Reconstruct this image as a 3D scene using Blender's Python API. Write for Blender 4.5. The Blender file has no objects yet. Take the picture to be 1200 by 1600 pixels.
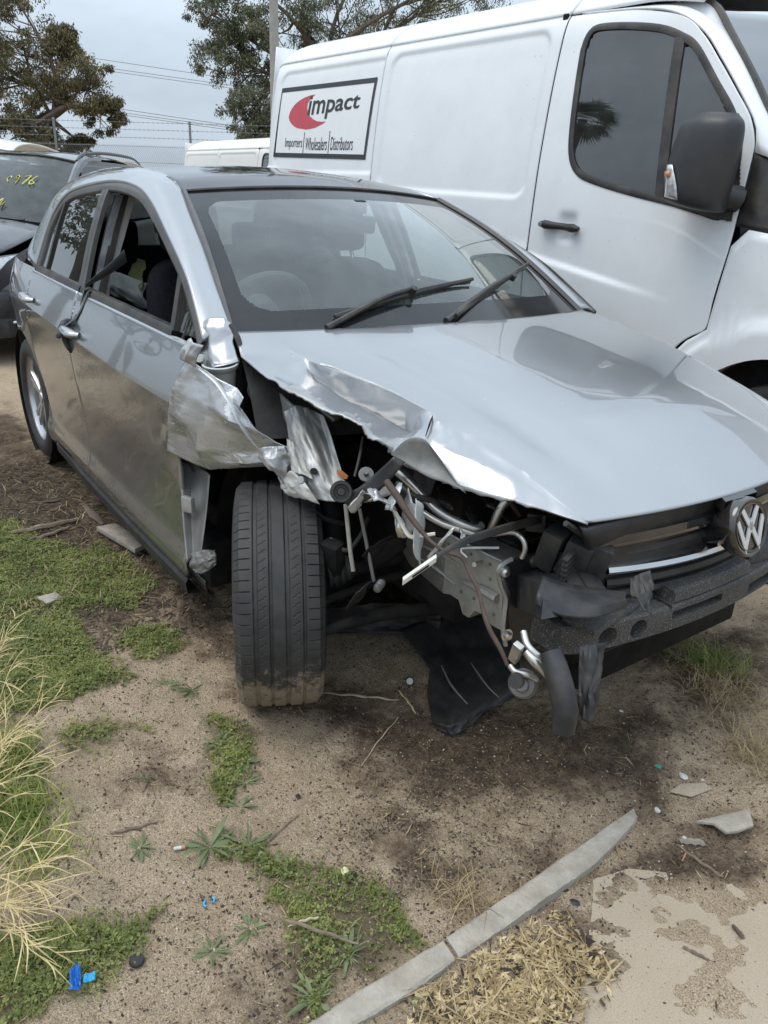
import bpy, bmesh, math, random
import numpy as np
from mathutils import Vector, Matrix, Euler

random.seed(7)
rng = np.random.default_rng(11)
scene = bpy.context.scene
COL = scene.collection
R = math.radians

# ------------------------------------------------------------------ camera
cam_d = bpy.data.cameras.new('camera')
cam = bpy.data.objects.new('camera', cam_d)
COL.objects.link(cam)
scene.camera = cam
cam_d.sensor_fit = 'VERTICAL'
cam_d.sensor_height = 36.0
cam_d.sensor_width = 27.0
cam_d.lens = 1197.0 / 1600.0 * 36.0
cam_d.clip_start = 0.03
cam_d.clip_end = 2000
_y, _p, _r = R(144.04), R(22.64), R(2.26)
_f = Vector((math.cos(_y) * math.cos(_p), math.sin(_y) * math.cos(_p), -math.sin(_p)))
_rt = _f.cross(Vector((0, 0, 1))).normalized()
_up = _rt.cross(_f)
_r2 = _rt * math.cos(_r) + _up * math.sin(_r)
_u2 = -_rt * math.sin(_r) + _up * math.cos(_r)
_m = Matrix((_r2, _u2, -_f)).transposed().to_4x4()
_m.translation = Vector((1.669, -1.668, 1.393))
cam.matrix_world = _m

# ------------------------------------------------------------------ overcast sky
SUN_EL, SUN_AZ = 66.0, 250.0          # azimuth of the veiled sun, degrees from +x towards +y
world = bpy.data.worlds.new('World')
scene.world = world
world.use_nodes = True
wn = world.node_tree
wn.nodes.clear()
def N(nt, kind, **kw):
    n = nt.nodes.new(kind)
    for k, v in kw.items():
        if k.startswith('i_'):
            key = k[2:]
            key = int(key) if key.isdigit() else key.replace('_', ' ')
            n.inputs[key].default_value = v
        else:
            setattr(n, k, v)
    return n
sky = N(wn, 'ShaderNodeTexSky', sky_type='NISHITA', sun_disc=False)
sky.sun_elevation = R(SUN_EL)
sky.sun_rotation = R(90 - SUN_AZ)
sky.air_density = 1.0
sky.dust_density = 4.0
tc = N(wn, 'ShaderNodeTexCoord')
sp = N(wn, 'ShaderNodeSeparateXYZ')
wn.links.new(tc.outputs['Generated'], sp.inputs[0])
mx = N(wn, 'ShaderNodeMath', operation='MAXIMUM', i_1=0.0)
wn.links.new(sp.outputs['Z'], mx.inputs[0])
ov = N(wn, 'ShaderNodeMath', operation='MULTIPLY_ADD', i_1=1.75, i_2=1.0)   # overcast sky law: 1 + 2 sin(elevation)
wn.links.new(mx.outputs[0], ov.inputs[0])
nz = N(wn, 'ShaderNodeTexNoise', i_Scale=2.2, i_Detail=6.0, i_Roughness=0.55)
mp = N(wn, 'ShaderNodeMapping')
mp.inputs['Scale'].default_value = (1, 1, 3.0)
wn.links.new(tc.outputs['Generated'], mp.inputs[0])
wn.links.new(mp.outputs[0], nz.inputs['Vector'])
cl = N(wn, 'ShaderNodeMapRange', i_1=0.3, i_2=0.7, i_3=0.80, i_4=1.16)
wn.links.new(nz.outputs['Fac'], cl.inputs[0])
mu = N(wn, 'ShaderNodeMath', operation='MULTIPLY')
wn.links.new(ov.outputs[0], mu.inputs[0]); wn.links.new(cl.outputs[0], mu.inputs[1])
grey = N(wn, 'ShaderNodeVectorMath', operation='SCALE')
grey.inputs[0].default_value = (5.1, 5.95, 6.85)
wn.links.new(mu.outputs[0], grey.inputs['Scale'])
mix = N(wn, 'ShaderNodeMix', data_type='RGBA')
mix.inputs[0].default_value = 0.90
wn.links.new(sky.outputs[0], mix.inputs[6]); wn.links.new(grey.outputs[0], mix.inputs[7])
bg = N(wn, 'ShaderNodeBackground', i_Strength=0.1)
wo = N(wn, 'ShaderNodeOutputWorld')
wn.links.new(mix.outputs[2], bg.inputs['Color']); wn.links.new(bg.outputs[0], wo.inputs['Surface'])

sun_d = bpy.data.lights.new('sun', 'SUN')
sun_d.energy = 1.4
sun_d.angle = R(35)
sun_d.color = (1.0, 0.94, 0.85)
sun = bpy.data.objects.new('sun', sun_d)
COL.objects.link(sun)
_sd = Vector((math.cos(R(SUN_AZ)) * math.cos(R(SUN_EL)), math.sin(R(SUN_AZ)) * math.cos(R(SUN_EL)), math.sin(R(SUN_EL))))
sun.rotation_euler = _sd.to_track_quat('Z', 'Y').to_euler()

scene.view_settings.view_transform = 'Standard'
scene.view_settings.look = 'None'
scene.view_settings.exposure = 0.12
scene.view_settings.gamma = 1.0
scene.view_settings.use_curve_mapping = False
scene.render.engine = 'CYCLES'
scene.cycles.max_bounces = 10
scene.cycles.transparent_max_bounces = 24
scene.cycles.caustics_reflective = False
scene.cycles.caustics_refractive = False

# ------------------------------------------------------------------ materials
MATS = {}
def _noise(nt, vec, scale, detail=5.0, rough=0.6, dist=0.0):
    n = N(nt, 'ShaderNodeTexNoise', i_Scale=scale, i_Detail=detail, i_Roughness=rough, i_Distortion=dist)
    nt.links.new(vec, n.inputs['Vector'])
    return n.outputs['Fac']
def _ramp(nt, fac, a, b, lo=0.0, hi=1.0):
    n = N(nt, 'ShaderNodeMapRange', i_1=a, i_2=b, i_3=lo, i_4=hi)
    n.clamp = True
    nt.links.new(fac, n.inputs[0])
    return n.outputs[0]
def _mix(nt, fac, a, b):
    n = N(nt, 'ShaderNodeMix', data_type='RGBA')
    if isinstance(fac, (int, float)): n.inputs[0].default_value = fac
    else: nt.links.new(fac, n.inputs[0])
    for i, c in ((6, a), (7, b)):
        if isinstance(c, tuple): n.inputs[i].default_value = (*c, 1)
        else: nt.links.new(c, n.inputs[i])
    return n.outputs[2]
def _math(nt, op, a, b=None):
    n = N(nt, 'ShaderNodeMath', operation=op)
    for i, c in enumerate((a, b)):
        if c is None: continue
        if isinstance(c, (int, float)): n.inputs[i].default_value = c
        else: nt.links.new(c, n.inputs[i])
    return n.outputs[0]
def mat(name, col, rough=0.5, metal=0.0, coat=0.0, var=0.12, scale=12.0, bump=0.0, bscale=200.0,
        dust=0.0, dcol=(0.30, 0.25, 0.19), dscale=9.0, spec=0.5, rvar=0.08, speck=None, coords='Object', sheen=0.0):
    m = bpy.data.materials.new(name)
    m.use_nodes = True
    nt = m.node_tree
    b = nt.nodes['Principled BSDF']
    t = N(nt, 'ShaderNodeTexCoord')
    v = t.outputs[coords]
    c = col
    if var:
        n1 = _noise(nt, v, scale)
        c = _mix(nt, _ramp(nt, n1, 0.3, 0.7), tuple(x * (1 - var) for x in col), tuple(min(1, x * (1 + var)) for x in col))
    if speck:
        sc_, thr, scol = speck
        n4 = _noise(nt, v, sc_, 2.0, 0.5)
        c = _mix(nt, _ramp(nt, n4, thr, thr + 0.05), c, scol)
    if dust:
        n2 = _noise(nt, v, dscale, 8.0, 0.65)
        c = _mix(nt, _ramp(nt, n2, 0.42, 0.72, 0.12 * dust, dust), c, dcol)
        rr = _ramp(nt, n2, 0.42, 0.72, rough, min(1, rough + 0.4 * dust))
        nt.links.new(rr, b.inputs['Roughness'])
        if metal:
            nt.links.new(_ramp(nt, n2, 0.42, 0.72, metal * (1 - .12 * dust), metal * (1 - dust)), b.inputs['Metallic'])
    else:
        n3 = _noise(nt, v, scale * 2.3)
        nt.links.new(_ramp(nt, n3, 0.3, 0.7, max(0, rough - rvar), min(1, rough + rvar)), b.inputs['Roughness'])
        b.inputs['Metallic'].default_value = metal
    if isinstance(c, tuple): b.inputs['Base Color'].default_value = (*c, 1)
    else: nt.links.new(c, b.inputs['Base Color'])
    b.inputs['Coat Weight'].default_value = coat
    b.inputs['Coat Roughness'].default_value = 0.03
    b.inputs['Specular IOR Level'].default_value = spec
    if sheen:
        b.inputs['Sheen Weight'].default_value = sheen
    if bump:
        bn = N(nt, 'ShaderNodeBump', i_Strength=bump, i_Distance=0.004)
        nt.links.new(_noise(nt, v, bscale, 6.0, 0.6), bn.inputs['Height'])
        nt.links.new(bn.outputs[0], b.inputs['Normal'])
    MATS[name] = m
    return m
def glass(name, tint, dust=0.06, spec_boost=1.0):
    m = bpy.data.materials.new(name)
    m.use_nodes = True
    nt = m.node_tree
    nt.nodes.clear()
    t = N(nt, 'ShaderNodeTexCoord')
    tr = N(nt, 'ShaderNodeBsdfTransparent'); tr.inputs[0].default_value = (*tint, 1)
    gl = N(nt, 'ShaderNodeBsdfGlossy', i_Roughness=0.0)
    df = N(nt, 'ShaderNodeBsdfDiffuse'); df.inputs[0].default_value = (0.48, 0.54, 0.51, 1)  # dust film, tinted pale green to stand in for hazy sky reflection
    gm = N(nt, 'ShaderNodeNewGeometry')
    dp = N(nt, 'ShaderNodeVectorMath', operation='DOT_PRODUCT')
    nt.links.new(gm.outputs['Incoming'], dp.inputs[0]); nt.links.new(gm.outputs['Normal'], dp.inputs[1])
    ct = _math(nt, 'SUBTRACT', 1.0, _math(nt, 'ABSOLUTE', dp.outputs['Value']))
    k = _math(nt, 'ADD', _math(nt, 'MULTIPLY', _math(nt, 'POWER', ct, 5.0), 0.957), 0.043)     # two-sided Fresnel of a thin pane
    k = _math(nt, 'MULTIPLY', k, 1.75 * spec_boost)
    k = _math(nt, 'MINIMUM', k, 1.0)
    m1 = N(nt, 'ShaderNodeMixShader'); m2 = N(nt, 'ShaderNodeMixShader')
    d = _noise(nt, t.outputs['Object'], 7.0, 8.0, 0.7)
    d = _ramp(nt, d, 0.35, 0.8, dust * 0.5, dust * 1.6)
    nt.links.new(d, m1.inputs[0]); nt.links.new(tr.outputs[0], m1.inputs[1]); nt.links.new(df.outputs[0], m1.inputs[2])
    nt.links.new(k, m2.inputs[0]); nt.links.new(m1.outputs[0], m2.inputs[1]); nt.links.new(gl.outputs[0], m2.inputs[2])
    o = N(nt, 'ShaderNodeOutputMaterial')
    nt.links.new(m2.outputs[0], o.inputs[0])
    MATS[name] = m
    return m

mat('silver', (0.365, 0.373, 0.385), 0.30, 0.75, 1.0, var=0.03, scale=3, dust=0.07, dcol=(0.42, 0.40, 0.37), dscale=5, speck=(95.0, 0.74, (0.62, 0.62, 0.60)))
mat('silver_side', (0.33, 0.342, 0.362), 0.27, 0.88, 1.0, var=0.03, scale=3, dust=0.07, dcol=(0.30, 0.27, 0.22), dscale=3.5)
mat('silver_torn', (0.42, 0.43, 0.44), 0.42, 0.45, 0.25, var=0.10, scale=9, bump=0.25, bscale=40)
mat('galvanised', (0.42, 0.43, 0.43), 0.42, 0.7, 0.0, var=0.22, scale=16, bump=0.25, bscale=60, dust=0.35, dcol=(0.33, 0.30, 0.25))
mat('primer', (0.50, 0.51, 0.49), 0.55, 0.1, 0.0, var=0.15, scale=20, bump=0.2, bscale=80, dust=0.4, dcol=(0.35, 0.31, 0.26))
mat('inner_grey', (0.20, 0.205, 0.20), 0.5, 0.1, 0.0, var=0.25, scale=25, bump=0.3, bscale=60, dust=0.5, dcol=(0.11, 0.10, 0.085), dscale=18)
mat('dull_metal', (0.17, 0.17, 0.168), 0.45, 0.4, 0.0, var=0.25, scale=12, dust=0.4, dcol=(0.10, 0.085, 0.065))
mat('rail_metal', (0.38, 0.38, 0.35), 0.42, 0.45, 0.1, var=0.25, scale=14, bump=0.2, bscale=30, dust=0.85, dcol=(0.15, 0.125, 0.095), dscale=9)
mat('roof_glass', (0.016, 0.017, 0.019), 0.05, 0.0, 0.2, var=0.1, scale=4, dust=0.08, dcol=(0.25, 0.25, 0.24), spec=0.4)
mat('black_trim', (0.018, 0.018, 0.019), 0.42, 0.0, 0.0, var=0.2, scale=20, dust=0.22)
mat('grey_trim', (0.060, 0.060, 0.062), 0.38, 0.0, 0.2, var=0.15, scale=20, dust=0.18)
mat('frit', (0.012, 0.013, 0.014), 0.10, 0.0, 0.0, var=0.0, dust=0.06, dcol=(0.20, 0.20, 0.19), spec=0.4)
mat('gloss_black', (0.010, 0.010, 0.011), 0.08, 0.0, 1.0, var=0.1, scale=10, dust=0.10)
mat('black_plastic', (0.018, 0.019, 0.021), 0.48, 0.0, 0.0, var=0.25, scale=14, bump=0.15, bscale=300, dust=0.12, dscale=16, spec=0.35)
mat('mirror_shell', (0.026, 0.027, 0.030), 0.42, 0.0, 0.0, var=0.08, scale=5, bump=0.1, bscale=400, dust=0.05)
mat('navy_plastic', (0.012, 0.014, 0.018), 0.42, 0.0, 0.0, var=0.2, scale=14, bump=0.1, bscale=200, dust=0.14, dscale=18)
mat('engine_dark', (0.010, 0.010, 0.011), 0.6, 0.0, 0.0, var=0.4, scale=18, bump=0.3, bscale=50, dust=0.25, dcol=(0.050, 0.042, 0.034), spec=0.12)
mat('foam', (0.034, 0.034, 0.036), 0.62, 0.0, 0.0, var=0.3, scale=60, bump=0.7, bscale=420, dust=0.25, dcol=(0.22, 0.20, 0.17), speck=(300.0, 0.60, (0.22, 0.215, 0.21)))
mat('rubber', (0.020, 0.020, 0.021), 0.62, 0.0, 0.0, var=0.25, scale=30, bump=0.15, bscale=260, dust=0.30, dcol=(0.10, 0.09, 0.08), dscale=14)
mat('alloy', (0.55, 0.56, 0.57), 0.28, 0.85, 0.3, var=0.05, scale=10, dust=0.2)
mat('steel', (0.55, 0.54, 0.51), 0.28, 0.95, 0.0, var=0.15, scale=30, dust=0.25, dcol=(0.25, 0.21, 0.16))
mat('chrome', (0.75, 0.76, 0.78), 0.10, 1.0, 0.0, var=0.03, dust=0.12)
mat('emblem_silver', (0.70, 0.72, 0.75), 0.30, 0.55, 0.5, var=0.02)
mat('fabric_dark', (0.012, 0.013, 0.017), 0.95, 0.0, 0.0, var=0.3, scale=60, bump=0.3, bscale=500, spec=0.2)
mat('belt', (0.030, 0.031, 0.034), 0.55, 0.0, 0.0, var=0.15, scale=30, bump=0.5, bscale=600, sheen=0.2)
mat('interior_grey', (0.06, 0.063, 0.068), 0.7, 0.0, 0.0, var=0.15, scale=20, bump=0.2, bscale=300)
mat('beige_trim', (0.34, 0.33, 0.31), 0.6, 0.0, 0.0, var=0.1, scale=8)
mat('curtain_cloth', (0.55, 0.57, 0.58), 0.85, 0.0, 0.0, var=0.15, scale=10)
mat('curtain_yellow', (0.26, 0.25, 0.10), 0.85, 0.0, 0.0, var=0.2, scale=14)
mat('van_white', (0.80, 0.82, 0.84), 0.34, 0.0, 0.55, var=0.03, scale=2.5, dust=0.17, dcol=(0.50, 0.475, 0.44), dscale=3.4, speck=(75.0, 0.725, (0.45, 0.43, 0.40)))
mat('van_white_old', (0.74, 0.73, 0.69), 0.40, 0.0, 0.3, var=0.03, scale=2.5, dust=0.10, dcol=(0.42, 0.40, 0.37), dscale=2.2)
mat('sign_white', (0.80, 0.81, 0.82), 0.35, 0.0, 0.2, var=0.02)
mat('sign_black', (0.015, 0.015, 0.016), 0.35, 0.0, 0.2, var=0.1)
mat('sign_red', (0.52, 0.055, 0.075), 0.38, 0.0, 0.2, var=0.06)
mat('suv_paint', (0.060, 0.064, 0.074), 0.28, 0.6, 1.0, var=0.05, scale=3, dust=0.16)
mat('lamp_clear', (0.55, 0.56, 0.56), 0.08, 0.35, 0.9, var=0.3, scale=40)
mat('lamp_amber', (0.65, 0.22, 0.05), 0.2, 0.1, 0.8, var=0.2, scale=40)
mat('rust', (0.42, 0.15, 0.04), 0.8, 0.0, 0.0, var=0.4, scale=60, bump=0.4)
mat('harness_brown', (0.045, 0.022, 0.018), 0.7, 0.0, 0.0, var=0.35, scale=50, bump=0.4, bscale=300, dust=0.25)
mat('connector_cream', (0.62, 0.60, 0.53), 0.5, 0.0, 0.0, var=0.1, scale=40, dust=0.15)
mat('yellow_paint', (0.62, 0.56, 0.08), 0.5, 0.0, 0.0, var=0.1)
mat('concrete', (0.38, 0.35, 0.30), 0.9, 0.0, 0.0, var=0.22, scale=22, bump=0.9, bscale=110, dust=0.70, dcol=(0.27, 0.215, 0.155), dscale=17, speck=(190.0, 0.68, (0.20, 0.18, 0.16)))
mat('slab_concrete', (0.385, 0.315, 0.235), 0.92, 0.0, 0.0, var=0.24, scale=330, bump=0.5, bscale=260, dust=0.55, dcol=(0.35, 0.275, 0.195), dscale=8, speck=(150.0, 0.665, (0.10, 0.075, 0.055)))
mat('joint_soil', (0.13, 0.095, 0.065), 0.95, 0.0, 0.0, var=0.6, scale=160, bump=0.8, bscale=200)
mat('bark', (0.11, 0.085, 0.065), 0.9, 0.0, 0.0, var=0.35, scale=6, bump=0.8, bscale=30)
mat('timber_grey', (0.27, 0.23, 0.19), 0.85, 0.0, 0.0, var=0.3, scale=25, bump=0.5, bscale=120)
mat('stick', (0.20, 0.15, 0.11), 0.85, 0.0, 0.0, var=0.35, scale=40, bump=0.4)
mat('straw', (0.56, 0.44, 0.22), 0.65, 0.0, 0.0, var=0.22, scale=30)
mat('straw_pale', (0.50, 0.42, 0.28), 0.75, 0.0, 0.0, var=0.3, scale=30)
mat('pole_grey', (0.33, 0.32, 0.30), 0.85, 0.0, 0.0, var=0.15, scale=5)
mat('fence_steel', (0.22, 0.23, 0.24), 0.5, 0.3, 0.0, var=0.1)
mat('wire_dark', (0.16, 0.17, 0.18), 0.6, 0.2, 0.0, var=0.1)
mat('blue_wrap', (0.02, 0.16, 0.55), 0.3, 0.0, 0.4, var=0.2, scale=60)
mat('cyan_wrap', (0.05, 0.42, 0.70), 0.35, 0.0, 0.2, var=0.2, scale=60)
mat('cream_bit', (0.72, 0.66, 0.38), 0.6, var=0.15, scale=60)
mat('white_bit', (0.50, 0.49, 0.46), 0.6, var=0.15, scale=60)
mat('orange_bit', (0.40, 0.20, 0.10), 0.6, var=0.2, scale=60)
mat('green_bit', (0.05, 0.30, 0.20), 0.4, var=0.2, scale=60)
glass('screen_glass', (0.80, 0.87, 0.84), 0.09, 1.25)
glass('side_glass', (0.20, 0.22, 0.22), 0.05, 1.0)
glass('clear_glass', (0.62, 0.68, 0.67), 0.06, 1.0)
glass('van_glass', (0.10, 0.12, 0.125), 0.05, 1.9)
glass('suv_glass', (0.30, 0.33, 0.33), 0.10, 0.8)
def leaf_mat(name, c1, c2, trans=0.25, scale=8.0, rough=0.55):
    m = bpy.data.materials.new(name); m.use_nodes = True
    nt = m.node_tree; nt.nodes.clear()
    g = N(nt, 'ShaderNodeNewGeometry')
    n1 = _noise(nt, g.outputs['Position'], scale, 3.0)
    fac = _ramp(nt, g.outputs['Random Per Island'], 0.0, 1.0, -0.3, 0.7)
    f2 = _ramp(nt, n1, 0.3, 0.7, -0.2, 0.6)
    c = _mix(nt, _ramp(nt, _math(nt, 'ADD', fac, f2), 0.0, 1.0), c1, c2)
    p = N(nt, 'ShaderNodeBsdfPrincipled', i_Roughness=rough)
    p.inputs['Specular IOR Level'].default_value = 0.35
    tl = N(nt, 'ShaderNodeBsdfTranslucent')
    nt.links.new(c, p.inputs['Base Color']); nt.links.new(c, tl.inputs[0])
    s = N(nt, 'ShaderNodeMixShader', i_0=trans)
    nt.links.new(p.outputs[0], s.inputs[1]); nt.links.new(tl.outputs[0], s.inputs[2])
    o = N(nt, 'ShaderNodeOutputMaterial'); nt.links.new(s.outputs[0], o.inputs[0])
    MATS[name] = m
leaf_mat('tree_leaf', (0.065, 0.078, 0.045), (0.26, 0.27, 0.17), 0.30, 0.8)
leaf_mat('tree_leaf_olive', (0.070, 0.068, 0.032), (0.25, 0.205, 0.100), 0.30, 0.8)
leaf_mat('grass_leaf', (0.15, 0.20, 0.045), (0.46, 0.49, 0.15), 0.40, 7.0)
leaf_mat('clover_leaf', (0.12, 0.155, 0.045), (0.36, 0.36, 0.13), 0.35, 7.0)
leaf_mat('weed_leaf', (0.10, 0.135, 0.060), (0.27, 0.30, 0.150), 0.25, 25.0)
leaf_mat('added_grass_leaf', (0.055, 0.052, 0.028), (0.17, 0.145, 0.080), 0.2, 3.0)  # dark blades of the unseen grass added for the door reflection
leaf_mat('dry_leaf', (0.24, 0.17, 0.09), (0.55, 0.44, 0.25), 0.2, 20.0, 0.7)
leaf_mat('litter_leaf', (0.030, 0.022, 0.018), (0.13, 0.095, 0.065), 0.0, 20.0, 0.85)
leaf_mat('chip_leaf', (0.40, 0.29, 0.14), (0.70, 0.57, 0.34), 0.1, 30.0, 0.75)
leaf_mat('grain', (0.22, 0.17, 0.12), (0.55, 0.47, 0.38), 0.0, 30.0, 0.8)
# ------------------------------------------------------------------ mesh helpers
def tag(o, label=None, cat=None, group=None, kind=None):
    if label: o['label'] = label
    if cat: o['category'] = cat
    if group: o['group'] = group
    if kind: o['kind'] = kind
    return o
def empty(name, loc=(0, 0, 0), rz=0.0, label=None, cat=None, group=None):
    o = bpy.data.objects.new(name, None)
    o.empty_display_size = 0.1
    o.location = loc; o.rotation_euler = (0, 0, rz)
    COL.objects.link(o)
    return tag(o, label, cat, group)
def mk(name, v, f, m, parent=None, smooth=True, angle=38, solid=0.0, off=-1.0, fm=None, sub=0):
    me = bpy.data.meshes.new(name)
    me.from_pydata([tuple(map(float, p)) for p in v], [], [tuple(map(int, q)) for q in f])
    ms = m if isinstance(m, (list, tuple)) else [m]
    for q in ms: me.materials.append(MATS[q])
    if fm is not None: me.polygons.foreach_set('material_index', np.asarray(fm, dtype=np.int32))
    if smooth:
        me.polygons.foreach_set('use_smooth', np.ones(len(me.polygons), dtype=bool))
        me.set_sharp_from_angle(angle=R(angle))
    me.update()
    o = bpy.data.objects.new(name, me)
    COL.objects.link(o)
    if parent is not None: o.parent = parent
    if solid:
        s = o.modifiers.new('solid', 'SOLIDIFY'); s.thickness = solid; s.offset = off
    if sub:
        s = o.modifiers.new('sub', 'SUBSURF'); s.levels = sub; s.render_levels = sub
    return o
def big(name, v, f, m, parent=None, smooth=False):
    """fast path: v (n,3) array, f (m,k) array"""
    v = np.asarray(v, np.float32); f = np.asarray(f, np.int32)
    me = bpy.data.meshes.new(name)
    me.vertices.add(len(v)); me.vertices.foreach_set('co', v.ravel())
    k = f.shape[1]
    me.loops.add(f.size); me.loops.foreach_set('vertex_index', f.ravel())
    me.polygons.add(len(f))
    me.polygons.foreach_set('loop_start', np.arange(0, f.size, k, dtype=np.int32))
    me.polygons.foreach_set('loop_total', np.full(len(f), k, np.int32))
    me.update(calc_edges=True)
    if smooth: me.polygons.foreach_set('use_smooth', np.ones(len(f), dtype=bool))
    me.materials.append(MATS[m])
    o = bpy.data.objects.new(name, me); COL.objects.link(o)
    if parent is not None: o.parent = parent
    return o
def pchip(xs, ys):
    xs = np.asarray(xs, float); ys = np.asarray(ys, float)
    h = np.diff(xs); d = np.diff(ys) / h
    m = np.zeros_like(ys)
    m[0], m[-1] = d[0], d[-1]
    for i in range(1, len(xs) - 1):
        m[i] = 0 if d[i - 1] * d[i] <= 0 else (h[i - 1] + h[i]) / (h[i - 1] / d[i] * 1.0 + h[i] / d[i - 1])
    def fn(x):
        x = np.clip(np.asarray(x, float), xs[0], xs[-1])
        i = np.clip(np.searchsorted(xs, x) - 1, 0, len(xs) - 2)
        t = (x - xs[i]) / h[i]
        return ((2 * t**3 - 3 * t**2 + 1) * ys[i] + (t**3 - 2 * t**2 + t) * h[i] * m[i]
                + (-2 * t**3 + 3 * t**2) * ys[i + 1] + (t**3 - t**2) * h[i] * m[i + 1])
    return fn
def resamp(pts, n, smooth=True):
    """resample a polyline to n points by arc length (Catmull-Rom when smooth)"""
    p = np.asarray(pts, float)
    if smooth and len(p) > 2:
        q = np.vstack([2 * p[0] - p[1], p, 2 * p[-1] - p[-2]])
        out = []
        for i in range(1, len(q) - 2):
            t = np.linspace(0, 1, 16, endpoint=False)[:, None]
            a, b, c, d = q[i - 1], q[i], q[i + 1], q[i + 2]
            out.append(0.5 * (2 * b + (c - a) * t + (2 * a - 5 * b + 4 * c - d) * t**2 + (3 * b - a - 3 * c + d) * t**3))
        p = np.vstack(out + [p[-1:]])
    L = np.r_[0, np.cumsum(np.linalg.norm(np.diff(p, axis=0), axis=1))]
    s = np.linspace(0, L[-1], n)
    return np.stack([np.interp(s, L, p[:, k]) for k in range(p.shape[1])], 1)
def cr_cols(rows, n, smooth=True):
    """rows (k,m,3): interpolate between the rows to n rows"""
    rows = np.asarray(rows, float)
    k = len(rows)
    out = []
    for s in np.linspace(0, k - 1, n):
        i = min(int(s), k - 2); t = s - i
        if not smooth or k == 2:
            out.append(rows[i] * (1 - t) + rows[i + 1] * t); continue
        a = rows[i - 1] if i > 0 else 2 * rows[0] - rows[1]
        b, c = rows[i], rows[i + 1]
        d = rows[i + 2] if i + 2 < k else 2 * rows[-1] - rows[-2]
        out.append(0.5 * (2 * b + (c - a) * t + (2 * a - 5 * b + 4 * c - d) * t**2 + (3 * b - a - 3 * c + d) * t**3))
    return np.array(out)
def grid_faces(nr, nc, closed_c=False, closed_r=False):
    f = []
    for i in range(nr if closed_r else nr - 1):
        for j in range(nc if closed_c else nc - 1):
            a = i * nc + j; b = i * nc + (j + 1) % nc
            c = ((i + 1) % nr) * nc + (j + 1) % nc; d = ((i + 1) % nr) * nc + j
            f.append((a, b, c, d))
    return f
def loft(name, rows, m, parent=None, nu=None, nv=None, su=True, sv=True, solid=0.0, off=-1.0, flip=False, fn=None, closed=False, caps=False, **kw):
    nu = nu or max(len(r) for r in rows); nv = nv or len(rows)
    rr = [resamp(r, nu, su) for r in rows]
    g = cr_cols(rr, nv, sv)
    if fn is not None: g = fn(g)
    f = grid_faces(nv, nu, closed_c=closed)
    if flip: f = [q[::-1] for q in f]
    if caps:
        f.append(tuple(range(nu))[::1 if flip else -1]); f.append(tuple(range((nv - 1) * nu, nv * nu))[::-1 if flip else 1])
    return mk(name, g.reshape(-1, 3), f, m, parent, solid=solid, off=off, **kw)
def frames(p):
    t = np.gradient(p, axis=0); t /= np.linalg.norm(t, axis=1)[:, None] + 1e-9
    up = np.array([0, 0, 1.0])
    if abs(t[0] @ up) > 0.9: up = np.array([1.0, 0, 0])
    u = np.cross(t[0], up); u /= np.linalg.norm(u)
    U = []
    for k in range(len(p)):
        u = u - t[k] * (u @ t[k]); u /= np.linalg.norm(u) + 1e-9
        U.append(u.copy())
    U = np.array(U); V = np.cross(t, U)
    return t, U, V
def tube_geo(pts, r, seg=8, n=None, smooth=True, flat=1.0, twist=None):
    p = resamp(pts, n or max(2, len(pts) * 4), smooth) if (smooth or n) else np.asarray(pts, float)
    r = np.interp(np.linspace(0, 1, len(p)), np.linspace(0, 1, len(np.atleast_1d(r))), np.atleast_1d(r))
    t, U, V = frames(p)
    a = np.linspace(0, 2 * np.pi, seg, endpoint=False)
    vs = []
    for k in range(len(p)):
        vs.append(p[k] + r[k] * (np.cos(a)[:, None] * U[k] + flat * np.sin(a)[:, None] * V[k]))
    v = np.vstack(vs)
    f = grid_faces(len(p), seg, closed_c=True)
    f.append(tuple(range(seg))[::-1]); f.append(tuple(range((len(p) - 1) * seg, len(p) * seg)))
    return v, f
def tube(name, pts, r, m, parent=None, seg=8, n=None, smooth=True, flat=1.0):
    v, f = tube_geo(pts, r, seg, n, smooth, flat)
    return mk(name, v, f, m, parent)
def join_geo(parts):
    V, F, k = [], [], 0
    for v, f in parts:
        V.append(np.asarray(v, float)); F += [tuple(i + k for i in q) for q in f]; k += len(v)
    return np.vstack(V), F
def box_geo(c, s, rot=None, bev=0.0, taper=None, segs=2):
    bm = bmesh.new()
    bmesh.ops.create_cube(bm, size=1.0)
    for v in bm.verts:
        k = 1.0
        if taper and v.co.z > 0: v.co.x *= taper[0]; v.co.y *= taper[1]
        v.co = Vector((v.co.x * s[0], v.co.y * s[1], v.co.z * s[2]))
    if bev: bmesh.ops.bevel(bm, geom=list(bm.edges), offset=bev, segments=segs, affect='EDGES', profile=0.6)
    M = Matrix.Translation(c)
    if rot is not None: M = M @ (rot.to_matrix().to_4x4() if isinstance(rot, Euler) else rot.to_4x4())
    bm.transform(M)
    bm.verts.index_update()
    v = np.array([tuple(q.co) for q in bm.verts]); f = [tuple(q.index for q in fa.verts) for fa in bm.faces]
    bm.free()
    return v, f
def box(name, c, s, m, parent=None, rot=None, bev=0.003, taper=None, **kw):
    v, f = box_geo(c, s, rot, bev, taper)
    return mk(name, v, f, m, parent, **kw)
def axis_mat(d, up=(0, 0, 1)):
    """matrix whose z axis is d"""
    d = Vector(d).normalized(); up = Vector(up)
    if abs(d.dot(up)) > 0.95: up = Vector((1, 0, 0))
    x = up.cross(d).normalized(); y = d.cross(x)
    return Matrix((x, y, d)).transposed()
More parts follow.
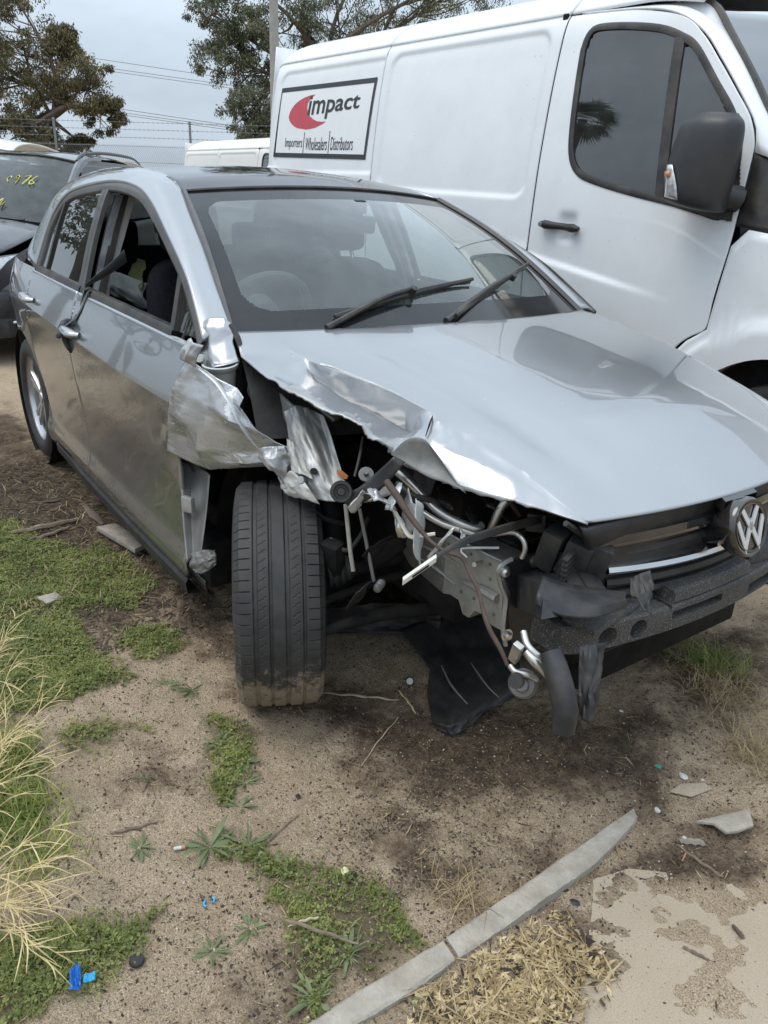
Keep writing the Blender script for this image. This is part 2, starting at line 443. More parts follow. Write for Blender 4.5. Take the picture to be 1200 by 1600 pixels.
def lathe_geo(prof, seg=32, c=(0, 0, 0), ax=(0, 0, 1), caps=False):
    """prof: list of (radius, height) along axis"""
    M = np.array(axis_mat(ax)); a = np.linspace(0, 2 * np.pi, seg, endpoint=False)
    vs = [np.stack([r * np.cos(a), r * np.sin(a), np.full(seg, h)], 1) for r, h in prof]
    v = np.vstack(vs) @ M.T + np.array(c)
    f = grid_faces(len(prof), seg, closed_c=True)
    if caps: f.append(tuple(range(seg))[::-1]); f.append(tuple(range((len(prof) - 1) * seg, len(prof) * seg)))
    return v, f
def lathe(name, prof, m, parent=None, seg=32, c=(0, 0, 0), ax=(0, 0, 1), caps=True, **kw):
    v, f = lathe_geo(prof, seg, c, ax, caps)
    return mk(name, v, f, m, parent, **kw)
def plate(name, pts, thick, m, parent=None, bev=0.0, smooth=True):
    """extrude a planar 3D polygon by thick along its normal"""
    p = np.asarray(pts, float); n = len(p)
    c = p.mean(0); nn = np.zeros(3)
    for i in range(n): nn += np.cross(p[i] - c, p[(i + 1) % n] - c)
    nn /= np.linalg.norm(nn)
    v = np.vstack([p, p - nn * thick])
    f = [tuple(range(n)), tuple(range(n, 2 * n))[::-1]] + [(i, i + n, (i + 1) % n + n, (i + 1) % n)[::-1] for i in range(n)]
    if bev:
        bm = bmesh.new(); vs = [bm.verts.new(q) for q in v]
        for q in f: bm.faces.new([vs[i] for i in q])
        bmesh.ops.recalc_face_normals(bm, faces=bm.faces)
        bmesh.ops.bevel(bm, geom=list(bm.edges), offset=bev, segments=2, affect='EDGES', profile=0.6)
        bm.verts.index_update(); v = np.array([tuple(q.co) for q in bm.verts]); f = [tuple(q.index for q in fa.verts) for fa in bm.faces]
        bm.free()
    return mk(name, v, f, m, parent, smooth=smooth)
def copy_tree(o, parent=None):
    c = o.copy(); COL.objects.link(c); c.parent = parent
    for ch in list(o.children): copy_tree(ch, c)
    return c
# value noise
_perm = rng.permutation(512)
_val = rng.random(512)
def _h(ix, iy): return _val[_perm[(_perm[ix & 255] + iy) & 511]]
def vnoise(x, y):
    x = np.asarray(x, float); y = np.asarray(y, float)
    ix = np.floor(x).astype(int); iy = np.floor(y).astype(int)
    fx = x - ix; fy = y - iy
    fx = fx * fx * (3 - 2 * fx); fy = fy * fy * (3 - 2 * fy)
    return (_h(ix, iy) * (1 - fx) * (1 - fy) + _h(ix + 1, iy) * fx * (1 - fy) + _h(ix, iy + 1) * (1 - fx) * fy + _h(ix + 1, iy + 1) * fx * fy) * 2 - 1
def fbm(x, y, o=4, g=0.5):
    s = 0; a = 1.0
    for k in range(o):
        s = s + a * vnoise(x * 2**k + 17.3 * k, y * 2**k + 5.1 * k); a *= g
    return s
def in_poly(px, py, poly):
    px = np.asarray(px, float); py = np.asarray(py, float)
    ins = np.zeros(px.shape, bool); n = len(poly)
    for i in range(n):
        x1, y1 = poly[i]; x2, y2 = poly[(i + 1) % n]
        if y1 == y2: continue
        c = ((y1 > py) != (y2 > py)) & (px < (x2 - x1) * (py - y1) / (y2 - y1) + x1)
        ins ^= c
    return ins
def poly_dist(px, py, poly):
    d = np.full(np.shape(px), 1e9); n = len(poly)
    for i in range(n):
        a = np.array(poly[i]); b = np.array(poly[(i + 1) % n]); ab = b - a
        t = np.clip(((px - a[0]) * ab[0] + (py - a[1]) * ab[1]) / (ab @ ab + 1e-12), 0, 1)
        d = np.minimum(d, np.hypot(px - a[0] - t * ab[0], py - a[1] - t * ab[1]))
    return np.where(in_poly(px, py, poly), d, -d)     # positive inside

# ------------------------------------------------------------------ ground
GRASS = [[(-1.907,-1.212),(-1.606,-1.116),(-1.408,-1.035),(-1.355,-0.946),(-1.127,-0.913),(-0.948,-0.877),(-0.751,-0.975),(-0.804,-1.105),(-0.872,-1.174),(-0.639,-1.193),(-0.379,-1.121),(-0.334,-1.174),(-0.345,-1.31),(-0.302,-1.407),(-0.329,-1.501),(-0.477,-1.575),(-1.628,-1.407)],[(-0.616,-1.043),(-0.563,-0.918),(-0.446,-0.919),(-0.4,-1.022),(-0.472,-1.069)],[(-0.203,-1.355),(-0.184,-1.248),(-0.097,-1.214),(-0.057,-1.319),(-0.072,-1.388)],[(0.396,-1.563),(0.444,-1.451),(0.529,-1.387),(0.573,-1.422),(0.575,-1.49),(0.573,-1.603),(0.548,-1.724),(0.359,-1.697)],[(0.575,-1.108),(0.645,-0.955),(0.747,-0.891),(0.823,-0.915),(0.849,-1.03),(0.851,-1.12),(0.86,-1.195),(0.78,-1.204),(0.675,-1.14)],[(-0.384,-1.588),(-0.235,-1.455),(-0.016,-1.471),(0.134,-1.505),(0.23,-1.678)],[(-0.028,-1.029),(0.088,-0.948),(0.254,-1.011),(0.252,-1.097),(0.1,-1.074)],[(0.34,-1.153),(0.529,-1.035),(0.612,-1.066),(0.552,-1.127)]]
LITTER = [[(-4.547,-0.982),(-3.704,-0.882),(-2.609,-0.792),(-0.959,-0.741),(-0.528,-0.698),(-0.42,-0.84),(-0.977,-0.875),(-1.342,-0.924),(-1.675,-1.1),(-2.071,-1.343)],[(-3.547,-0.911),(-2.501,-0.819),(-1.416,-0.793),(-0.896,-0.74),(-0.528,-0.698),(-0.059,-0.856),(-0.315,-0.886),(-0.656,-0.906),(-1.022,-0.846),(-1.753,-0.946),(-2.245,-1.15)],[(-0.107,-0.874),(0.042,-0.696),(0.159,-0.45),(0.457,-0.154),(0.56,-0.103),(0.612,0.091),(0.787,0.149),(0.852,-0.249),(0.718,-0.334),(0.642,-0.574),(0.521,-0.721),(0.356,-0.766),(0.211,-0.755)],[(0.755,-0.657),(0.773,-0.486),(0.871,-0.61),(0.849,-0.705)],[(0.91,-0.418),(0.944,-0.222),(1.077,-0.055),(1.11,-0.112),(1.101,-0.351),(1.028,-0.432),(0.99,-0.578)],[(0.487,-0.852),(0.653,-0.707),(0.785,-0.833),(0.675,-0.908)],[(0.349,0.402),(0.491,0.964),(0.758,0.5),(0.797,0.165),(0.635,0.184)],[(0.734,-1.274),(0.782,-1.178),(0.853,-1.204),(0.812,-1.287)],[(-0.013,-1.25),(0.092,-1.133),(0.171,-1.181),(0.112,-1.274)],[(0.974,-0.659),(0.992,-0.518),(1.07,-0.672),(1.067,-0.725)],[(-2.826,-0.704),(-0.986,-0.677),(-0.655,-0.638),(-0.375,-0.448),(-0.003,-0.166),(0.154,0.165),(0.089,0.585),(-3.176,1.798),(-6.666,1.629),(-5.238,-0.304)]]  # last outline darkens the whole ground under the hatchback
SLAB = [(0.979,-0.513),(0.996,-0.435),(1.104,-0.309),(1.182,-0.075),(1.358,-0.236),(1.448,-0.494),(1.216,-0.841),(1.153,-0.777),(1.099,-0.677)]
MULCH = [(0.967,-1.056),(0.929,-0.934),(0.939,-0.844),(0.952,-0.693),(1.024,-0.638),(1.077,-0.661),(1.123,-0.734),(1.174,-0.827),(1.02,-1.096)]
def field(polys, x, y, soft, wob=0.05):
    wx = x + wob * fbm(x * 9, y * 9, 3); wy = y + wob * fbm(x * 9 + 40, y * 9 + 11, 3)
    m = np.zeros(np.shape(x))
    for p in polys:
        m = np.maximum(m, np.clip(poly_dist(wx, wy, p) / soft + 0.5, 0, 1))
    return m
def gz(x, y):
    """ground height"""
    x = np.asarray(x, float); y = np.asarray(y, float)
    near = 1 / (1 + ((x + 0.5)**2 + y**2) / 60.0)
    z = 0.010 * fbm(x * 1.7, y * 1.7, 2) + 0.006 * fbm(x * 6, y * 6, 3) + 0.0042 * fbm(x * 24, y * 24, 4, .6)
    z = z + 0.035 * np.exp(-(((x - 0.62) / 0.16)**2 + ((y - 0.12) / 0.34)**2))       # sand heaped under the bumper
    z = z * near + 0.05 * fbm(x * 0.11, y * 0.11, 2) * (1 - near)
    ds = poly_dist(x, y, SLAB)
    k = np.clip(0.10 + (ds + 0.03 * fbm(x * 9, y * 9, 3)) / 0.12, 0, 1)
    z = z + (0.010 + 0.008 * fbm(x * 11 + 5, y * 11, 3)) * np.exp(-(ds / 0.055)**2)
    z = z * (1 - k) + (-0.0035 + 0.0028 * fbm(x * 13 + 3, y * 13, 4, .7)) * k
    return z - 0.004
def axis_lines(lo, hi, step, far):
    a = [lo]
    d = step
    while a[0] > -far: d *= 1.25; a.insert(0, a[0] - d)
    b = list(np.arange(lo + step, hi, step)); d = step
    b2 = [hi]
    while b2[-1] < far: d *= 1.25; b2.append(b2[-1] + d)
    return np.array(a + b + b2)
gxs = axis_lines(-3.2, 1.75, 0.0125, 400); gys = axis_lines(-2.0, 1.0, 0.0125, 400)
GX, GY = np.meshgrid(gxs, gys)
GZ = gz(GX, GY)
nr, nc = GX.shape
idx = np.arange(nr * nc).reshape(nr, nc)
gf = np.stack([idx[:-1, :-1], idx[:-1, 1:], idx[1:, 1:], idx[1:, :-1]], -1).reshape(-1, 4)
def ground_mat():
    m = bpy.data.materials.new('sandy_ground'); m.use_nodes = True
    nt = m.node_tree; b = nt.nodes['Principled BSDF']
    g = N(nt, 'ShaderNodeNewGeometry'); v = g.outputs['Position']
    al = N(nt, 'ShaderNodeAttribute', attribute_name='litter'); ag = N(nt, 'ShaderNodeAttribute', attribute_name='turf')
    n_big = _noise(nt, v, 2.4, 5.0, 0.6)
    n_mid = _noise(nt, v, 13.0, 7.0, 0.68)
    n_m2 = _noise(nt, v, 55.0, 6.0, 0.72)
    n_f = _noise(nt, v, 170.0, 5.0, 0.72)
    n_g = _noise(nt, v, 330.0, 3.0, 0.7)
    sand = _mix(nt, _ramp(nt, n_g, 0.36, 0.64), (0.25, 0.182, 0.115), (0.75, 0.600, 0.430))
    sand = _mix(nt, _ramp(nt, n_big, 0.40, 0.66, 0.0, 0.40), sand, (0.34, 0.245, 0.160))
    soil = _mix(nt, _ramp(nt, n_f, 0.35, 0.65), (0.060, 0.042, 0.028), (0.30, 0.215, 0.145))
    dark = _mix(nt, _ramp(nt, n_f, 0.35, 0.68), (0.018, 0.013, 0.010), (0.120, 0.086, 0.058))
    # brown organic soil in ragged patches, darker litter where it has gathered
    base = _math(nt, 'ADD', _math(nt, 'MULTIPLY', n_mid, 0.50), _math(nt, 'MULTIPLY', n_m2, 0.42))
    base = _math(nt, 'ADD', base, _math(nt, 'MULTIPLY', n_f, 0.34))
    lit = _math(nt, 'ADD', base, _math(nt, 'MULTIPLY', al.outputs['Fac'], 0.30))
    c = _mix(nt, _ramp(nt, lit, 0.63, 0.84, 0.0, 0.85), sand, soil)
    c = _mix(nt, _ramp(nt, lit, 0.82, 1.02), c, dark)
    turf = _mix(nt, _ramp(nt, n_f, 0.3, 0.7), (0.040, 0.036, 0.016), (0.140, 0.120, 0.060))
    c = _mix(nt, _math(nt, 'MULTIPLY', ag.outputs['Fac'], 0.75), c, turf)
    sp_ = _noise(nt, v, 140.0, 2.0, 0.6)
    c = _mix(nt, _ramp(nt, sp_, 0.645, 0.68, 0.0, 0.85), c, (0.030, 0.022, 0.017))
    nt.links.new(c, b.inputs['Base Color'])
    b.inputs['Roughness'].default_value = 0.95
    b.inputs['Specular IOR Level'].default_value = 0.15
    hsum = _math(nt, 'ADD', _math(nt, 'MULTIPLY', n_f, 1.0), _math(nt, 'MULTIPLY', n_g, 0.45))
    hsum = _math(nt, 'ADD', hsum, _math(nt, 'MULTIPLY', n_mid, 1.2))
    hsum = _math(nt, 'ADD', hsum, _math(nt, 'MULTIPLY', n_m2, 1.2))
    bn = N(nt, 'ShaderNodeBump', i_Strength=0.9, i_Distance=0.010)
    nt.links.new(hsum, bn.inputs['Height']); nt.links.new(bn.outputs[0], b.inputs['Normal'])
    MATS['ground'] = m
ground_mat()
ground = big('ground', np.stack([GX, GY, GZ], -1).reshape(-1, 3), gf, 'ground', smooth=True)
tag(ground, kind='structure')
fx, fy = GX.ravel(), GY.ravel()
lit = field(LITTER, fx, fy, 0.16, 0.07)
strip = np.clip((-.5 - fx) / .3, 0, 1) * np.clip((fy + 1.7 + .15 * fbm(fx * 3, fy * 3, 3)) / .4, 0, 1) * np.clip((-.62 - fy) / .3, 0, 1) * np.clip((fx + 3.9 + .5 * fbm(fx * 2, fy * 2, 3)) / 1.2, 0, 1)
lit = np.maximum(lit, .95 * strip)
lit = lit - .55 * np.clip(poly_dist(fx, fy, SLAB) / .06 + .3, 0, 1)
far_turf = np.clip((np.hypot(fx + 0.5, fy) - 3.2) / 3.0, 0, 1) * np.clip(0.5 + fbm(fx * 0.5, fy * 0.5, 3), 0, 1)
added_lawn = np.clip((-1.40 - fy + .22 * fbm(fx * 2.2, fy * 2.2, 3)) / .45, 0, 1) * np.clip((-1.05 - fx + .45 * fbm(fx * 1.6, fy * 1.6 + 9, 3)) / .6, 0, 1)  # off-view grass area, added so the doors mirror darker ground
trf = np.maximum(np.maximum(field(GRASS, fx, fy, 0.05, 0.045), 0.6 * far_turf), added_lawn)
for nm, arr in (('litter', lit), ('turf', trf)):
    at = ground.data.attributes.new(nm, 'FLOAT', 'POINT'); at.data.foreach_set('value', arr.astype(np.float32))
# ------------------------------------------------------------------ trees
def leaf_cloud(centers, radii, n_per, size, hang, seed, squash=0.8):
    r = np.random.default_rng(seed)
    C = np.repeat(np.asarray(centers, float), n_per, axis=0)
    RR = np.repeat(np.asarray(radii, float), n_per)
    n = len(C)
    d = r.normal(size=(n, 3)); d /= np.linalg.norm(d, axis=1)[:, None]
    rad = RR * r.random(n)**0.55
    p = C + d * rad[:, None] * np.array([1, 1, squash])
    ax = r.normal(size=(n, 3)) * 0.6 + np.array([0, 0, -hang]); ax /= np.linalg.norm(ax, axis=1)[:, None]
    sd = np.cross(ax, r.normal(size=(n, 3))); sd /= np.linalg.norm(sd, axis=1)[:, None]
    L = size * (0.6 + 0.8 * r.random(n))[:, None]; W = L * 0.17
    v = np.stack([p, p + ax * L * 0.5 + sd * W, p + ax * L, p + ax * L * 0.5 - sd * W], 1).reshape(-1, 3)
    f = np.arange(4 * n).reshape(n, 4)
    return v, f
def tree(name, base, fork_pts, lobes, label, leafm, seed, trunk_r=0.22, n_cl=26, n_leaf=70, leaf=0.16, group=None, hang=0.8):
    """lobes: list of (centre xyz, radius) in world; trunk from base through the fork points, limbs out to the lobes"""
    r = np.random.default_rng(seed)
    b = np.asarray(base, float)
    t = empty(name, tuple(b), 0, label, 'tree', group)
    parts = []
    tr = [b - (0, 0, 0.3)] + [np.asarray(q, float) for q in fork_pts]
    parts.append(tube_geo(np.array(tr) - b, [trunk_r, trunk_r * 0.8, trunk_r * 0.62], 9))
    top = tr[-1]; mid = tr[-2]
    cc, rad = [], []
    for (c, R0) in lobes:
        c = np.asarray(c, float)
        st = top if r.random() < 0.7 else (top + mid) / 2
        m1 = st + (c - st) * 0.5 + r.normal(size=3) * 0.25 * R0 * np.array([1, 1, .5])
        parts.append(tube_geo(np.array([st, m1, c]) - b, [trunk_r * 0.48, trunk_r * 0.28, trunk_r * 0.10], 6, 10))
        for k in range(n_cl):
            d = r.normal(size=3); d /= np.linalg.norm(d)
            q = c + d * R0 * (0.35 + 0.65 * r.random()**0.6) * np.array([1, 1, 0.85])
            cc.append(q - b); rad.append(R0 * (0.16 + 0.20 * r.random()))
            if k % 2 == 0:
                s0 = m1 + (c - m1) * r.random()
                s1 = (s0 + q) / 2 + r.normal(size=3) * 0.12 * R0
                parts.append(tube_geo(np.array([s0, s1, q]) - b, [trunk_r * 0.13, trunk_r * 0.09, trunk_r * 0.04], 4, 6))
    v, f = join_geo(parts)
    mk('trunk', v, f, 'bark', t)
    v, f = leaf_cloud(cc, rad, n_leaf, leaf, hang, seed + 1)
    big('crown', v, f, leafm, t)
    return t
tree('gum_tree', (-29.632,5.661,0), [(-29.887,5.601,2.727),(-29.707,6.613,3.803)],
     [((-31.622,5.777,6.341),1.5),((-31.25,4.252,4.772),1.6),((-30.842,6.824,5.004),1.35),((-29.442,7.368,4.351),1.15),((-28.896,7.571,3.577),0.75),((-30.662,5.48,4.061),1.3),((-29.117,4.764,2.652),1),((-29.708,5.705,2.526),0.8),((-30.131,7.03,2.614),0.55),((-32.614,5.573,7.981),1.4),((-33.177,3.563,6.243),2),((-32.509,2.397,3.306),2),((-31.084,7.096,5.856),0.75)],
     'olive leafed gum tree beyond the fence, above the dark grey car', 'tree_leaf_olive', 5, 0.18, 34, 160, 0.11)
tree('peppermint_tree', (-27.574,16.277,0), [(-28.051,16.553,4.192),(-29.128,16.582,6.323)],
     [((-31.169,12.849,7.627),1.3),((-30.294,12.919,6.027),1.4),((-29.162,13.272,4.326),1.15),((-30.145,14.787,5.77),1.5),((-31.624,13.545,9.49),1.7),((-30.392,15.824,7.709),1.7),((-30.108,18.085,7.744),1.8),((-28.994,20.208,8.571),1.9),((-27.726,22.55,9.408),1.9),((-26.945,24.558,10.719),1.9),((-30.985,17.062,10.603),2.2),((-30.246,20.934,12.023),2.4),((-28.016,14.482,3.807),1),((-28.61,13.385,3.415),0.75),((-29.607,13.721,7.122),1)],
     'large drooping tree rising behind the white panel van with the sign', 'tree_leaf', 9, 0.26, 34, 170, 0.115)
tree('bush_tree', (-24.854,5.824,0), [(-25.022,5.921,1.53),(-25.109,5.972,1.77)],
     [((-25.309,5.741,1.833),0.55),((-25.011,6.03,1.663),0.4),((-25.297,6.576,1.686),0.28)],
     'low dark bush behind the fence beside the hatchback roof', 'tree_leaf', 15, 0.08, 14, 60, 0.10, hang=0.2)
# trees of the yard that stand beside and behind the camera (seen only in the reflections)
for k, (x, y, s, sd) in enumerate([(-19, -5.6, 1.1, 21), (-27, -11, 1.3, 22), (-33, -4, 1.3, 24)]):
    rr_ = np.random.default_rng(sd)
    lob = [((x + a * s, y + b * s, (3.6 + c) * s), q * s) for a, b, c, q in [(0, 0, 1.5, 1.9), (1.8, .4, .4, 1.5), (-1.7, .2, .3, 1.6), (.2, -.4, 3.2, 1.5), (1.1, .8, 2.4, 1.3), (-1.0, -.7, 2.2, 1.4)]]
    tree('yard_tree', (x, y, 0), [(x, y, 1.3 * s), (x + .1, y, 2.6 * s)], lob,
         ['tree mirrored darkly in the hatchback rear door window', 'taller tree standing left of the parked cars', 'tree at the far left end of the yard'][k],
         'tree_leaf', sd, 0.25, 16, 60, 0.22)
# palm mirrored in the van window
def palm(loc, h):
    t = empty('palm_tree', loc, 0, 'fan palm mirrored in the white van door window', 'tree')
    tube('trunk', [(0, 0, -.2), (0.05, 0, h * .5), (0, 0.05, h)], [0.22, 0.17, 0.16], 'bark', t, 10)
    r = np.random.default_rng(3); V = []; F = []; k = 0
    for i in range(46):
        a = r.random() * 6.28; e = -1.0 + 2.2 * r.random()
        d = np.array([math.cos(a) * math.cos(e), math.sin(a) * math.cos(e), math.sin(e)])
        o = np.array([0, 0, h]) + d * 0.5
        sd_ = np.cross(d, (0, 0, 1)); sd_ /= np.linalg.norm(sd_); up = np.cross(sd_, d)
        for j in range(16):
            b = (j - 7.5) / 7.5 * 1.2
            dd = d * math.cos(b) + sd_ * math.sin(b)
            tip = o + dd * (0.75 + .2 * r.random()) + np.array([0, 0, -.16 - .15 * r.random()])
            w = up * 0.0 + np.cross(dd, up) * 0.028
            mid = o + dd * .45
            V += [o, mid + w, tip, mid - w]; F.append((k, k + 1, k + 2, k + 3)); k += 4
    big('crown', np.array(V), np.array(F), 'tree_leaf', t)
palm((-15.201,-17.871,0), 8.755)

# ------------------------------------------------------------------ pole, wires, fence
pb = (-24.005,11.823,2.669)
pole = empty('utility_pole', (pb[0], pb[1], 0), 0, 'plain grey power pole rising behind the white van roof', 'pole')
tube('shaft', [(0, 0, -.3), (0, 0, 4), (0.02, 0, 11)], [0.17, 0.15, 0.12], 'pole_grey', pole, 12)
box('crossarm', (0, 0, 10.2), (0.12, 2.2, 0.14), 'timber_grey', pole)
LINES = [[(-55.86,1.937,9.008),(-52.573,6.087,8.471),(-49.066,10.515,7.899),(-45.559,14.942,7.327),(-42.929,18.262,6.897),(-39.861,22.136,6.397),(-35.039,28.224,5.61)],[(-55.67,1.826,8.484),(-52.4,5.987,7.996),(-48.912,10.426,7.475),(-45.424,14.864,6.955),(-42.808,18.192,6.564),(-39.756,22.076,6.109),(-34.96,28.178,5.393)],[(-56.299,1.837,8.421),(-52.99,6.047,7.927),(-49.461,10.538,7.4),(-45.931,15.03,6.873),(-43.284,18.398,6.478),(-40.196,22.328,6.017),(-35.343,28.503,5.293)],[(-49.606,1.144,6.145),(-46.632,4.899,5.66),(-43.459,8.905,5.142),(-40.286,12.911,4.624),(-37.906,15.915,4.236),(-35.13,19.42,3.783),(-30.768,24.928,3.071)],[(-50.177,1.12,5.92),(-47.179,4.935,5.473),(-43.982,9.003,4.996),(-40.784,13.071,4.519),(-38.386,16.123,4.161),(-35.589,19.682,3.743),(-31.192,25.276,3.087)],[(-50.812,1.135,5.874),(-47.775,4.998,5.421),(-44.536,9.119,4.937),(-41.297,13.241,4.454),(-38.868,16.331,4.091),(-36.034,19.938,3.669),(-31.581,25.604,3.004)]]
for k, pts in enumerate(LINES):
    o = tube('power_line', pts, 0.014, 'wire_dark', None, 5, 24)
    tag(o, ['uppermost power line crossing the pale sky', 'second power line from the top across the sky', 'third power line from the top across the sky',
            'fourth power line from the top, first of the lower three', 'fifth power line from the top, middle of the lower three', 'lowest power line, running down behind the gum tree'][k], 'power line', 'power lines')
fa, fb = np.array((-20.425,7.331,2.387)), np.array((-23.234,4.489,2.278))
fdir = (fb - fa) / np.linalg.norm((fb - fa)[:2]); fdir[2] = 0
fence = empty('chain_link_fence', (fa[0], fa[1], 0), math.atan2(fdir[1], fdir[0]), 'galvanised chain link fence topped with barbed wire at the back of the yard', 'fence')
FH = float((fa[2] + fb[2]) / 2); FS = float(np.linalg.norm((fb - fa)[:2]))
for k in range(-3, 5):
    mk('post', *join_geo([tube_geo([(k * FS, 0, -.3), (k * FS, 0, FH + 0.62)], 0.035, 8, 2, False), lathe_geo([(0.041, 0), (0.041, .03), (0.02, .045)], 8, (k * FS, 0, FH + .6), caps=True)]), 'fence_steel', fence)
for h in (FH + 0.20, FH + 0.40, FH + 0.58):
    pp = [tube_geo([(-3 * FS, 0, h), (4 * FS, 0, h)], 0.0045, 4, 2, False)]
    for s in np.arange(-1.0 * FS, 2 * FS, 0.14):
        pp.append(tube_geo([(s, -.02, h - .02), (s + .01, .02, h + .02)], 0.003, 3, 2, False)); pp.append(tube_geo([(s, .02, h - .02), (s + .01, -.02, h + .02)], 0.003, 3, 2, False))
    mk('barbed_wire', *join_geo(pp), 'wire_dark', fence, smooth=False)
for h in (FH - 0.015, FH - 0.42, 0.1):
    mk('line_wire', *tube_geo([(-3 * FS, -.01, h), (4 * FS, -.01, h)], 0.005, 4, 2, False), 'fence_steel', fence)
V = []; F = []; k = 0
pit = 0.062; hz_ = 0.062; w = 0.0058
nz_ = int(FH / hz_)
for i in range(int(-1.6 * FS / pit), int(2.6 * FS / pit)):
    x0 = i * pit
    zz = np.arange(nz_ + 1) * hz_ + FH - nz_ * hz_ + 0.02
    xx = x0 + np.where((np.arange(nz_ + 1)) % 2 == 0, -pit * .5, pit * .5)
    yy = np.where((np.arange(nz_ + 1)) % 2 == 0, -.004, .004)
    for (dx, dy) in ((-w, 0), (w, 0), (0, w * 1.2)):
        V.append(np.stack([xx + dx, yy + dy, zz], 1))
    n = nz_ + 1; j = np.arange(n - 1)
    for a, b in ((0, 1), (1, 2), (2, 0)):
        F.append(np.stack([k + a * n + j, k + b * n + j, k + b * n + j + 1, k + a * n + j + 1], 1))
    k += 3 * n
o = big('chain_mesh', np.vstack(V), np.vstack(F), 'fence_steel', fence)
o['kind'] = 'stuff'
# ------------------------------------------------------------------ wheels
def wheel(name, c, parent, r=0.316, w=0.205, rim_r=0.215, side=-1, steer=0.0, spokes=5, rim_m='alloy', detail=False):
    """wheel around a horizontal axis; side -1: the outer face looks to -y"""
    hub = mk(name, *lathe_geo([(0.0, 0.066), (0.028, 0.066), (0.032, 0.060), (0.060, 0.056), (0.066, 0.03), (0.070, -0.12), (0.0, -0.12)], 24), rim_m, parent)
    hub.matrix_local = Matrix.Translation(c) @ Matrix.Rotation(steer, 4, 'Z') @ Matrix.Rotation(R(90) * (1 if side < 0 else -1), 4, 'X')
    h = w / 2
    # local axis: z = outward
    prof = [(rim_r + .004, h - .020), (rim_r + .012, h - .012), (rim_r + .004, h - .03), (rim_r - .018, h - .045), (rim_r - .022, -h + .03), (rim_r + .010, -h + .014)]
    mk('rim', *lathe_geo(prof, 48), rim_m, hub)
    gs = [] if not detail else [(-.52, .0085), (-.17, .0085), (.18, .0085), (.50, .0085)]
    P = []
    P += [(rim_r + .004, -h + .016), (rim_r + .02, -h + .004), (r - .055, -h), (r - .022, -h + .006), (r - .009, -h + .018)]
    nt_ = 56 if detail else 9
    for k in range(nt_):
        t = -1 + 2 * k / (nt_ - 1); yy = t * (h - .019)
        rr = r - .006 * abs(t)**3
        for g, gw in gs:
            if abs(yy / h - g) < gw / 2 / h: rr -= .0050
        P.append((rr, yy))
    P += [(r - .009, h - .018), (r - .022, h - .006), (r - .055, h), (rim_r + .02, h - .004), (rim_r + .004, h - .016)]
    seg = 1008 if detail else 56
    v, f = lathe_geo(P, seg)
    if detail:
        v = v.reshape(len(P), seg, 3)
        for k, (rr, yy) in enumerate(P):
            q = yy / h
            ang = np.arange(seg)
            cut = np.zeros(seg)
            if abs(q) > 0.60 and rr > r - .03:            # shoulder slots
                cut = np.where((ang + (4 if q > 0 else 0)) % 14 == 0, .0034, 0)
            elif 0.22 < abs(q) < 0.44:                    # slanted sipes on the middle ribs
                cut = np.where((ang + int((q * 40))) % 12 == 0, .0022, 0) * (1 if abs(abs(q) - .34) < .08 else 0)
            v[k, :, :2] *= (1 - cut / rr)[:, None]
        v = v.reshape(-1, 3)
    mk('tyre', v, f, 'tyre_mud' if detail else 'rubber', hub, angle=28 if detail else 40)
    for k in range(spokes):
        for s in (-1, 1):
            a = 2 * math.pi * k / spokes + s * 0.155 + 0.2
            d = np.array([math.cos(a), math.sin(a), 0]); n = np.array([-math.sin(a), math.cos(a), 0])
            w0, w1 = .013, .019
            rows = []
            for q, zz, ww in ((.045, .058, w0), (.11, .062, .014), (rim_r - .03, .068, w1 * .9), (rim_r - .004, .062, w1)):
                rows.append([d * q + n * -ww + (0, 0, zz - .016), d * q - n * ww * .8 + (0, 0, zz), d * q + n * ww * .8 + (0, 0, zz), d * q + n * ww + (0, 0, zz - .016)])
            loft('spoke', rows, rim_m, hub, nv=8, su=False)
    mk('brake_disc', *lathe_geo([(0.06, -.06), (.14, -.06), (.14, -.075), (.06, -.075)], 32), 'steel', hub)
    return hub
def tyre_mat():
    m = mat('tyre_mud', (0.022, 0.022, 0.023), 0.6, 0.0, 0.0, var=0.25, scale=30, bump=0.15, bscale=260, dust=0.30, dcol=(0.10, 0.09, 0.08), dscale=14)
    nt = m.node_tree; b = nt.nodes['Principled BSDF']
    g = N(nt, 'ShaderNodeNewGeometry'); s = N(nt, 'ShaderNodeSeparateXYZ'); nt.links.new(g.outputs['Position'], s.inputs[0])
    n = _noise(nt, g.outputs['Position'], 26.0, 9.0, 0.75)
    z = _ramp(nt, s.outputs['Z'], 0.02, 0.45, 0.40, -0.24)      # sand caked on where the wheel sat in the ground
    k = _ramp(nt, _math(nt, 'ADD', n, z), 0.57, 0.70)
    old = b.inputs['Base Color'].links[0].from_socket
    n2 = _noise(nt, g.outputs['Position'], 300.0, 3.0)
    nt.links.new(_mix(nt, k, old, _mix(nt, n2, (0.09, 0.07, 0.05), (0.36, 0.29, 0.21))), b.inputs['Base Color'])
tyre_mat()
def closed_ribbon(name, pts, width, depth, m, parent, mapf, n=120, lift=0.004, smooth=True):
    """raised band along a closed 2D outline on a mapped surface"""
    p = list(pts) + [pts[0]]
    p = resamp(p, n + 1, smooth)[:-1]
    tg = np.roll(p, -1, 0) - np.roll(p, 1, 0); tg /= np.linalg.norm(tg, axis=1)[:, None]
    nn = np.stack([-tg[:, 1], tg[:, 0]], 1)
    rings = []
    for o_, l_ in ((-.5, -depth), (-.5, lift * .6), (-.25, lift), (.25, lift), (.5, lift * .6), (.5, -depth)):
        q = p + nn * width * o_
        rings.append(mapf(q[:, 0], q[:, 1], l_))
    g = np.array(rings)
    return mk(name, g.reshape(-1, 3), grid_faces(len(rings), n, closed_c=True), m, parent)
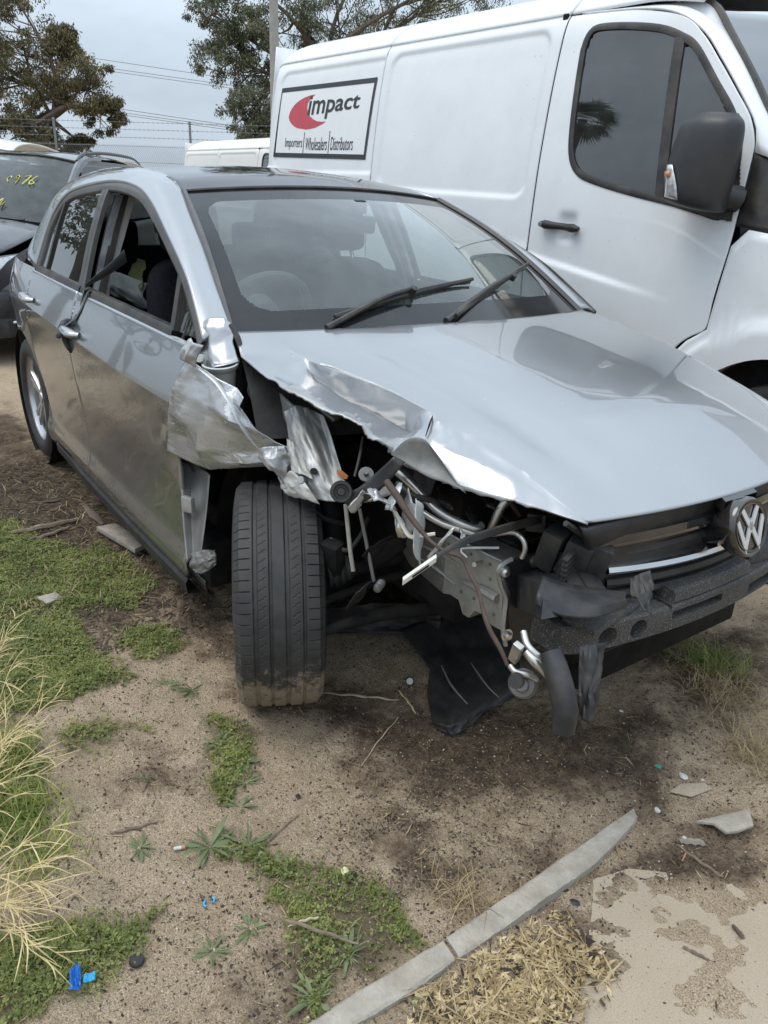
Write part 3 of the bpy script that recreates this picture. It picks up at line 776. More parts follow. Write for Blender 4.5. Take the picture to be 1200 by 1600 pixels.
def surf_fill(name, poly, mapf, m, parent, step=0.02, lift=0.0, grow=0.0, smooth_poly=True):
    p = resamp(list(poly) + [poly[0]], 120, smooth_poly)[:-1] if smooth_poly else np.asarray(poly, float)
    xs = np.arange(p[:, 0].min() - step, p[:, 0].max() + step, step); zs = np.arange(p[:, 1].min() - step, p[:, 1].max() + step, step)
    X, Zz = np.meshgrid(xs, zs)
    g = mapf(X.ravel(), Zz.ravel(), lift)
    f = np.array(grid_faces(len(zs), len(xs)))
    cx = X.ravel()[f].mean(1); cz = Zz.ravel()[f].mean(1)
    ok = poly_dist(cx, cz, p.tolist()) > -grow
    return mk(name, g, f[ok], m, parent)
def text_geo(body, size, shear=0.0, bold=0.0, space=1.0):
    cu = bpy.data.curves.new('lettering', 'FONT')
    cu.body = body; cu.size = size; cu.shear = shear; cu.offset = bold; cu.space_character = space
    cu.align_x = 'LEFT'; cu.resolution_u = 4; cu.fill_mode = 'FRONT'
    o = bpy.data.objects.new('lettering', cu); COL.objects.link(o)
    dg = bpy.context.evaluated_depsgraph_get()
    me = bpy.data.meshes.new_from_object(o.evaluated_get(dg))
    v = np.array([tuple(q.co) for q in me.vertices]); f = [tuple(p.vertices) for p in me.polygons]
    bpy.data.objects.remove(o); bpy.data.curves.remove(cu); bpy.data.meshes.remove(me)
    return v, f
# ------------------------------------------------------------------ panel van
VZ = [.30, .45, .75, 1.0, 1.25, 1.5, 1.8, 2.05, 2.18, 2.26, 2.33, 2.39, 2.43, 2.45]
VY = [.03, .01, .0, .0, .008, .022, .055, .095, .125, .165, .24, .36, .56, .99]
_yv = pchip(VZ, VY)
def rrect(s, z, s0, s1, z0, z1, rad):
    cx, cz = (s0 + s1) / 2, (z0 + z1) / 2
    qx = np.abs(s - cx) - (s1 - s0) / 2 + rad; qz = np.abs(z - cz) - (z1 - z0) / 2 + rad
    return -(np.hypot(np.maximum(qx, 0), np.maximum(qz, 0)) + np.minimum(np.maximum(qx, qz), 0) - rad)   # >0 inside
def sst(a, b, x):
    t = np.clip((x - a) / (b - a), 0, 1); return t * t * (3 - 2 * t)
def van_y(s, z):
    y = _yv(z)
    y = y + 0.16 * np.clip((-4.02 - s) / 0.20, 0, 1)**2.4
    y = y + 0.013 * sst(-0.012, 0.016, rrect(s, z, -2.71, -1.44, 1.405 - .02 * (s + 2.1), 2.185, 0.085))
    y = y + 0.011 * sst(-0.010, 0.014, rrect(s, z, -4.00, -2.60, 1.505, 2.178, 0.09)) * (s < -2.785)
    y = y + 0.006 * np.exp(-((z - 2.236) / 0.012)**2)
    zl = 1.116 + (s + 1.376) * -0.157
    y = y - 0.017 * sst(0.012, -0.012, z - zl) * sst(0.5, 0.02, zl - z) * sst(-0.40, -1.0, s)
    y = y + 0.020 * np.exp(-(((s + 1.119) / 0.055)**4 + ((z - 1.26) / 0.062)**4))      # finger recess behind the handle
    y = y + 0.05 * np.clip((s - 0.3) / 0.5, 0, 1)**2
    return y
def vmap(s, z, lift=0.0):
    s = np.asarray(s, float); z = np.asarray(z, float)
    return np.stack([s, van_y(s, z) - lift, z], -1)
def build_van(loc, rz, paint, label, sign=True, name='panel_van'):
    van = empty(name, loc, rz, label, 'van')
    def sheet(nm, srow, zs, solid=0.02):
        """srow(z) -> array of s"""
        g = np.array([vmap(srow(z), np.full(len(srow(z)), z)) for z in zs])
        return mk(nm, g.reshape(-1, 3), grid_faces(len(zs), g.shape[1]), paint, van, solid=0.004, off=-1, angle=50)
    zz = np.r_[np.arange(.35, 1.36, .05), np.arange(1.36, 2.247, .0115)]
    # rear arch cut only in the lower rows; hidden side strip is closed by the sill
    sheet('side_panel', lambda z: np.linspace(-2.776, -1.368, 116), zz)
    sheet('rear_side_panel', lambda z: np.linspace(-4.21, -2.783, 116), zz)
    zd = [.45, .60, .70, .796, .83, .872, 1.0, 1.305, 1.573, 1.614, 1.66, 1.726, 1.844, 1.965, 2.08, 2.147, 2.193, 2.225, 2.238]
    sd = [-.47, -.44, -.42, -.363, -.32, -.258, -.248, -.22, -.214, -.214, -.226, -.258, -.358, -.469, -.585, -.68, -.84, -1.08, -1.34]
    sfront = pchip(zd, sd)
    WIN = [(-1.219, 2.07), (-1.205, 2.135), (-1.155, 2.163), (-.98, 2.150), (-.805, 2.120), (-.69, 2.078), (-.60, 2.025), (-.47, 1.885), (-.345, 1.745), (-.285, 1.62), (-.275, 1.46), (-.29, 1.352), (-.40, 1.366), (-.533, 1.395), (-.78, 1.437), (-1.00, 1.484), (-1.10, 1.522), (-1.160, 1.60), (-1.190, 1.75)]
    zz2 = np.r_[np.arange(.46, 1.95, .0125), np.arange(1.95, 2.238, .006)]
    g = np.array([vmap(np.linspace(-1.359, float(sfront(z)) - .004, 110), np.full(110, z)) for z in zz2])
    f = np.array(grid_faces(len(zz2), 110))
    cc = g.reshape(-1, 3)[f].mean(1)
    wp = resamp(WIN + [WIN[0]], 160, True)[:-1].tolist()
    ok = poly_dist(cc[:, 0], cc[:, 2], wp) < 0.004
    door = mk('front_door', g.reshape(-1, 3), f[ok], paint, van, solid=0.004, off=-1, angle=50)
    closed_ribbon('window_trim', WIN, 0.030, 0.02, 'black_trim', door, vmap, 180, 0.006)
    GL = [(-1.19, 2.06), (-1.175, 2.125), (-1.14, 2.145), (-.98, 2.133), (-.82, 2.105), (-.715, 2.072), (-.675, 1.8), (-.632, 1.43), (-.78, 1.455), (-.99, 1.502), (-1.08, 1.535), (-1.135, 1.61), (-1.165, 1.75)]
    surf_fill('window_glass', GL, vmap, 'van_glass', door, 0.010, -0.004, 0.008)
    QG = [(-.655, 2.03), (-.61, 2.00), (-.48, 1.86), (-.375, 1.73), (-.375, 1.40), (-.54, 1.42), (-.59, 1.43)]
    surf_fill('quarter_glass', QG, vmap, 'van_glass', door, 0.006, -0.004, 0.012, False)
    def bar(nm, a, b, w, lift=0.006, m='black_trim', par=None):
        a = np.array(a); b = np.array(b); d = (b - a) / np.linalg.norm(b - a); n = np.array([-d[1], d[0]])
        rows = []
        for o_, l_ in ((-.5, -.02), (-.5, lift * .7), (-.3, lift), (.3, lift), (.5, lift * .7), (.5, -.02)):
            q = np.linspace(a, b, 24) + n * w * o_
            rows.append(vmap(q[:, 0], q[:, 1], l_))
        g_ = np.array(rows)
        return mk(nm, g_.reshape(-1, 3), grid_faces(6, 24), m, par if par is not None else door)
    bar('window_bar', (-.692, 2.075), (-.611, 1.415), 0.050)
    surf_fill('mirror_sail', [(-.36, 1.73), (-.275, 1.60), (-.245, 1.47), (-.245, 1.335), (-.385, 1.36), (-.375, 1.42)], vmap, 'black_trim', door, 0.004, 0.005, 0.006, False)
    # door handle: bar with thickened ends and lock
    hp = [(-1.275, 1.268), (-1.255, 1.270), (-1.20, 1.266), (-1.13, 1.263), (-1.06, 1.259), (-1.035, 1.257), (-1.020, 1.256)]
    q = np.array([vmap(a, b, 0.030) for a, b in hp])
    h_ = tube('handle', q, [.012, .023, .019, .017, .018, .022, .012], 'black_plastic', door, 10, 26)
    lathe('lock', [(0, .004), (.009, .004), (.010, 0)], 'steel', h_, 14, tuple(vmap(-1.252, 1.270, 0.052)), (0, -1, 0))
    # roof in three pressings
    zr = [2.248, 2.27, 2.30, 2.33, 2.36, 2.39, 2.415, 2.435, 2.45]
    for s0, s1 in ((-4.22, -2.783), (-2.776, -1.366), (-1.357, -0.64)):
        ss = np.linspace(s0, s1, 30)
        rows = []
        for s in ss:
            fr = sst(-0.95, -0.25, np.array(s)) * 0.20 + 0.10 * np.clip((-3.95 - s) / 0.27, 0, 1)**2.5
            L = np.array([(s, float(_yv(z)) + 0.10 * np.clip((-4.02 - s) / .2, 0, 1)**2.4 + (0.0 if z > 2.27 else 0.0), z - fr * (z - 2.10) / .35) for z in zr])
            L[0, 1] -= .004
            Rr = L[::-1].copy(); Rr[:, 1] = 1.99 - Rr[:, 1]
            rows.append(np.vstack([L, Rr[1:]]))
        g = np.array(rows)
        mk('roof', g.reshape(-1, 3), grid_faces(len(ss), g.shape[1]), paint, van, solid=0.01, off=1, angle=60)
    # screen pillar, windscreen, cowl triangle, wing, bonnet
    dz = np.array([2.236, 2.21, 2.17, 2.08, 1.965, 1.844, 1.726, 1.66, 1.60])
    e0 = np.array([vmap(float(sfront(z)) + .004, z) for z in dz])
    e1 = np.array([(-.70, .25, 2.225), (-.64, .228, 2.20), (-.598, .215, 2.165), (-.533, .195, 2.093), (-.462, .175, 2.016), (-.349, .15, 1.888), (-.236, .125, 1.748), (-.14, .11, 1.64), (-.057, .10, 1.547)])
    loft('screen_pillar', [e0, (e0 + e1) / 2 + (0, -.015, .0), e1], paint, van, 30, 7, solid=0.01, off=1)
    e2 = np.vstack([e1, [(.139, .085, 1.341), (.30, .08, 1.255)]])
    mid = e2.copy(); mid[:, 1] = 0.995; mid[:, 0] += 0.20; mid[:, 2] += 0.02
    e3 = e2.copy(); e3[:, 1] = 1.99 - e3[:, 1]
    loft('windscreen', [e2 + (.01, .03, 0), mid, e3 + (.01, -.03, 0)], 'van_glass', van, 30, 14)
    for e in (e2, e3): tube('screen_seal', e + (.012, .0, .004), .016, 'black_trim', van, 6, 30)
    zt = [1.60, 1.52, 1.44, 1.36, 1.312]
    f0 = np.array([vmap(float(sfront(z)) + .004, z, -.004) for z in zt])
    f1 = np.array([(-.057, .098, 1.547), (.05, .088, 1.44), (.139, .082, 1.341), (.24, .07, 1.285), (.33, .055, 1.25)])
    loft('cowl_panel', [f0, f1], 'black_trim', van, 16, 6, solid=.01, off=1)
    loft('far_screen_pillar', [e3, e3 + (-.22, .07, .03)], paint, van, 20, 3)
    ac, ar = (.13, .33), 0.47
    rows = []
    for t in np.radians(np.linspace(196, -16, 46)):
        d = np.array([math.cos(t), math.sin(t)])
        # outer border: door front edge, top line, nose
        best = 3.0
        for a, b in zip(OUT_F, OUT_F[1:] + OUT_F[:1]):
            a = np.array(a) - ac; b = np.array(b) - ac; e = b - a
            den = d[0] * e[1] - d[1] * e[0]
            if abs(den) < 1e-9: continue
            k = (a[0] * e[1] - a[1] * e[0]) / den; u = (a[0] * d[1] - a[1] * d[0]) / den
            if k > 0 and -1e-6 <= u <= 1 + 1e-6: best = min(best, k)
        row = []
        for k, q in enumerate(np.linspace(0, 1, 16)):
            rr_ = ar + (best - ar) * q**1.3 if best > ar else best
            s, z = ac[0] + d[0] * rr_, ac[1] + d[1] * rr_
            fl = 0.028 * sst(0.165, 0.13, np.array(rr_ - ar))
            row.append(vmap(s, z, float(fl)))
        row = [row[0] + np.array((0, .09, 0))] + row
        rows.append(row)
    g = np.array(rows)
    mk('front_wing', g.reshape(-1, 3), grid_faces(len(rows), g.shape[1]), paint, van, solid=.006, off=1, angle=60)
    loft('bonnet', [[(.33, .075, 1.25), (.40, .5, 1.29), (.44, .995, 1.30), (.40, 1.49, 1.29), (.33, 1.915, 1.25)],
                    [(.62, .09, 1.17), (.68, .5, 1.21), (.72, .995, 1.22), (.68, 1.49, 1.21), (.62, 1.90, 1.17)],
                    [(.86, .20, 1.03), (.94, .5, 1.06), (.97, .995, 1.07), (.94, 1.49, 1.06), (.86, 1.79, 1.03)]], paint, van, 30, 14, solid=.02)
    loft('nose', [[(.70, .10, 1.04), (.87, .22, 1.02), (.96, .6, 1.05), (.98, .995, 1.06), (.96, 1.39, 1.05), (.87, 1.77, 1.02), (.70, 1.89, 1.04)],
                  [(.70, .07, .75), (.92, .20, .75), (1.02, .6, .76), (1.04, .995, .76), (1.02, 1.39, .76), (.92, 1.79, .75), (.70, 1.92, .75)],
                  [(.70, .06, .35), (.93, .20, .33), (1.04, .6, .33), (1.06, .995, .33), (1.04, 1.39, .33), (.93, 1.79, .33), (.70, 1.93, .35)]], 'grey_trim', van, 30, 12)
    for s in (0, 1):
        y0, y1 = (.14, .45) if s == 0 else (1.54, 1.85)
        loft('headlight', [[(.90, y0, 1.02), (.95, (y0 + y1) / 2, 1.05), (.965, y1, 1.03)], [(.95, y0, .82), (1.01, (y0 + y1) / 2, .80), (1.03, y1, .80)]], 'lamp_clear', van, 8, 6)
    for k in range(3):
        box('grille_slat', (1.02 - .01 * k, .995, .85 + .07 * k), (.03, .95, .03), 'black_plastic', van, bev=.008)
    # far side, back doors, floor and dark insides
    zf = np.r_[np.arange(.35, 2.26, .1), 2.26]
    g = np.array([[(s, 1.99 - float(_yv(z)), z) for z in zf] for s in np.linspace(-4.2, .70, 12)])
    mk('far_side', g.reshape(-1, 3), grid_faces(12, len(zf)), paint, van)
    for y0, y1 in ((.14, .99), (1.0, 1.85)):
        loft('back_door', [[(-4.245, y0, .4), (-4.25, y1, .4)], [(-4.245, y0, 1.5), (-4.25, y1, 1.5)], [(-4.20, y0 + (.06 if y0 < .5 else 0), 2.38), (-4.20, y1 - (.06 if y1 > 1.5 else 0), 2.38)]], paint, van, 8, 10, solid=.01)
    loft('blocking_shell', [[(s, .06, .40), (s, .05, 1.2), (s, .13, 2.0), (s, .30, 2.30), (s, .995, 2.40), (s, 1.69, 2.30), (s, 1.86, 2.0), (s, 1.94, 1.2), (s, 1.93, .40)] for s in (-4.15, -1.42)], 'engine_dark', van, 9, 2, su=False)  # dark shell added inside to block light through the panel gaps
    mk('cab_insides', *join_geo([box_geo((-.62, .995, .62), (1.5, 1.80, .5)), box_geo((-1.39, .995, 1.45), (.03, 1.7, 1.6)), box_geo((-.02, .995, 1.08), (.55, 1.76, .32), bev=.08)]), 'engine_dark', van)
    for y in (.50, 1.48):
        st = mk('cab_seat', *join_geo([box_geo((-.92, y, 1.0), (.50, .48, .26), bev=.07), box_geo((-1.16, y, 1.42), (.16, .46, .72), Euler((0, R(-10), 0)), bev=.07)]), 'fabric_dark', van)
        mk('headrest', *box_geo((-1.24, y, 1.87), (.11, .27, .20), None, bev=.05), 'fabric_dark', st)
    box('underbody', (-1.8, .995, .36), (4.6, 1.84, .16), 'black_plastic', van)
    for s in (ac[0], ac[0] - 3.25):
        for sd_, y in ((-1, .14), (1, 1.85)):
            wheel('wheel', (s, y, .342), van, .342, .225, .205, sd_, 0, 5, 'steel')
    # door mirror
    mr = loft('mirror', [
        [(-.46, -.075, 1.395), (-.38, -.095, 1.380), (-.29, -.075, 1.368), (-.265, -.03, 1.37), (-.36, -.005, 1.385), (-.45, -.03, 1.395)],
        [(-.485, -.155, 1.415), (-.38, -.195, 1.398), (-.262, -.165, 1.380), (-.235, -.07, 1.385), (-.35, -.015, 1.40), (-.48, -.06, 1.415)],
        [(-.480, -.170, 1.55), (-.365, -.215, 1.54), (-.240, -.180, 1.53), (-.215, -.075, 1.535), (-.34, -.02, 1.55), (-.472, -.065, 1.55)],
        [(-.455, -.165, 1.69), (-.345, -.200, 1.69), (-.232, -.170, 1.685), (-.212, -.085, 1.685), (-.33, -.035, 1.69), (-.448, -.075, 1.69)],
        [(-.43, -.135, 1.735), (-.345, -.160, 1.742), (-.255, -.140, 1.737), (-.245, -.095, 1.737), (-.33, -.065, 1.74), (-.42, -.09, 1.735)],
    ], 'mirror_shell', van, 30, 30, closed=True, caps=True)
    tube('mirror_arm', [(-.31, -.05, 1.43), (-.27, -.01, 1.43), (-.24, .03, 1.42)], [.045, .05, .055], 'mirror_shell', mr, 10)
    loft('indicator_lens', [[(-.492, -.135, 1.425), (-.455, -.185, 1.418), (-.385, -.208, 1.408)], [(-.495, -.150, 1.48), (-.455, -.194, 1.475), (-.400, -.214, 1.47)], [(-.490, -.160, 1.545), (-.468, -.188, 1.545), (-.442, -.198, 1.545)]], 'lamp_clear', mr, 10, 8, solid=.005, off=0)
    loft('amber_bulb', [[(-.478, -.184, 1.495), (-.440, -.208, 1.495)], [(-.478, -.186, 1.52), (-.446, -.206, 1.52)]], 'lamp_amber', mr, 4, 3, solid=.006, off=0)
    if sign:
        lf = lambda l: (lambda s, z, k: vmap(s, z, l + k))
        bd = 'sign_board'
        sb = surf_fill('sign_board', [(-3.990, 1.615), (-2.860, 1.592), (-2.845, 2.072), (-3.980, 2.076)], lf(.0025), 'sign_white', van, 0.01, 0.0, 0.0, False)
        cs = [(-4.003, 1.612), (-2.862, 1.588), (-2.842, 2.072), (-3.984, 2.080)]
        def strip(a, b, w):
            a = np.array(a); b = np.array(b); d = (b - a) / np.linalg.norm(b - a); n = np.array([-d[1], d[0]])
            g_ = np.array([vmap(*(np.linspace(a, b, 40) + n * w * o_).T, .004) for o_ in (0, .5, 1)])
            mk('sign_border', g_.reshape(-1, 3), grid_faces(3, 40), 'sign_black', sb)
        strip(cs[0], cs[1], .030); strip(cs[1], cs[2], .024); strip(cs[2], cs[3], .030); strip(cs[3], cs[0], .012)
        CRES = [(-3.527,2.014),(-3.59,2.01),(-3.662,2.001),(-3.724,1.984),(-3.779,1.962),(-3.816,1.934),(-3.836,1.909),(-3.847,1.884),(-3.833,1.858),(-3.8,1.835),(-3.762,1.817),(-3.715,1.803),(-3.657,1.797),(-3.596,1.791),(-3.547,1.793),(-3.484,1.8),(-3.422,1.814),(-3.358,1.834),(-3.413,1.834),(-3.47,1.84),(-3.521,1.854),(-3.567,1.877),(-3.598,1.903),(-3.613,1.933),(-3.612,1.962),(-3.585,1.989)]
        cp = resamp(CRES + [CRES[0]], 90, False)[:-1]
        mk('crescent_mark', vmap(cp[:, 0], cp[:, 1], .0045), [tuple(range(len(cp)))], 'sign_red', sb, smooth=False)
        def lettering(nm, body, s0, s1, z0, z1, bold, shear=0.0, m='sign_black'):
            v, f = text_geo(body, 1.0, shear, bold)
            a, b = v.min(0), v.max(0)
            # map the word box onto the quad between (s0,z0) and (s1,z1): z0/z1 = (left,right) base and top
            k = (v[:, 0] - a[0]) / (b[0] - a[0]); q = (v[:, 1] - a[1]) / (b[1] - a[1])
            s = s0 + (s1 - s0) * k
            lo = z0[0] + (z0[1] - z0[0]) * k; hi = z1[0] + (z1[1] - z1[0]) * k
            z = lo + (hi - lo) * q
            mk(nm, vmap(s, z, .0048), f, m, sb, smooth=False)
        lettering('sign_lettering', 'impact', -3.600, -2.992, (1.838, 1.872), (2.010, 1.990), .016, 0.10)
        lettering('sign_lettering', 'Importers', -3.862, -3.632, (1.660, 1.655), (1.742, 1.737), .0, 0)
        lettering('sign_lettering', 'Wholesalers', -3.590, -3.318, (1.654, 1.650), (1.737, 1.733), .0, 0)
        lettering('sign_lettering', 'Distributors', -3.272, -3.015, (1.650, 1.646), (1.733, 1.730), .0, 0)
        for s in (-3.613, -3.296):
            g_ = np.array([vmap(np.full(6, s + o_), np.linspace(1.628, 1.772, 6), .0046) for o_ in (-.0035, .0035)])
            mk('sign_divider', g_.reshape(-1, 3), grid_faces(2, 6), 'sign_black', sb, smooth=False)
    return van
OUT_F = [(-.47, .2), (-.47, .45), (-.44, .60), (-.42, .70), (-.357, .796), (-.254, .87), (-.243, 1.0), (-.213, 1.308), (.33, 1.245), (.62, 1.165), (.74, 1.10), (.74, .2)]
van = build_van((-0.1113, 1.5922, 0), R(4), 'van_white', 'white panel van with framed business sign and black door mirror, beside the wrecked hatchback')
van2 = build_van((-6.707,3.025,0), R(2), 'van_white_old', 'off-white panel van parked farther back by the fence, mostly hidden', False)
van2.scale = (.82, .82, .82)
# ------------------------------------------------------------------ silver hatchback: body surfaces
_pl = pchip([-3.4, -3.2, -3.0, -2.6, -2.0, -1.2, -.4, 0, .3, .6, .8], [.74, .80, .845, .885, .897, .90, .893, .885, .87, .80, .66])
_lo = pchip([.15, .2, .26, .33, .42, .6, .81], [-.05, -.028, -.020, -.036, -.037, -.019, 0])
_hi = pchip([0, .13, .165, .19, .39, .57, .65], [0, -.045, -.06, -.07, -.145, -.235, -.30])
def zcr(x): return .81 + .03 * np.clip((-np.asarray(x, float) - 1.2) / 1.0, -.3, 1.2)
def y_side(x, z):
    q = z - zcr(x)
    dent = 0.012 * np.exp(-(((x + .60) / .07)**2 + ((z - .70 - .5 * (x + .6)) / .035)**2)) + 0.009 * np.exp(-(((x + .50) / .05)**2 + ((z - .60) / .05)**2)) - .007 * np.exp(-(((x + .55) / .03)**2 + ((z - .655) / .03)**2))
    dent = dent + 0.004 * np.exp(-(((x + .75) / .10)**2 + ((z - .92) / .02)**2))
    return _pl(x) + np.where(q < 0, _lo(z), _hi(np.maximum(q, 0))) - dent
def belt(x): return .972 + .03 * np.clip((-np.asarray(x, float) - .6) / 1.8, 0, 1)
def smap(x, z, lift=0.0, side=-1):
    x = np.asarray(x, float); z = np.asarray(z, float)
    return np.stack([x, side * (y_side(x, z) + lift), z], -1)
CAR = empty('hatchback_car', (0, 0, 0), 0, 'silver hatchback with crushed front corner, missing bumper and torn wing', 'car')
rd_edge = pchip([.18, .23, .34, .50, .65, .85, 1.02], [-2.11, -2.12, -2.24, -2.33, -2.36, -2.33, -2.33])
fd_edge = pchip([.18, .26, .56, .94, 1.0], [-.500, -.495, -.500, -.430, -.415])
def door(nm, xf, xr, side, m='silver_side'):
    rows = []
    for v in np.r_[np.linspace(0, .5, 26), np.linspace(.5, 1, 14)[1:]]:
        xs_f = np.linspace(0, 1, 60)
        r_ = []
        # rows bottom -> crease -> belt
        for u in xs_f:
            z = .5
            for _ in range(4):
                x = xf(z) + (xr(z) - xf(z)) * u
                zb = .215; zcx = float(zcr(x)); zt = float(belt(x)) - .004
                z = zb + (zcx - zb) * v * 2 if v <= .5 else zcx + (zt - zcx) * (v - .5) * 2
            r_.append((x, z))
        r_ = np.array(r_)
        rows.append(smap(r_[:, 0], r_[:, 1], 0, side))
    g = np.array(rows)
    f = grid_faces(len(rows), 60)
    if side > 0: f = [q[::-1] for q in f]
    return mk(nm, g.reshape(-1, 3), f, m, CAR, solid=.012, off=-1 if side < 0 else -1, angle=14)
def handle(par, x, z, side):
    p = np.array([smap(x - .085, z + .004, .006, side), smap(x - .065, z + .004, .030, side), smap(x, z, .038, side), smap(x + .06, z - .003, .034, side), smap(x + .085, z - .004, .012, side)])
    tube('handle', p, [.012, .022, .023, .023, .014], 'silver', par, 12, 20, flat=.75)
    return p
DR = {}
for side in (-1, 1):
    fd = door('front_door', lambda z: float(fd_edge(z)), lambda z: -1.566, side)
    rdoor = door('rear_door', lambda z: -1.574, lambda z: float(rd_edge(z)), side)
    DR[side] = (fd, rdoor)
    handle(fd, -1.50, .850, side); handle(rdoor, -2.26, .885, side)
    # waist trim
    for par, x0, x1 in ((fd, -.60, -1.56), (rdoor, -1.58, -2.29)):
        xs = np.linspace(x0, x1, 30)
        g = np.array([smap(xs, belt(xs) + dz_, l_, side) for dz_, l_ in ((-.004, -.004), (-.004, .006), (.012, .008), (.022, .003), (.022, -.015))])
        mk('waist_trim', g.reshape(-1, 3), grid_faces(5, 30), 'black_trim', par)
    # sill
    xs = np.linspace(-.42, -2.26, 40)
    g = np.array([smap(xs, np.full(40, z_), l_, side) for z_, l_ in ((.222, -.022), (.205, -.016), (.180, -.016), (.165, -.03))])
    mk('sill', g.reshape(-1, 3), grid_faces(4, 40), 'silver_side', CAR)
    # black side skirt blade below the sill
    rows = []
    for x in np.linspace(-.50, -2.20, 34):
        fl = .010 * float(sst(-2.0, -1.7, np.array(x))) + .006
        y0 = float(y_side(np.array(x), np.array(.20))) - .006
        rows.append([(x, side * (y0 - .03), .205), (x, side * (y0 + fl), .203), (x, side * (y0 + fl + .008), .188), (x, side * (y0 + fl + .004), .150), (x, side * (y0 - .03), .138)])
    mk('side_skirt', np.array(rows).reshape(-1, 3), grid_faces(34, 5), 'black_plastic', CAR, angle=30)
    # rear quarter with wheel arch
    ac, ar = np.array((-2.64, .325)), .352
    OUTQ = [(-2.115, .16), (-2.12, .23), (-2.236, .34), (-2.324, .50), (-2.354, .65), (-2.324, .85), (-2.322, 1.005), (-3.14, 1.005), (-3.26, .85), (-3.32, .60), (-3.34, .30), (-3.34, .16)]
    rows = []
    for t in np.radians(np.linspace(200, -28, 70)):
        d = np.array([math.cos(t), math.sin(t)]); best = 3.0
        for a, b in zip(OUTQ, OUTQ[1:] + OUTQ[:1]):
            a = np.array(a) - ac; b = np.array(b) - ac; e = b - a
            den = d[0] * e[1] - d[1] * e[0]
            if abs(den) < 1e-9: continue
            k = (a[0] * e[1] - a[1] * e[0]) / den; u = (a[0] * d[1] - a[1] * d[0]) / den
            if k > 0 and -1e-6 <= u <= 1 + 1e-6: best = min(best, k)
        row = []
        for q in np.linspace(0, 1, 14):
            r_ = ar + (best - ar) * q
            s_, z_ = ac + d * r_
            row.append(smap(s_, z_, .012 * float(sst(.07, .0, np.array(r_ - ar))), side))
        row = [row[0] + np.array((0, -side * .05, 0))] + row
        rows.append(row)
    g = np.array(rows); f = grid_faces(len(rows), g.shape[1])
    mk('rear_quarter', g.reshape(-1, 3), f if side < 0 else [q[::-1] for q in f], 'silver_side', CAR, angle=40)
    mk('wheel_housing', *lathe_geo([(.36, -.30), (.36, .03)], 40, (-2.64, side * .84, .325), (0, side, 0)), 'engine_dark', CAR)
    # roof rail, pillars
    Wp = np.array([(-.39, .985), (-.52, 1.073), (-.65, 1.150), (-.87, 1.242), (-1.06, 1.315), (-1.21, 1.358), (-1.40, 1.382), (-1.63, 1.386), (-1.98, 1.356), (-2.14, 1.318), (-2.235, 1.245), (-2.285, 1.15), (-2.315, 1.005)])
    Wc = smap(Wp[:, 0], Wp[:, 1], 0.0, side)
    Oc = np.array([(-.40, .725, 1.0), (-.56, .692, 1.095), (-.75, .655, 1.205), (-.95, .615, 1.300), (-1.12, .58, 1.372), (-1.28, .553, 1.408), (-1.5, .535, 1.430), (-1.75, .522, 1.441), (-2.1, .522, 1.438), (-2.45, .533, 1.410), (-2.80, .565, 1.335), (-3.0, .625, 1.18), (-3.14, .700, 1.005)])
    Oc[:, 1] *= side
    Md = (Wc + Oc) / 2; Md[:, 1] += side * .012; Md[:, 2] += .010
    loft('roof_rail', [Wc, Md, Oc], 'silver', CAR, 90, 9, solid=.01, off=-1 if side < 0 else 1, flip=side > 0, angle=50)
    # window surround and glass
    top = resamp(Wp, 70, True)
    rows = []
    for k in range(70):
        x, z = top[k]
        tg = top[min(k + 1, 69)] - top[max(k - 1, 0)]; tg /= np.linalg.norm(tg); n = np.array([tg[1], -tg[0]])
        n = n if n @ (np.array([-1.35, 1.1]) - top[k]) > 0 else -n
        row = []
        for o_, l_ in ((-.006, -.01), (-.004, .004), (.010, .006), (.024, .002), (.030, -.004), (.036, -.02)):
            q = top[k] + n * o_
            row.append(smap(q[0], q[1], l_, side))
        rows.append(row)
    mk('window_surround', np.array(rows).reshape(-1, 3), grid_faces(70, 6), 'grey_trim', CAR)
    # B pillar cover (front half on the front door, rear half on the rear door)
    for par, a, b, c_, d_ in ((rdoor, -1.575, -1.615, -1.635, -1.672), (fd, -1.535, -1.572, -1.597, -1.632)):
        g = np.array([smap(np.linspace(x0, x1, 14), np.linspace(.99, 1.375, 14), l_, side) for x0, x1, l_ in ((a, c_, -.015), (a, c_, .003), (b, d_, .003), (b, d_, -.015))])
        mk('pillar_cover', g.reshape(-1, 3), grid_faces(4, 14), 'grey_trim', par, angle=30)
    REARG = [(-1.60, 1.0), (-1.655, 1.365), (-1.98, 1.342), (-2.12, 1.305), (-2.21, 1.24), (-2.262, 1.15), (-2.285, 1.01)]
    surf_fill('rear_glass', REARG, lambda x, z, l: smap(x, z, l - .008, side), 'side_glass' if side < 0 else 'clear_glass', rdoor, .02, 0, .012, False)
    g = np.array([smap(np.linspace(-2.155, -2.125, 12), np.linspace(1.0, 1.325, 12), l_, side) + np.array((o_, 0, 0)) for o_, l_ in ((-.012, -.01), (-.012, .002), (.012, .002), (.012, -.01))])
    mk('glass_divider', g.reshape(-1, 3), grid_faces(4, 12), 'black_trim', rdoor)
    # fixed quarter pane and its post
    surf_fill('quarter_pane', [(-.43, .99), (-.56, 1.07), (-.645, 1.125), (-.605, .985)], lambda x, z, l: smap(x, z, l - .008, side), 'side_glass' if side < 0 else 'clear_glass', fd, .012, 0, .006, False)
    g = np.array([smap(np.linspace(-.61, -.66, 8), np.linspace(.985, 1.145, 8), l_, side) + np.array((o_, 0, 0)) for o_, l_ in ((-.024, -.012), (-.024, .002), (.012, .004), (.012, -.012))])
    mk('quarter_post', g.reshape(-1, 3), grid_faces(4, 8), 'black_trim', fd)
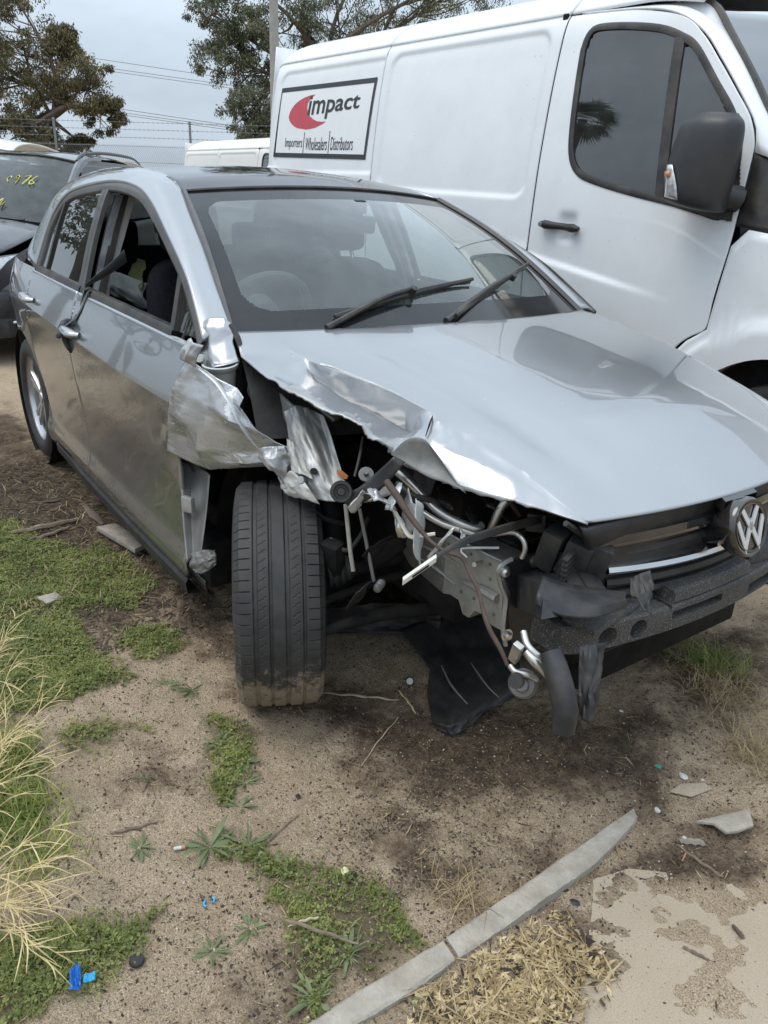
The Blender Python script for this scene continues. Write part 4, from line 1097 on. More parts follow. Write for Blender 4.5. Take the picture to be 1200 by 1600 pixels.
    if side > 0:
        surf_fill('front_glass', [(-.66, .99), (-.69, 1.15), (-.87, 1.222), (-1.06, 1.295), (-1.21, 1.336), (-1.40, 1.36), (-1.60, 1.362), (-1.54, 1.0)], lambda x, z, l: smap(x, z, l - .008, side), 'clear_glass', fd, .02, 0, .012, False)
# torn mirror mount on the near door
plate('mirror_mount_hole', [tuple(smap(x, z, .002)) for x, z in ((-.60, .935), (-.535, .938), (-.525, .962), (-.585, .968))], .003, 'engine_dark', DR[-1][0])
tube('mirror_mount_lip', [smap(-.615, .968, .004), smap(-.55, .972, .007), smap(-.49, .970, .006), smap(-.455, .952, .004)], [.006, .007, .006, .004], 'silver_torn', DR[-1][0], 6, flat=.5)
# roof
rr = []
for x, y, z, cr in ((-1.115, .583, 1.370, .032), (-1.28, .556, 1.407, .036), (-1.5, .538, 1.4285, .038), (-1.75, .525, 1.4395, .038), (-2.1, .525, 1.4365, .037), (-2.45, .536, 1.4085, .034), (-2.80, .568, 1.334, .03)):
    t = np.linspace(-1, 1, 13)
    rr.append(np.stack([x + (.095 if x > -1.2 else .07 if x > -1.4 else .03) * (1 - t**2) * (1 if x > -2 else 0), t * (y - .004), z + cr * (1 - t**2)], 1))
loft('roof', rr, 'roof_glass', CAR, 40, 40, solid=.01, off=-1)
# windscreen: glass with printed black border
def wsurf(a, b):
    xb = -.40 + .185 * (1 - a * a); xt = -1.115 + .095 * (1 - a * a)
    zb = .992 + .02 * (1 - a * a); zt = 1.368 + .03 * (1 - a * a)
    return np.stack([xb + (xt - xb) * b, a * (.735 + (.575 - .735) * b), zb + (zt - zb) * b + .035 * np.sin(np.pi * b)], -1)
def ws_border(a, b): return np.minimum(np.minimum((1 - np.abs(a)) / .085, b / .115), (1 - b) / .125)
na, nb = 300, 180
A, B = np.meshgrid(np.linspace(-.995, .995, na), np.linspace(-.02, .992, nb))
g = wsurf(A.ravel(), B.ravel()); f = np.array(grid_faces(nb, na))
ca = A.ravel()[f].mean(1); cb = B.ravel()[f].mean(1)
qa = np.clip((np.abs(ca) - .80) / .115, 0, 1); qb = np.maximum(np.clip((.23 - cb) / .115, 0, 1), np.clip((cb - .75) / .125, 0, 1))
inside = (np.hypot(qa, qb) < 1.0)
scr = mk('windscreen', g, f[inside], 'screen_glass', CAR)
mk('screen_border', g, f[~inside], 'frit', scr)
for s in (-1, 1):
    tube('screen_seal', wsurf(np.full(20, s * 1.0), np.linspace(-.01, 1, 20)) + (0.006, s * -.004, .004), .011, 'grey_trim', scr, 6, 40)
tube('screen_header', wsurf(np.linspace(-.99, .99, 20), np.full(20, 1.0)) + (0.0, 0, .003), .006, 'black_trim', scr, 6, 40)
box('sensor_pod', tuple(wsurf(np.array(.06), np.array(.86)) + (-.02, 0, -.02)), (.05, .06, .05), 'black_plastic', scr, bev=.012)
cowl = loft('cowl', [wsurf(np.linspace(-.98, .98, 24), np.full(24, .03)) - (0, 0, .012), wsurf(np.linspace(-.98, .98, 24), np.full(24, -.16)) - (0, 0, .03), wsurf(np.linspace(-.98, .98, 24), np.full(24, -.3)) - (0, 0, .10)], 'black_plastic', CAR, 40, 8)
def wiper(piv, elbow, b0, b1, be):
    w = tube('wiper_arm', [piv, (np.array(piv) * .4 + np.array(elbow) * .6) + (0, 0, .012), elbow], [.011, .009, .007], 'black_trim', CAR, 8, 20)
    b0, b1 = np.array(b0), np.array(b1)
    tube('wiper_blade', [b0, b0 * .5 + b1 * .5 + (.004, 0, .008), b1], [.006, .010, .005], 'black_trim', w, 6, 24, flat=1.3)
    tube('wiper_rubber', [b0 - (.01, 0, .012), b0 * .5 + b1 * .5 - (.008, 0, .004), b1 - (.01, 0, .010)], .0035, 'gloss_black', w, 5, 20)
    lathe('wiper_joint', [(.0, .012), (.012, .010), (.013, -.012), (0, -.012)], 'black_trim', w, 10, tuple(be), (.6, 0, .8))
wiper((-0.295,-0.478,1.018), (-0.336,-0.132,1.116), (-0.311,-0.441,1.046), (-0.385,0.159,1.13), (-0.333,-0.135,1.11))
wiper((-0.219,-0.087,1.027), (-0.438,0.416,1.139), (-0.223,-0.042,1.04), (-0.582,0.619,1.156), (-0.418,0.381,1.129))
# ------------------------------------------------------------------ bonnet
_hc = pchip([-.45, -.22, 0, .3, .55, .70, .78, .86], [1.052, 1.022, .988, .93, .862, .80, .762, .71])
def z_hood(x, y): return _hc(x) - (.10 + .06 * (x + .2)) * y * y
HRp = np.array([(-0.347,-0.6,1.006),(-0.222,-0.637,0.982),(-0.149,-0.638,0.969),(-0.084,-0.624,0.96),(0.007,-0.593,0.947),(0.089,-0.558,0.934),(0.194,-0.533,0.916),(0.276,-0.522,0.9),(0.319,-0.52,0.89),(0.385,-0.505,0.872),(0.508,-0.475,0.842),(0.62,-0.463,0.801),(0.715,-0.446,0.762)])
HEp = np.array([(-0.395,-0.725,1.003),(-0.283,-0.76,0.958),(-0.116,-0.78,0.941),(0.051,-0.78,0.932),(0.184,-0.75,0.91),(0.264,-0.73,0.895),(0.299,-0.7,0.864),(0.301,-0.66,0.832),(0.386,-0.62,0.798),(0.473,-0.585,0.784),(0.584,-0.54,0.785),(0.651,-0.49,0.772),(0.722,-0.452,0.763)])
HLx = [-.385, -.30, -.2, -.1, 0, .09, .19, .28, .34, .42, .53, .64, .72]
HLy = [.735, .765, .78, .78, .77, .755, .735, .71, .69, .645, .57, .50, .45]
bow = [.165, .165, .16, .15, .14, .13, .12, .11, .105, .095, .08, .07, .06]
drop = [0, 0, .004, .018, .042, .046, .030, .014, -.012, -.014, -.006, 0, 0]
inn = [0, 0, 0, .0, .022, .024, .016, .0, -.01, -.01, 0, 0, 0]
fr_ = [.5, .5, .5, .55, .6, .6, .62, .55, .5, .5, .5, .5, .5]
WALL = {2: (.012, -.012, -.006), 3: (.006, -.010, -.045), 4: (.0, -.006, -.066), 5: (.0, -.004, -.072), 6: (.0, -.004, -.074), 7: (.004, -.035, -.030)}     # steep face below the kinked ridge
NH, NE = 46, 14
rows = []
for k in range(13):
    t = np.linspace(0, 1, NH)
    x = HLx[k] + (HRp[k, 0] - HLx[k]) * t + bow[k] * (1 - (2 * t - 1)**2)
    y = HLy[k] + (HRp[k, 1] - HLy[k]) * t
    z = z_hood(x, y)
    z[-1] = HRp[k, 2]
    z = z - .010 * np.exp(-((y + .40 - .1 * x) / .05)**2) * sst(.0, .4, np.array(1 - abs(k - 6) / 6.))    # pressed line along the wing side
    main = np.stack([x, y, z], 1)
    M_ = HRp[k] + np.array(WALL[k]) if k in WALL else HRp[k] * (1 - fr_[k]) + HEp[k] * fr_[k] + np.array([0, inn[k], -drop[k]])
    st = np.vstack([resamp([HRp[k], M_], NE // 2 + 1, False)[1:], resamp([M_, (M_ + HEp[k]) / 2 + (0, 0, -.006 if k in WALL else 0), HEp[k]], NE // 2 + 1, True)[1:]])
    rows.append(np.vstack([main, st]))
g = cr_cols(rows, 121, True)
g[:, NH + 1:] = cr_cols(rows, 121, False)[:, NH + 1:]
nu = g.shape[1]
# dents: crumpled strip noise
for i in range(121):
    s = i / 120 * 12
    amp = .0028 * sst(1.5, 3.0, np.array(s)) * sst(11.5, 9.0, np.array(s))
    for j in range(NH, nu):
        q = (j - NH + 1) / NE
        g[i, j, 2] += float(amp) * float(fbm(s * 1.9 + 3, q * 2.1, 3)) * 1.2
        g[i, j, 1] += float(amp) * float(fbm(s * 1.6 + 33, q * 2.7 + 9, 3)) * .9
        if j == nu - 1: g[i, j] += np.array([.004, .004, .004]) * float(fbm(s * 5 + 3, 2.0, 3)) * float(amp) / .0028
f = grid_faces(121, nu); fm = []
for i in range(120):
    for j in range(nu - 1):
        s = i / 120 * 12
        e_ = nu - 1 - j
        w_ = 2.6 + 2.2 * float(fbm(s * 4.0, 1.0, 3))
        fm.append(1 if (2.6 < s < 7.0 and e_ < w_) else 0)
hood = mk('bonnet', g.reshape(-1, 3), [q[::-1] for q in f], ['silver', 'galvanised'], CAR, solid=.005, off=-1, fm=fm, angle=24)
# folded-under lip that shows its grey inner side
FLp = [(0.321,-0.675,0.842),(0.348,-0.655,0.878),(0.389,-0.64,0.89),(0.423,-0.625,0.862),(0.464,-0.615,0.826),(0.495,-0.605,0.795),(0.416,-0.645,0.814)]
loft('folded_lip', [[FLp[0], FLp[1], FLp[2], FLp[3], FLp[4]], [FLp[0], np.array(FLp[6]) * .6 + np.array(FLp[1]) * .4 + (.012, .018, 0), np.array(FLp[6]) * .5 + np.array(FLp[3]) * .5 + (.008, .022, -.004), np.array(FLp[4]) + (.002, .004, -.01), FLp[5]], [np.array(FLp[0]) + (0, 0, -.004), np.array(FLp[6]) + (0, 0, -.004), (np.array(FLp[6]) + FLp[5]) / 2, FLp[5], np.array(FLp[5]) + (.01, 0, -.003)]], 'inner_grey', hood, 24, 12, solid=.002)
tube('torn_edge', [(-0.084,-0.624,0.964), (-0.05,-0.606,0.961), (0.031,-0.578,0.947), (0.128,-0.545,0.931), (0.274,-0.52,0.904)], [.004, .003, .0025, .002, .001], 'galvanised', hood, 5, 40)
tube('torn_edge', [(0.276,-0.522,0.903), (0.3,-0.55,0.891), (0.322,-0.579,0.868)], [.001, .0025, .001], 'engine_dark', hood, 5, 12)
# far front wing: crown beside the bonnet and its side
rows = []
for k in range(13):
    x = HLx[k]; y = HLy[k] + .006; z = float(z_hood(np.array(x), np.array(HLy[k])))
    yy = float(_pl(np.array(x)))
    rows.append([(x, y, z), (x + .002, y * .45 + yy * .55 - .02, z - .022), (x + .004, yy - .018, z - .075), (x + .004, yy, z - .16), (x + .004, yy - .004, z - .26)])
loft('far_wing', rows, 'silver', CAR, 16, 50, solid=.006, flip=True)
# ------------------------------------------------------------------ hatchback: crushed corner
def crumple(name, rows, m, parent, nu=44, nv=36, amp=.004, fq=9.0, seed=0.0, solid=.0015, fm_fn=None, sharp=26, su=False, sv=False):
    rr_ = [resamp(r, nu, su) for r in rows]
    g = cr_cols(rr_, nv, sv)
    c = g.reshape(-1, 3)
    du = np.gradient(g, axis=1); dv = np.gradient(g, axis=0)
    n = np.cross(du, dv); n /= np.linalg.norm(n, axis=2)[..., None] + 1e-9
    U, V_ = np.meshgrid(np.linspace(0, 1, nu), np.linspace(0, 1, nv))
    k = fbm(U * fq + seed, V_ * fq * .8 + seed * 1.7, 3, .55)
    ridge = (1 - np.abs(fbm(U * fq * .55 + seed + 9, V_ * fq * .5 + seed, 2))) - .6
    g = g + n * (amp * (k * .8 + ridge * 1.1))[..., None]
    f = grid_faces(nv, nu)
    fm = None
    if fm_fn is not None:
        fm = [fm_fn(U[0, j], V_[i, 0]) for i in range(nv - 1) for j in range(nu - 1)]
    return mk(name, g.reshape(-1, 3), f, m, parent, solid=solid, off=0, fm=fm, angle=sharp)
def scuffed():
    """silver paint with scraped white and bare patches"""
    m = mat('silver_scuffed', (0.46, 0.47, 0.49), 0.34, 0.55, 0.5, var=0.06, scale=9)
    nt = m.node_tree; b = nt.nodes['Principled BSDF']
    t = N(nt, 'ShaderNodeTexCoord'); v = t.outputs['Object']
    mp_ = N(nt, 'ShaderNodeMapping'); mp_.inputs['Rotation'].default_value = (0, R(-32), 0); mp_.inputs['Scale'].default_value = (6, 6, 26)
    nt.links.new(v, mp_.inputs[0])
    scr_ = _noise(nt, mp_.outputs[0], 1.6, 7.0, 0.75)
    blot = _noise(nt, v, 5.5, 9.0, 0.62, 0.8)
    blot2 = _noise(nt, v, 8.0, 9.0, 0.66, 1.4)
    c = b.inputs['Base Color'].links[0].from_socket
    streak = _ramp(nt, scr_, .50, .66)
    zone = _ramp(nt, blot, .40, .62)
    c = _mix(nt, _math(nt, 'MULTIPLY', _math(nt, 'MULTIPLY', streak, zone), .7), c, (0.66, 0.67, 0.68))
    patch = _ramp(nt, blot2, .600, .608)
    c = _mix(nt, patch, c, (0.66, 0.67, 0.67))
    rim = _math(nt, 'MULTIPLY', _ramp(nt, blot2, .588, .598), _ramp(nt, blot2, .612, .602))
    c = _mix(nt, rim, c, (0.22, 0.22, 0.21))
    grime = _math(nt, 'MULTIPLY', _ramp(nt, blot, .50, .38), _ramp(nt, scr_, .50, .62, 0, .35))
    c = _mix(nt, grime, c, (0.36, 0.345, 0.31))
    nt.links.new(c, b.inputs['Base Color'])
    met = _math(nt, 'SUBTRACT', .60, _math(nt, 'MULTIPLY', _math(nt, 'MAXIMUM', _math(nt, 'MULTIPLY', streak, zone), patch), .5))
    nt.links.new(met, b.inputs['Metallic'])
    nt.links.new(_ramp(nt, scr_, .45, .65, .26, .55), b.inputs['Roughness'])
    b.inputs['Coat Weight'].default_value = 0.7
    bn = N(nt, 'ShaderNodeBump', i_Strength=.35, i_Distance=.003)
    hh_ = _math(nt, 'ADD', _math(nt, 'MULTIPLY', scr_, .35), _ramp(nt, blot2, .596, .606, .5, 0))
    nt.links.new(hh_, bn.inputs['Height']); nt.links.new(bn.outputs[0], b.inputs['Normal'])
scuffed()
wing = crumple('crumpled_wing', [
    [(-0.308,-0.905,0.963),(-0.269,-0.89,0.948),(-0.202,-0.867,0.926),(-0.154,-0.835,0.908),(-0.104,-0.84,0.894)],
    [(-0.329,-0.92,0.925),(-0.276,-0.897,0.908),(-0.202,-0.88,0.898),(-0.143,-0.854,0.883),(-0.107,-0.853,0.871)],
    [(-0.36,-0.933,0.871),(-0.281,-0.913,0.861),(-0.207,-0.893,0.852),(-0.117,-0.879,0.836),(-0.079,-0.819,0.812)],
    [(-0.411,-0.931,0.796),(-0.321,-0.935,0.792),(-0.231,-0.902,0.788),(-0.115,-0.837,0.796),(-0.05,-0.779,0.781)],
    [(-0.458,-0.92,0.721),(-0.38,-0.885,0.72),(-0.27,-0.913,0.716),(-0.145,-0.827,0.729),(-0.024,-0.757,0.771)],
    [(-0.475,-0.917,0.688),(-0.372,-0.885,0.688),(-0.279,-0.885,0.676),(-0.131,-0.825,0.704),(-0.012,-0.752,0.746)],
    [(-0.494,-0.914,0.65),(-0.374,-0.884,0.642),(-0.294,-0.863,0.644),(-0.141,-0.808,0.69),(-0.014,-0.738,0.726)]],
    'silver_scuffed', CAR, 70, 54, .0020, 6.0, 2.3)
# rolled seam along the upper fold, creased flap end, arch lip under the wing
tube('rolled_seam', [(-0.251,-0.898,0.946), (-0.185,-0.879,0.92), (-0.124,-0.87,0.88), (-0.088,-0.862,0.836), (-0.066,-0.837,0.787), (-0.056,-0.817,0.759)], [.004, .006, .007, .007, .006, .003], 'silver_torn', wing, 6, 40, flat=.55)
crumple('torn_flap', [[(-0.06,-0.82,0.769),(-0.037,-0.79,0.775),(-0.002,-0.777,0.783)], [(-0.068,-0.819,0.741),(-0.02,-0.805,0.747),(0,-0.772,0.765)], [(-0.042,-0.802,0.71),(-0.014,-0.801,0.711),(-0.002,-0.757,0.735)], [(-0.035,-0.773,0.687),(-0.019,-0.776,0.677),(-0.014,-0.762,0.674)]], 'silver_torn', wing, 22, 22, .006, 5, 4.1)
crumple('torn_flap', [[(-0.309,-0.928,0.965),(-0.276,-0.924,0.961),(-0.258,-0.903,0.948)], [(-0.289,-0.925,0.995),(-0.257,-0.927,0.988),(-0.246,-0.903,0.974)], [(-0.279,-0.904,1.022),(-0.247,-0.911,1.015),(-0.241,-0.885,1.007)]], 'silver_torn', wing, 16, 14, .004, 4, 7.7)
crumple('arch_flange', [[(-0.387,-0.88,0.641),(-0.279,-0.837,0.655),(-0.149,-0.789,0.694),(-0.068,-0.746,0.704)], [(-0.387,-0.824,0.633),(-0.297,-0.776,0.64),(-0.182,-0.735,0.68),(-0.077,-0.704,0.694)]], 'primer', wing, 30, 6, .003, 8, 1.1)
# A-pillar foot with torn sheet and the grey plastic end below it
foot = crumple('pillar_foot', [
    [(-0.456,-0.807,1.026),(-0.419,-0.793,1.047),(-0.387,-0.76,1.051),(-0.378,-0.74,1.033)],
    [(-0.445,-0.819,1.005),(-0.404,-0.806,1.025),(-0.368,-0.769,1.024),(-0.357,-0.739,1.012)],
    [(-0.424,-0.822,0.961),(-0.379,-0.811,0.978),(-0.352,-0.777,0.989),(-0.345,-0.756,0.991)],
    [(-0.396,-0.826,0.929),(-0.345,-0.821,0.932),(-0.315,-0.79,0.944),(-0.312,-0.757,0.954)],
    [(-0.377,-0.825,0.921),(-0.328,-0.826,0.923),(-0.303,-0.796,0.935),(-0.3,-0.756,0.943)]], 'silver', CAR, 26, 26, .002, 4, 6.0)
lathe('pillar_cup', [(.040, .0), (.050, .01), (.052, .02), (.047, .022), (.042, .0), (.036, -.05), (.03, -.055)], 'primer', foot, 24, (-0.335,-0.799,0.916), (.1, -.1, 1))
lathe('bolt', [(0, .006), (.012, .006), (.013, -.01)], 'primer', foot, 10, (-0.358,-0.85,0.949), (.7, -.6, .3))
tube('pillar_gap', [(-0.371,-0.748,1.034), (-0.347,-0.74,0.999), (-0.313,-0.742,0.96)], [.006, .010, .006], 'black_trim', foot, 6)
# front apron: inner rail, bent upper panel with pressed ridges
loft('inner_rail', [[(-0.496,-0.713,0.911),(-0.322,-0.677,0.885),(-0.125,-0.662,0.835)], [(-0.468,-0.712,0.858),(-0.292,-0.684,0.817),(-0.113,-0.679,0.79)], [(-0.476,-0.685,0.81),(-0.292,-0.654,0.755),(-0.123,-0.664,0.726)]], 'rail_metal', CAR, 20, 10, sv=False, solid=.01)
loft('inner_rail_top', [[(-0.511,-0.663,0.934),(-0.329,-0.611,0.886),(-0.081,-0.544,0.813)], [(-0.396,-0.661,0.897),(-0.244,-0.626,0.858),(-0.063,-0.597,0.806)]], 'galvanised', CAR, 20, 6, solid=.01)
def ridged(u, v): return 0
apron = crumple('bent_apron', [
    [(-0.143,-0.705,0.833),(-0.123,-0.69,0.848),(-0.1,-0.676,0.853),(-0.071,-0.653,0.845),(-0.036,-0.642,0.838)],
    [(-0.098,-0.719,0.801),(-0.074,-0.707,0.819),(-0.052,-0.692,0.823),(-0.023,-0.661,0.811),(0.012,-0.652,0.807)],
    [(-0.046,-0.735,0.763),(-0.021,-0.724,0.782),(0.005,-0.707,0.782),(0.037,-0.674,0.767),(0.071,-0.666,0.763)],
    [(0.008,-0.751,0.72),(0.033,-0.736,0.74),(0.063,-0.717,0.737),(0.095,-0.691,0.721),(0.129,-0.68,0.722)],
    [(0.048,-0.754,0.683),(0.074,-0.739,0.695),(0.102,-0.725,0.695),(0.133,-0.709,0.691),(0.162,-0.686,0.701)],
    [(0.079,-0.743,0.655),(0.105,-0.736,0.663),(0.128,-0.725,0.665),(0.149,-0.706,0.669),(0.164,-0.688,0.68)]], 'galvanised', CAR, 44, 50, .0032, 6, 11.0, su=True)
crumple('apron_flap', [[(-0.061,-0.766,0.678),(-0.024,-0.777,0.692),(0.017,-0.771,0.722),(0.059,-0.761,0.709)], [(-0.024,-0.775,0.664),(0.026,-0.779,0.679),(0.067,-0.773,0.692),(0.094,-0.759,0.692)], [(-0.005,-0.77,0.644),(0.04,-0.766,0.653),(0.086,-0.76,0.664),(0.112,-0.741,0.654)]], 'primer', apron, 24, 16, .004, 5, 3.0)
crumple('apron_side', [[(-0.063,-0.741,0.782),(-0.043,-0.739,0.78),(-0.021,-0.73,0.77)], [(-0.018,-0.764,0.749),(0.009,-0.756,0.757),(0.027,-0.735,0.74)], [(0.021,-0.765,0.711),(0.054,-0.761,0.72),(0.076,-0.74,0.706)]], 'primer', apron, 14, 16, .004, 4, 8.0)
plate('hole', [(0.077,-0.727,0.73),(0.079,-0.729,0.727),(0.078,-0.733,0.724),(0.074,-0.736,0.722),(0.069,-0.739,0.722),(0.064,-0.74,0.724),(0.06,-0.739,0.727),(0.058,-0.737,0.73),(0.059,-0.733,0.733),(0.063,-0.73,0.735),(0.068,-0.727,0.735),(0.073,-0.726,0.733)], .002, 'engine_dark', apron)
plate('rust_patch', [(0.107,-0.688,0.737),(0.124,-0.68,0.736),(0.143,-0.676,0.729),(0.145,-0.682,0.722),(0.131,-0.69,0.722),(0.116,-0.692,0.728)], .003, 'rust', apron)
lathe('bolt', [(0, .008), (.010, .008), (.012, -.004)], 'galvanised', apron, 8, (0.057,-0.764,0.707), (.6, -.7, .4))
# black bracket arm with round bush
ba = loft('bracket_arm', [[(0.355,-0.692,0.848),(0.374,-0.675,0.836)], [(0.331,-0.716,0.81),(0.352,-0.702,0.788)], [(0.302,-0.751,0.765),(0.324,-0.739,0.739)], [(0.266,-0.777,0.745),(0.285,-0.766,0.724)]], 'navy_plastic', CAR, 6, 16, solid=.014)
lathe('bush', [(0, .012), (.008, .012), (.010, .006), (.016, .006), (.018, .014), (.024, .014), (.026, -.01)], 'black_plastic', ba, 24, (0.286,-0.788,0.757), (.8, -.5, .35))
lathe('washer_nut', [(0, .022), (.006, .022), (.006, .006), (.018, .006), (.018, 0)], 'dull_metal', ba, 16, (0.271,-0.71,0.779), (.6, -.4, .6))
loft('torn_bracket', [[(0.285,-0.766,0.724),(0.321,-0.728,0.734),(0.358,-0.697,0.758)], [(0.267,-0.749,0.731),(0.3,-0.714,0.744),(0.33,-0.691,0.769)]], 'rail_metal', ba, 12, 4, solid=.002)
tube('prop_stub', [(0.189,-0.666,0.844), (0.216,-0.692,0.807), (0.233,-0.717,0.764)], [.003, .0045, .003], 'black_trim', CAR, 6)
# ------------------------------------------------------------------ engine bay
bay = mk('engine_bay', *join_geo([
    box_geo((-.02, 0.05, .52), (.75, 1.05, .40), None, .05), box_geo((.05, .10, .76), (.55, .60, .12), None, .05),
    box_geo((-.40, 0, .62), (.06, 1.44, .74), None, .02), box_geo((.10, .70, .52), (1.0, .10, .55), None, .03),
    box_geo((-.14, -.26, .66), (.40, .06, .36), None, .02), box_geo((.58, .12, .42), (.05, .72, .46), None, .01)]), 'engine_dark', CAR, smooth=True)
box('battery', (0.15,-0.367,0.588), (.18, .17, .17), 'black_plastic', CAR, bev=.012)
box('fuse_box', (-0.032,-0.351,0.703), (.14, .12, .16), 'engine_dark', CAR, bev=.012)
for k, (u, v, t, s_) in enumerate([(650,760,1.98,0.035),(668,770,2,0.03),(715,800,2,0.03),(740,785,2.05,0.035),(790,820,1.95,0.03),(845,830,1.9,0.04)]):
    pass
for q, s_ in zip([(0.224,-0.474,0.681),(0.235,-0.438,0.66),(0.288,-0.385,0.631),(0.282,-0.323,0.626),(0.416,-0.354,0.609)], ((.03, .05, .12), (.03, .05, .10), (.05, .06, .06), (.07, .05, .06), (.06, .05, .08))):
    box('bay_component', tuple(q), s_, 'black_plastic', CAR, rot=Euler((.3, .2, .5)), bev=.008)
def pipe(nm, pts, r, m, n=40, seg=10): return tube(nm, pts, r, m, CAR, seg, n)
pipe('coolant_pipe', [(0.268,-0.634,0.787),(0.302,-0.62,0.768),(0.341,-0.604,0.74),(0.391,-0.593,0.711),(0.435,-0.565,0.689),(0.467,-0.532,0.676),(0.466,-0.511,0.681)], [.013, .014, .012, .011, .011, .012, .010], 'steel')
pipe('coolant_pipe', [(0.35,-0.638,0.727),(0.383,-0.625,0.707),(0.425,-0.599,0.688),(0.456,-0.565,0.676),(0.481,-0.537,0.666)], .008, 'steel')
pipe('coolant_pipe', [(0.495,-0.46,0.749),(0.486,-0.474,0.721),(0.48,-0.485,0.689),(0.468,-0.485,0.662)], [.011, .011, .010, .008], 'steel')
pipe('coolant_pipe', [(0.502,-0.507,0.669),(0.552,-0.496,0.691),(0.583,-0.494,0.687),(0.594,-0.493,0.666),(0.59,-0.496,0.642)], .006, 'steel')
pipe('black_hose', [(0.319,-0.655,0.764),(0.365,-0.641,0.745),(0.38,-0.595,0.729),(0.383,-0.545,0.69)], .008, 'black_plastic')
pipe('black_hose', [(0.353,-0.619,0.695),(0.39,-0.589,0.666),(0.403,-0.559,0.657)], .024, 'engine_dark')
pipe('wiring_harness', [(0.379,-0.729,0.802),(0.421,-0.726,0.776),(0.47,-0.721,0.741),(0.535,-0.722,0.717),(0.576,-0.711,0.705),(0.62,-0.705,0.707),(0.657,-0.713,0.688),(0.688,-0.715,0.664),(0.712,-0.721,0.634),(0.742,-0.727,0.607),(0.776,-0.727,0.581),(0.8,-0.728,0.558)], [.008, .0085, .007, .006, .004, .004, .004, .004, .0045, .005, .005, .004], 'harness_brown', 90)
pipe('white_clip', [(0.399,-0.715,0.732),(0.424,-0.714,0.71),(0.45,-0.711,0.691),(0.462,-0.693,0.692),(0.48,-0.663,0.698)], [.004, .0045, .005, .005, .004], 'connector_cream', 20, 6)
crumple('torn_foil', [[(0.377,-0.709,0.731),(0.386,-0.701,0.724),(0.401,-0.694,0.705)],[(0.394,-0.709,0.697),(0.412,-0.704,0.695),(0.422,-0.697,0.686)],[(0.4,-0.705,0.667),(0.415,-0.698,0.671),(0.425,-0.682,0.675)]], 'steel', CAR, 14, 14, .004, 4, 2.0)
rC = np.random.default_rng(5)
for k in range(64):       # looms, clips and small hoses filling the corner of the bay
    a = np.array((.12 + .48 * rC.random(), -.44 + .34 * rC.random(), .47 + .26 * rC.random()))
    d = rC.normal(size=3) * np.array((.10, .07, .05)); e = rC.normal(size=3) * .03
    m_ = ('black_trim', 'engine_dark', 'black_plastic', 'steel', 'harness_brown', 'black_trim')[k % 6]
    tube('loom_cable', [a, a + d * .5 + e, a + d], (.0025 + .004 * rC.random()) * (1.6 if k % 6 == 2 else 1), m_, bay, 6, 14)
for k in range(30):
    a = np.array((.10 + .46 * rC.random(), -.42 + .30 * rC.random(), .45 + .26 * rC.random()))
    box('bay_clip', tuple(a), tuple(.012 + .035 * rC.random(3)), ('black_plastic', 'navy_plastic', 'rail_metal')[k % 3], bay, rot=Euler(tuple(rC.normal(size=3) * .5)), bev=.003)
for k, c_ in enumerate([(0.377,-0.732,0.749),(0.42,-0.69,0.725),(0.46,-0.692,0.697),(0.402,-0.719,0.771),(0.523,-0.679,0.697),(0.328,-0.768,0.743),(0.358,-0.746,0.767),(0.529,-0.63,0.703)]):
    c_ = np.array(c_); u_ = rC.normal(size=3) * .018; w_ = rC.normal(size=3) * .018
    crumple('torn_shard', [[c_ - u_ - w_, c_ - w_ * 1.2, c_ + u_ - w_], [c_ - u_ * .9, c_ + rC.normal(size=3) * .008, c_ + u_], [c_ - u_ + w_, c_ + w_, c_ + u_ * .6 + w_ * .8]], ('silver_torn', 'galvanised', 'primer')[k % 3], bay, 10, 10, .004, 4, k * 1.7)
sp_c = np.array((0.051,-0.664,0.595))
tube('coil_spring', [sp_c + np.array((.055 * math.cos(t), .055 * math.sin(t), .10 - .018 * t)) for t in np.linspace(0, 22, 90)], .007, 'engine_dark', CAR, 6, 180)
box('steering_knuckle', (0.143,-0.719,0.495), (.06, .05, .14), 'engine_dark', CAR, rot=Euler((.2, .1, .4)), bev=.02)
tube('brake_hose', [(0.133,-0.722,0.562),(0.181,-0.705,0.544),(0.16,-0.652,0.556),(0.119,-0.595,0.587)], .006, 'rubber', CAR, 8, 24)
for k, c_ in enumerate([(0.362,-0.549,0.7),(0.45,-0.523,0.694),(0.467,-0.458,0.702),(0.471,-0.419,0.696),(0.293,-0.566,0.73),(0.245,-0.63,0.552),(0.246,-0.706,0.445),(0.284,-0.465,0.708)]):
    c_ = np.array(c_); u_ = rC.normal(size=3) * .035; w_ = rC.normal(size=3) * .030
    crumple('torn_plastic', [[c_ - u_ - w_, c_ - w_ * 1.2, c_ + u_ - w_], [c_ - u_ * .9, c_ + rC.normal(size=3) * .014, c_ + u_], [c_ - u_ + w_, c_ + w_, c_ + u_ * .6 + w_ * .8]], ('black_plastic', 'engine_dark')[k % 2], bay, 12, 12, .005, 4, k * 2.7, solid=.002)
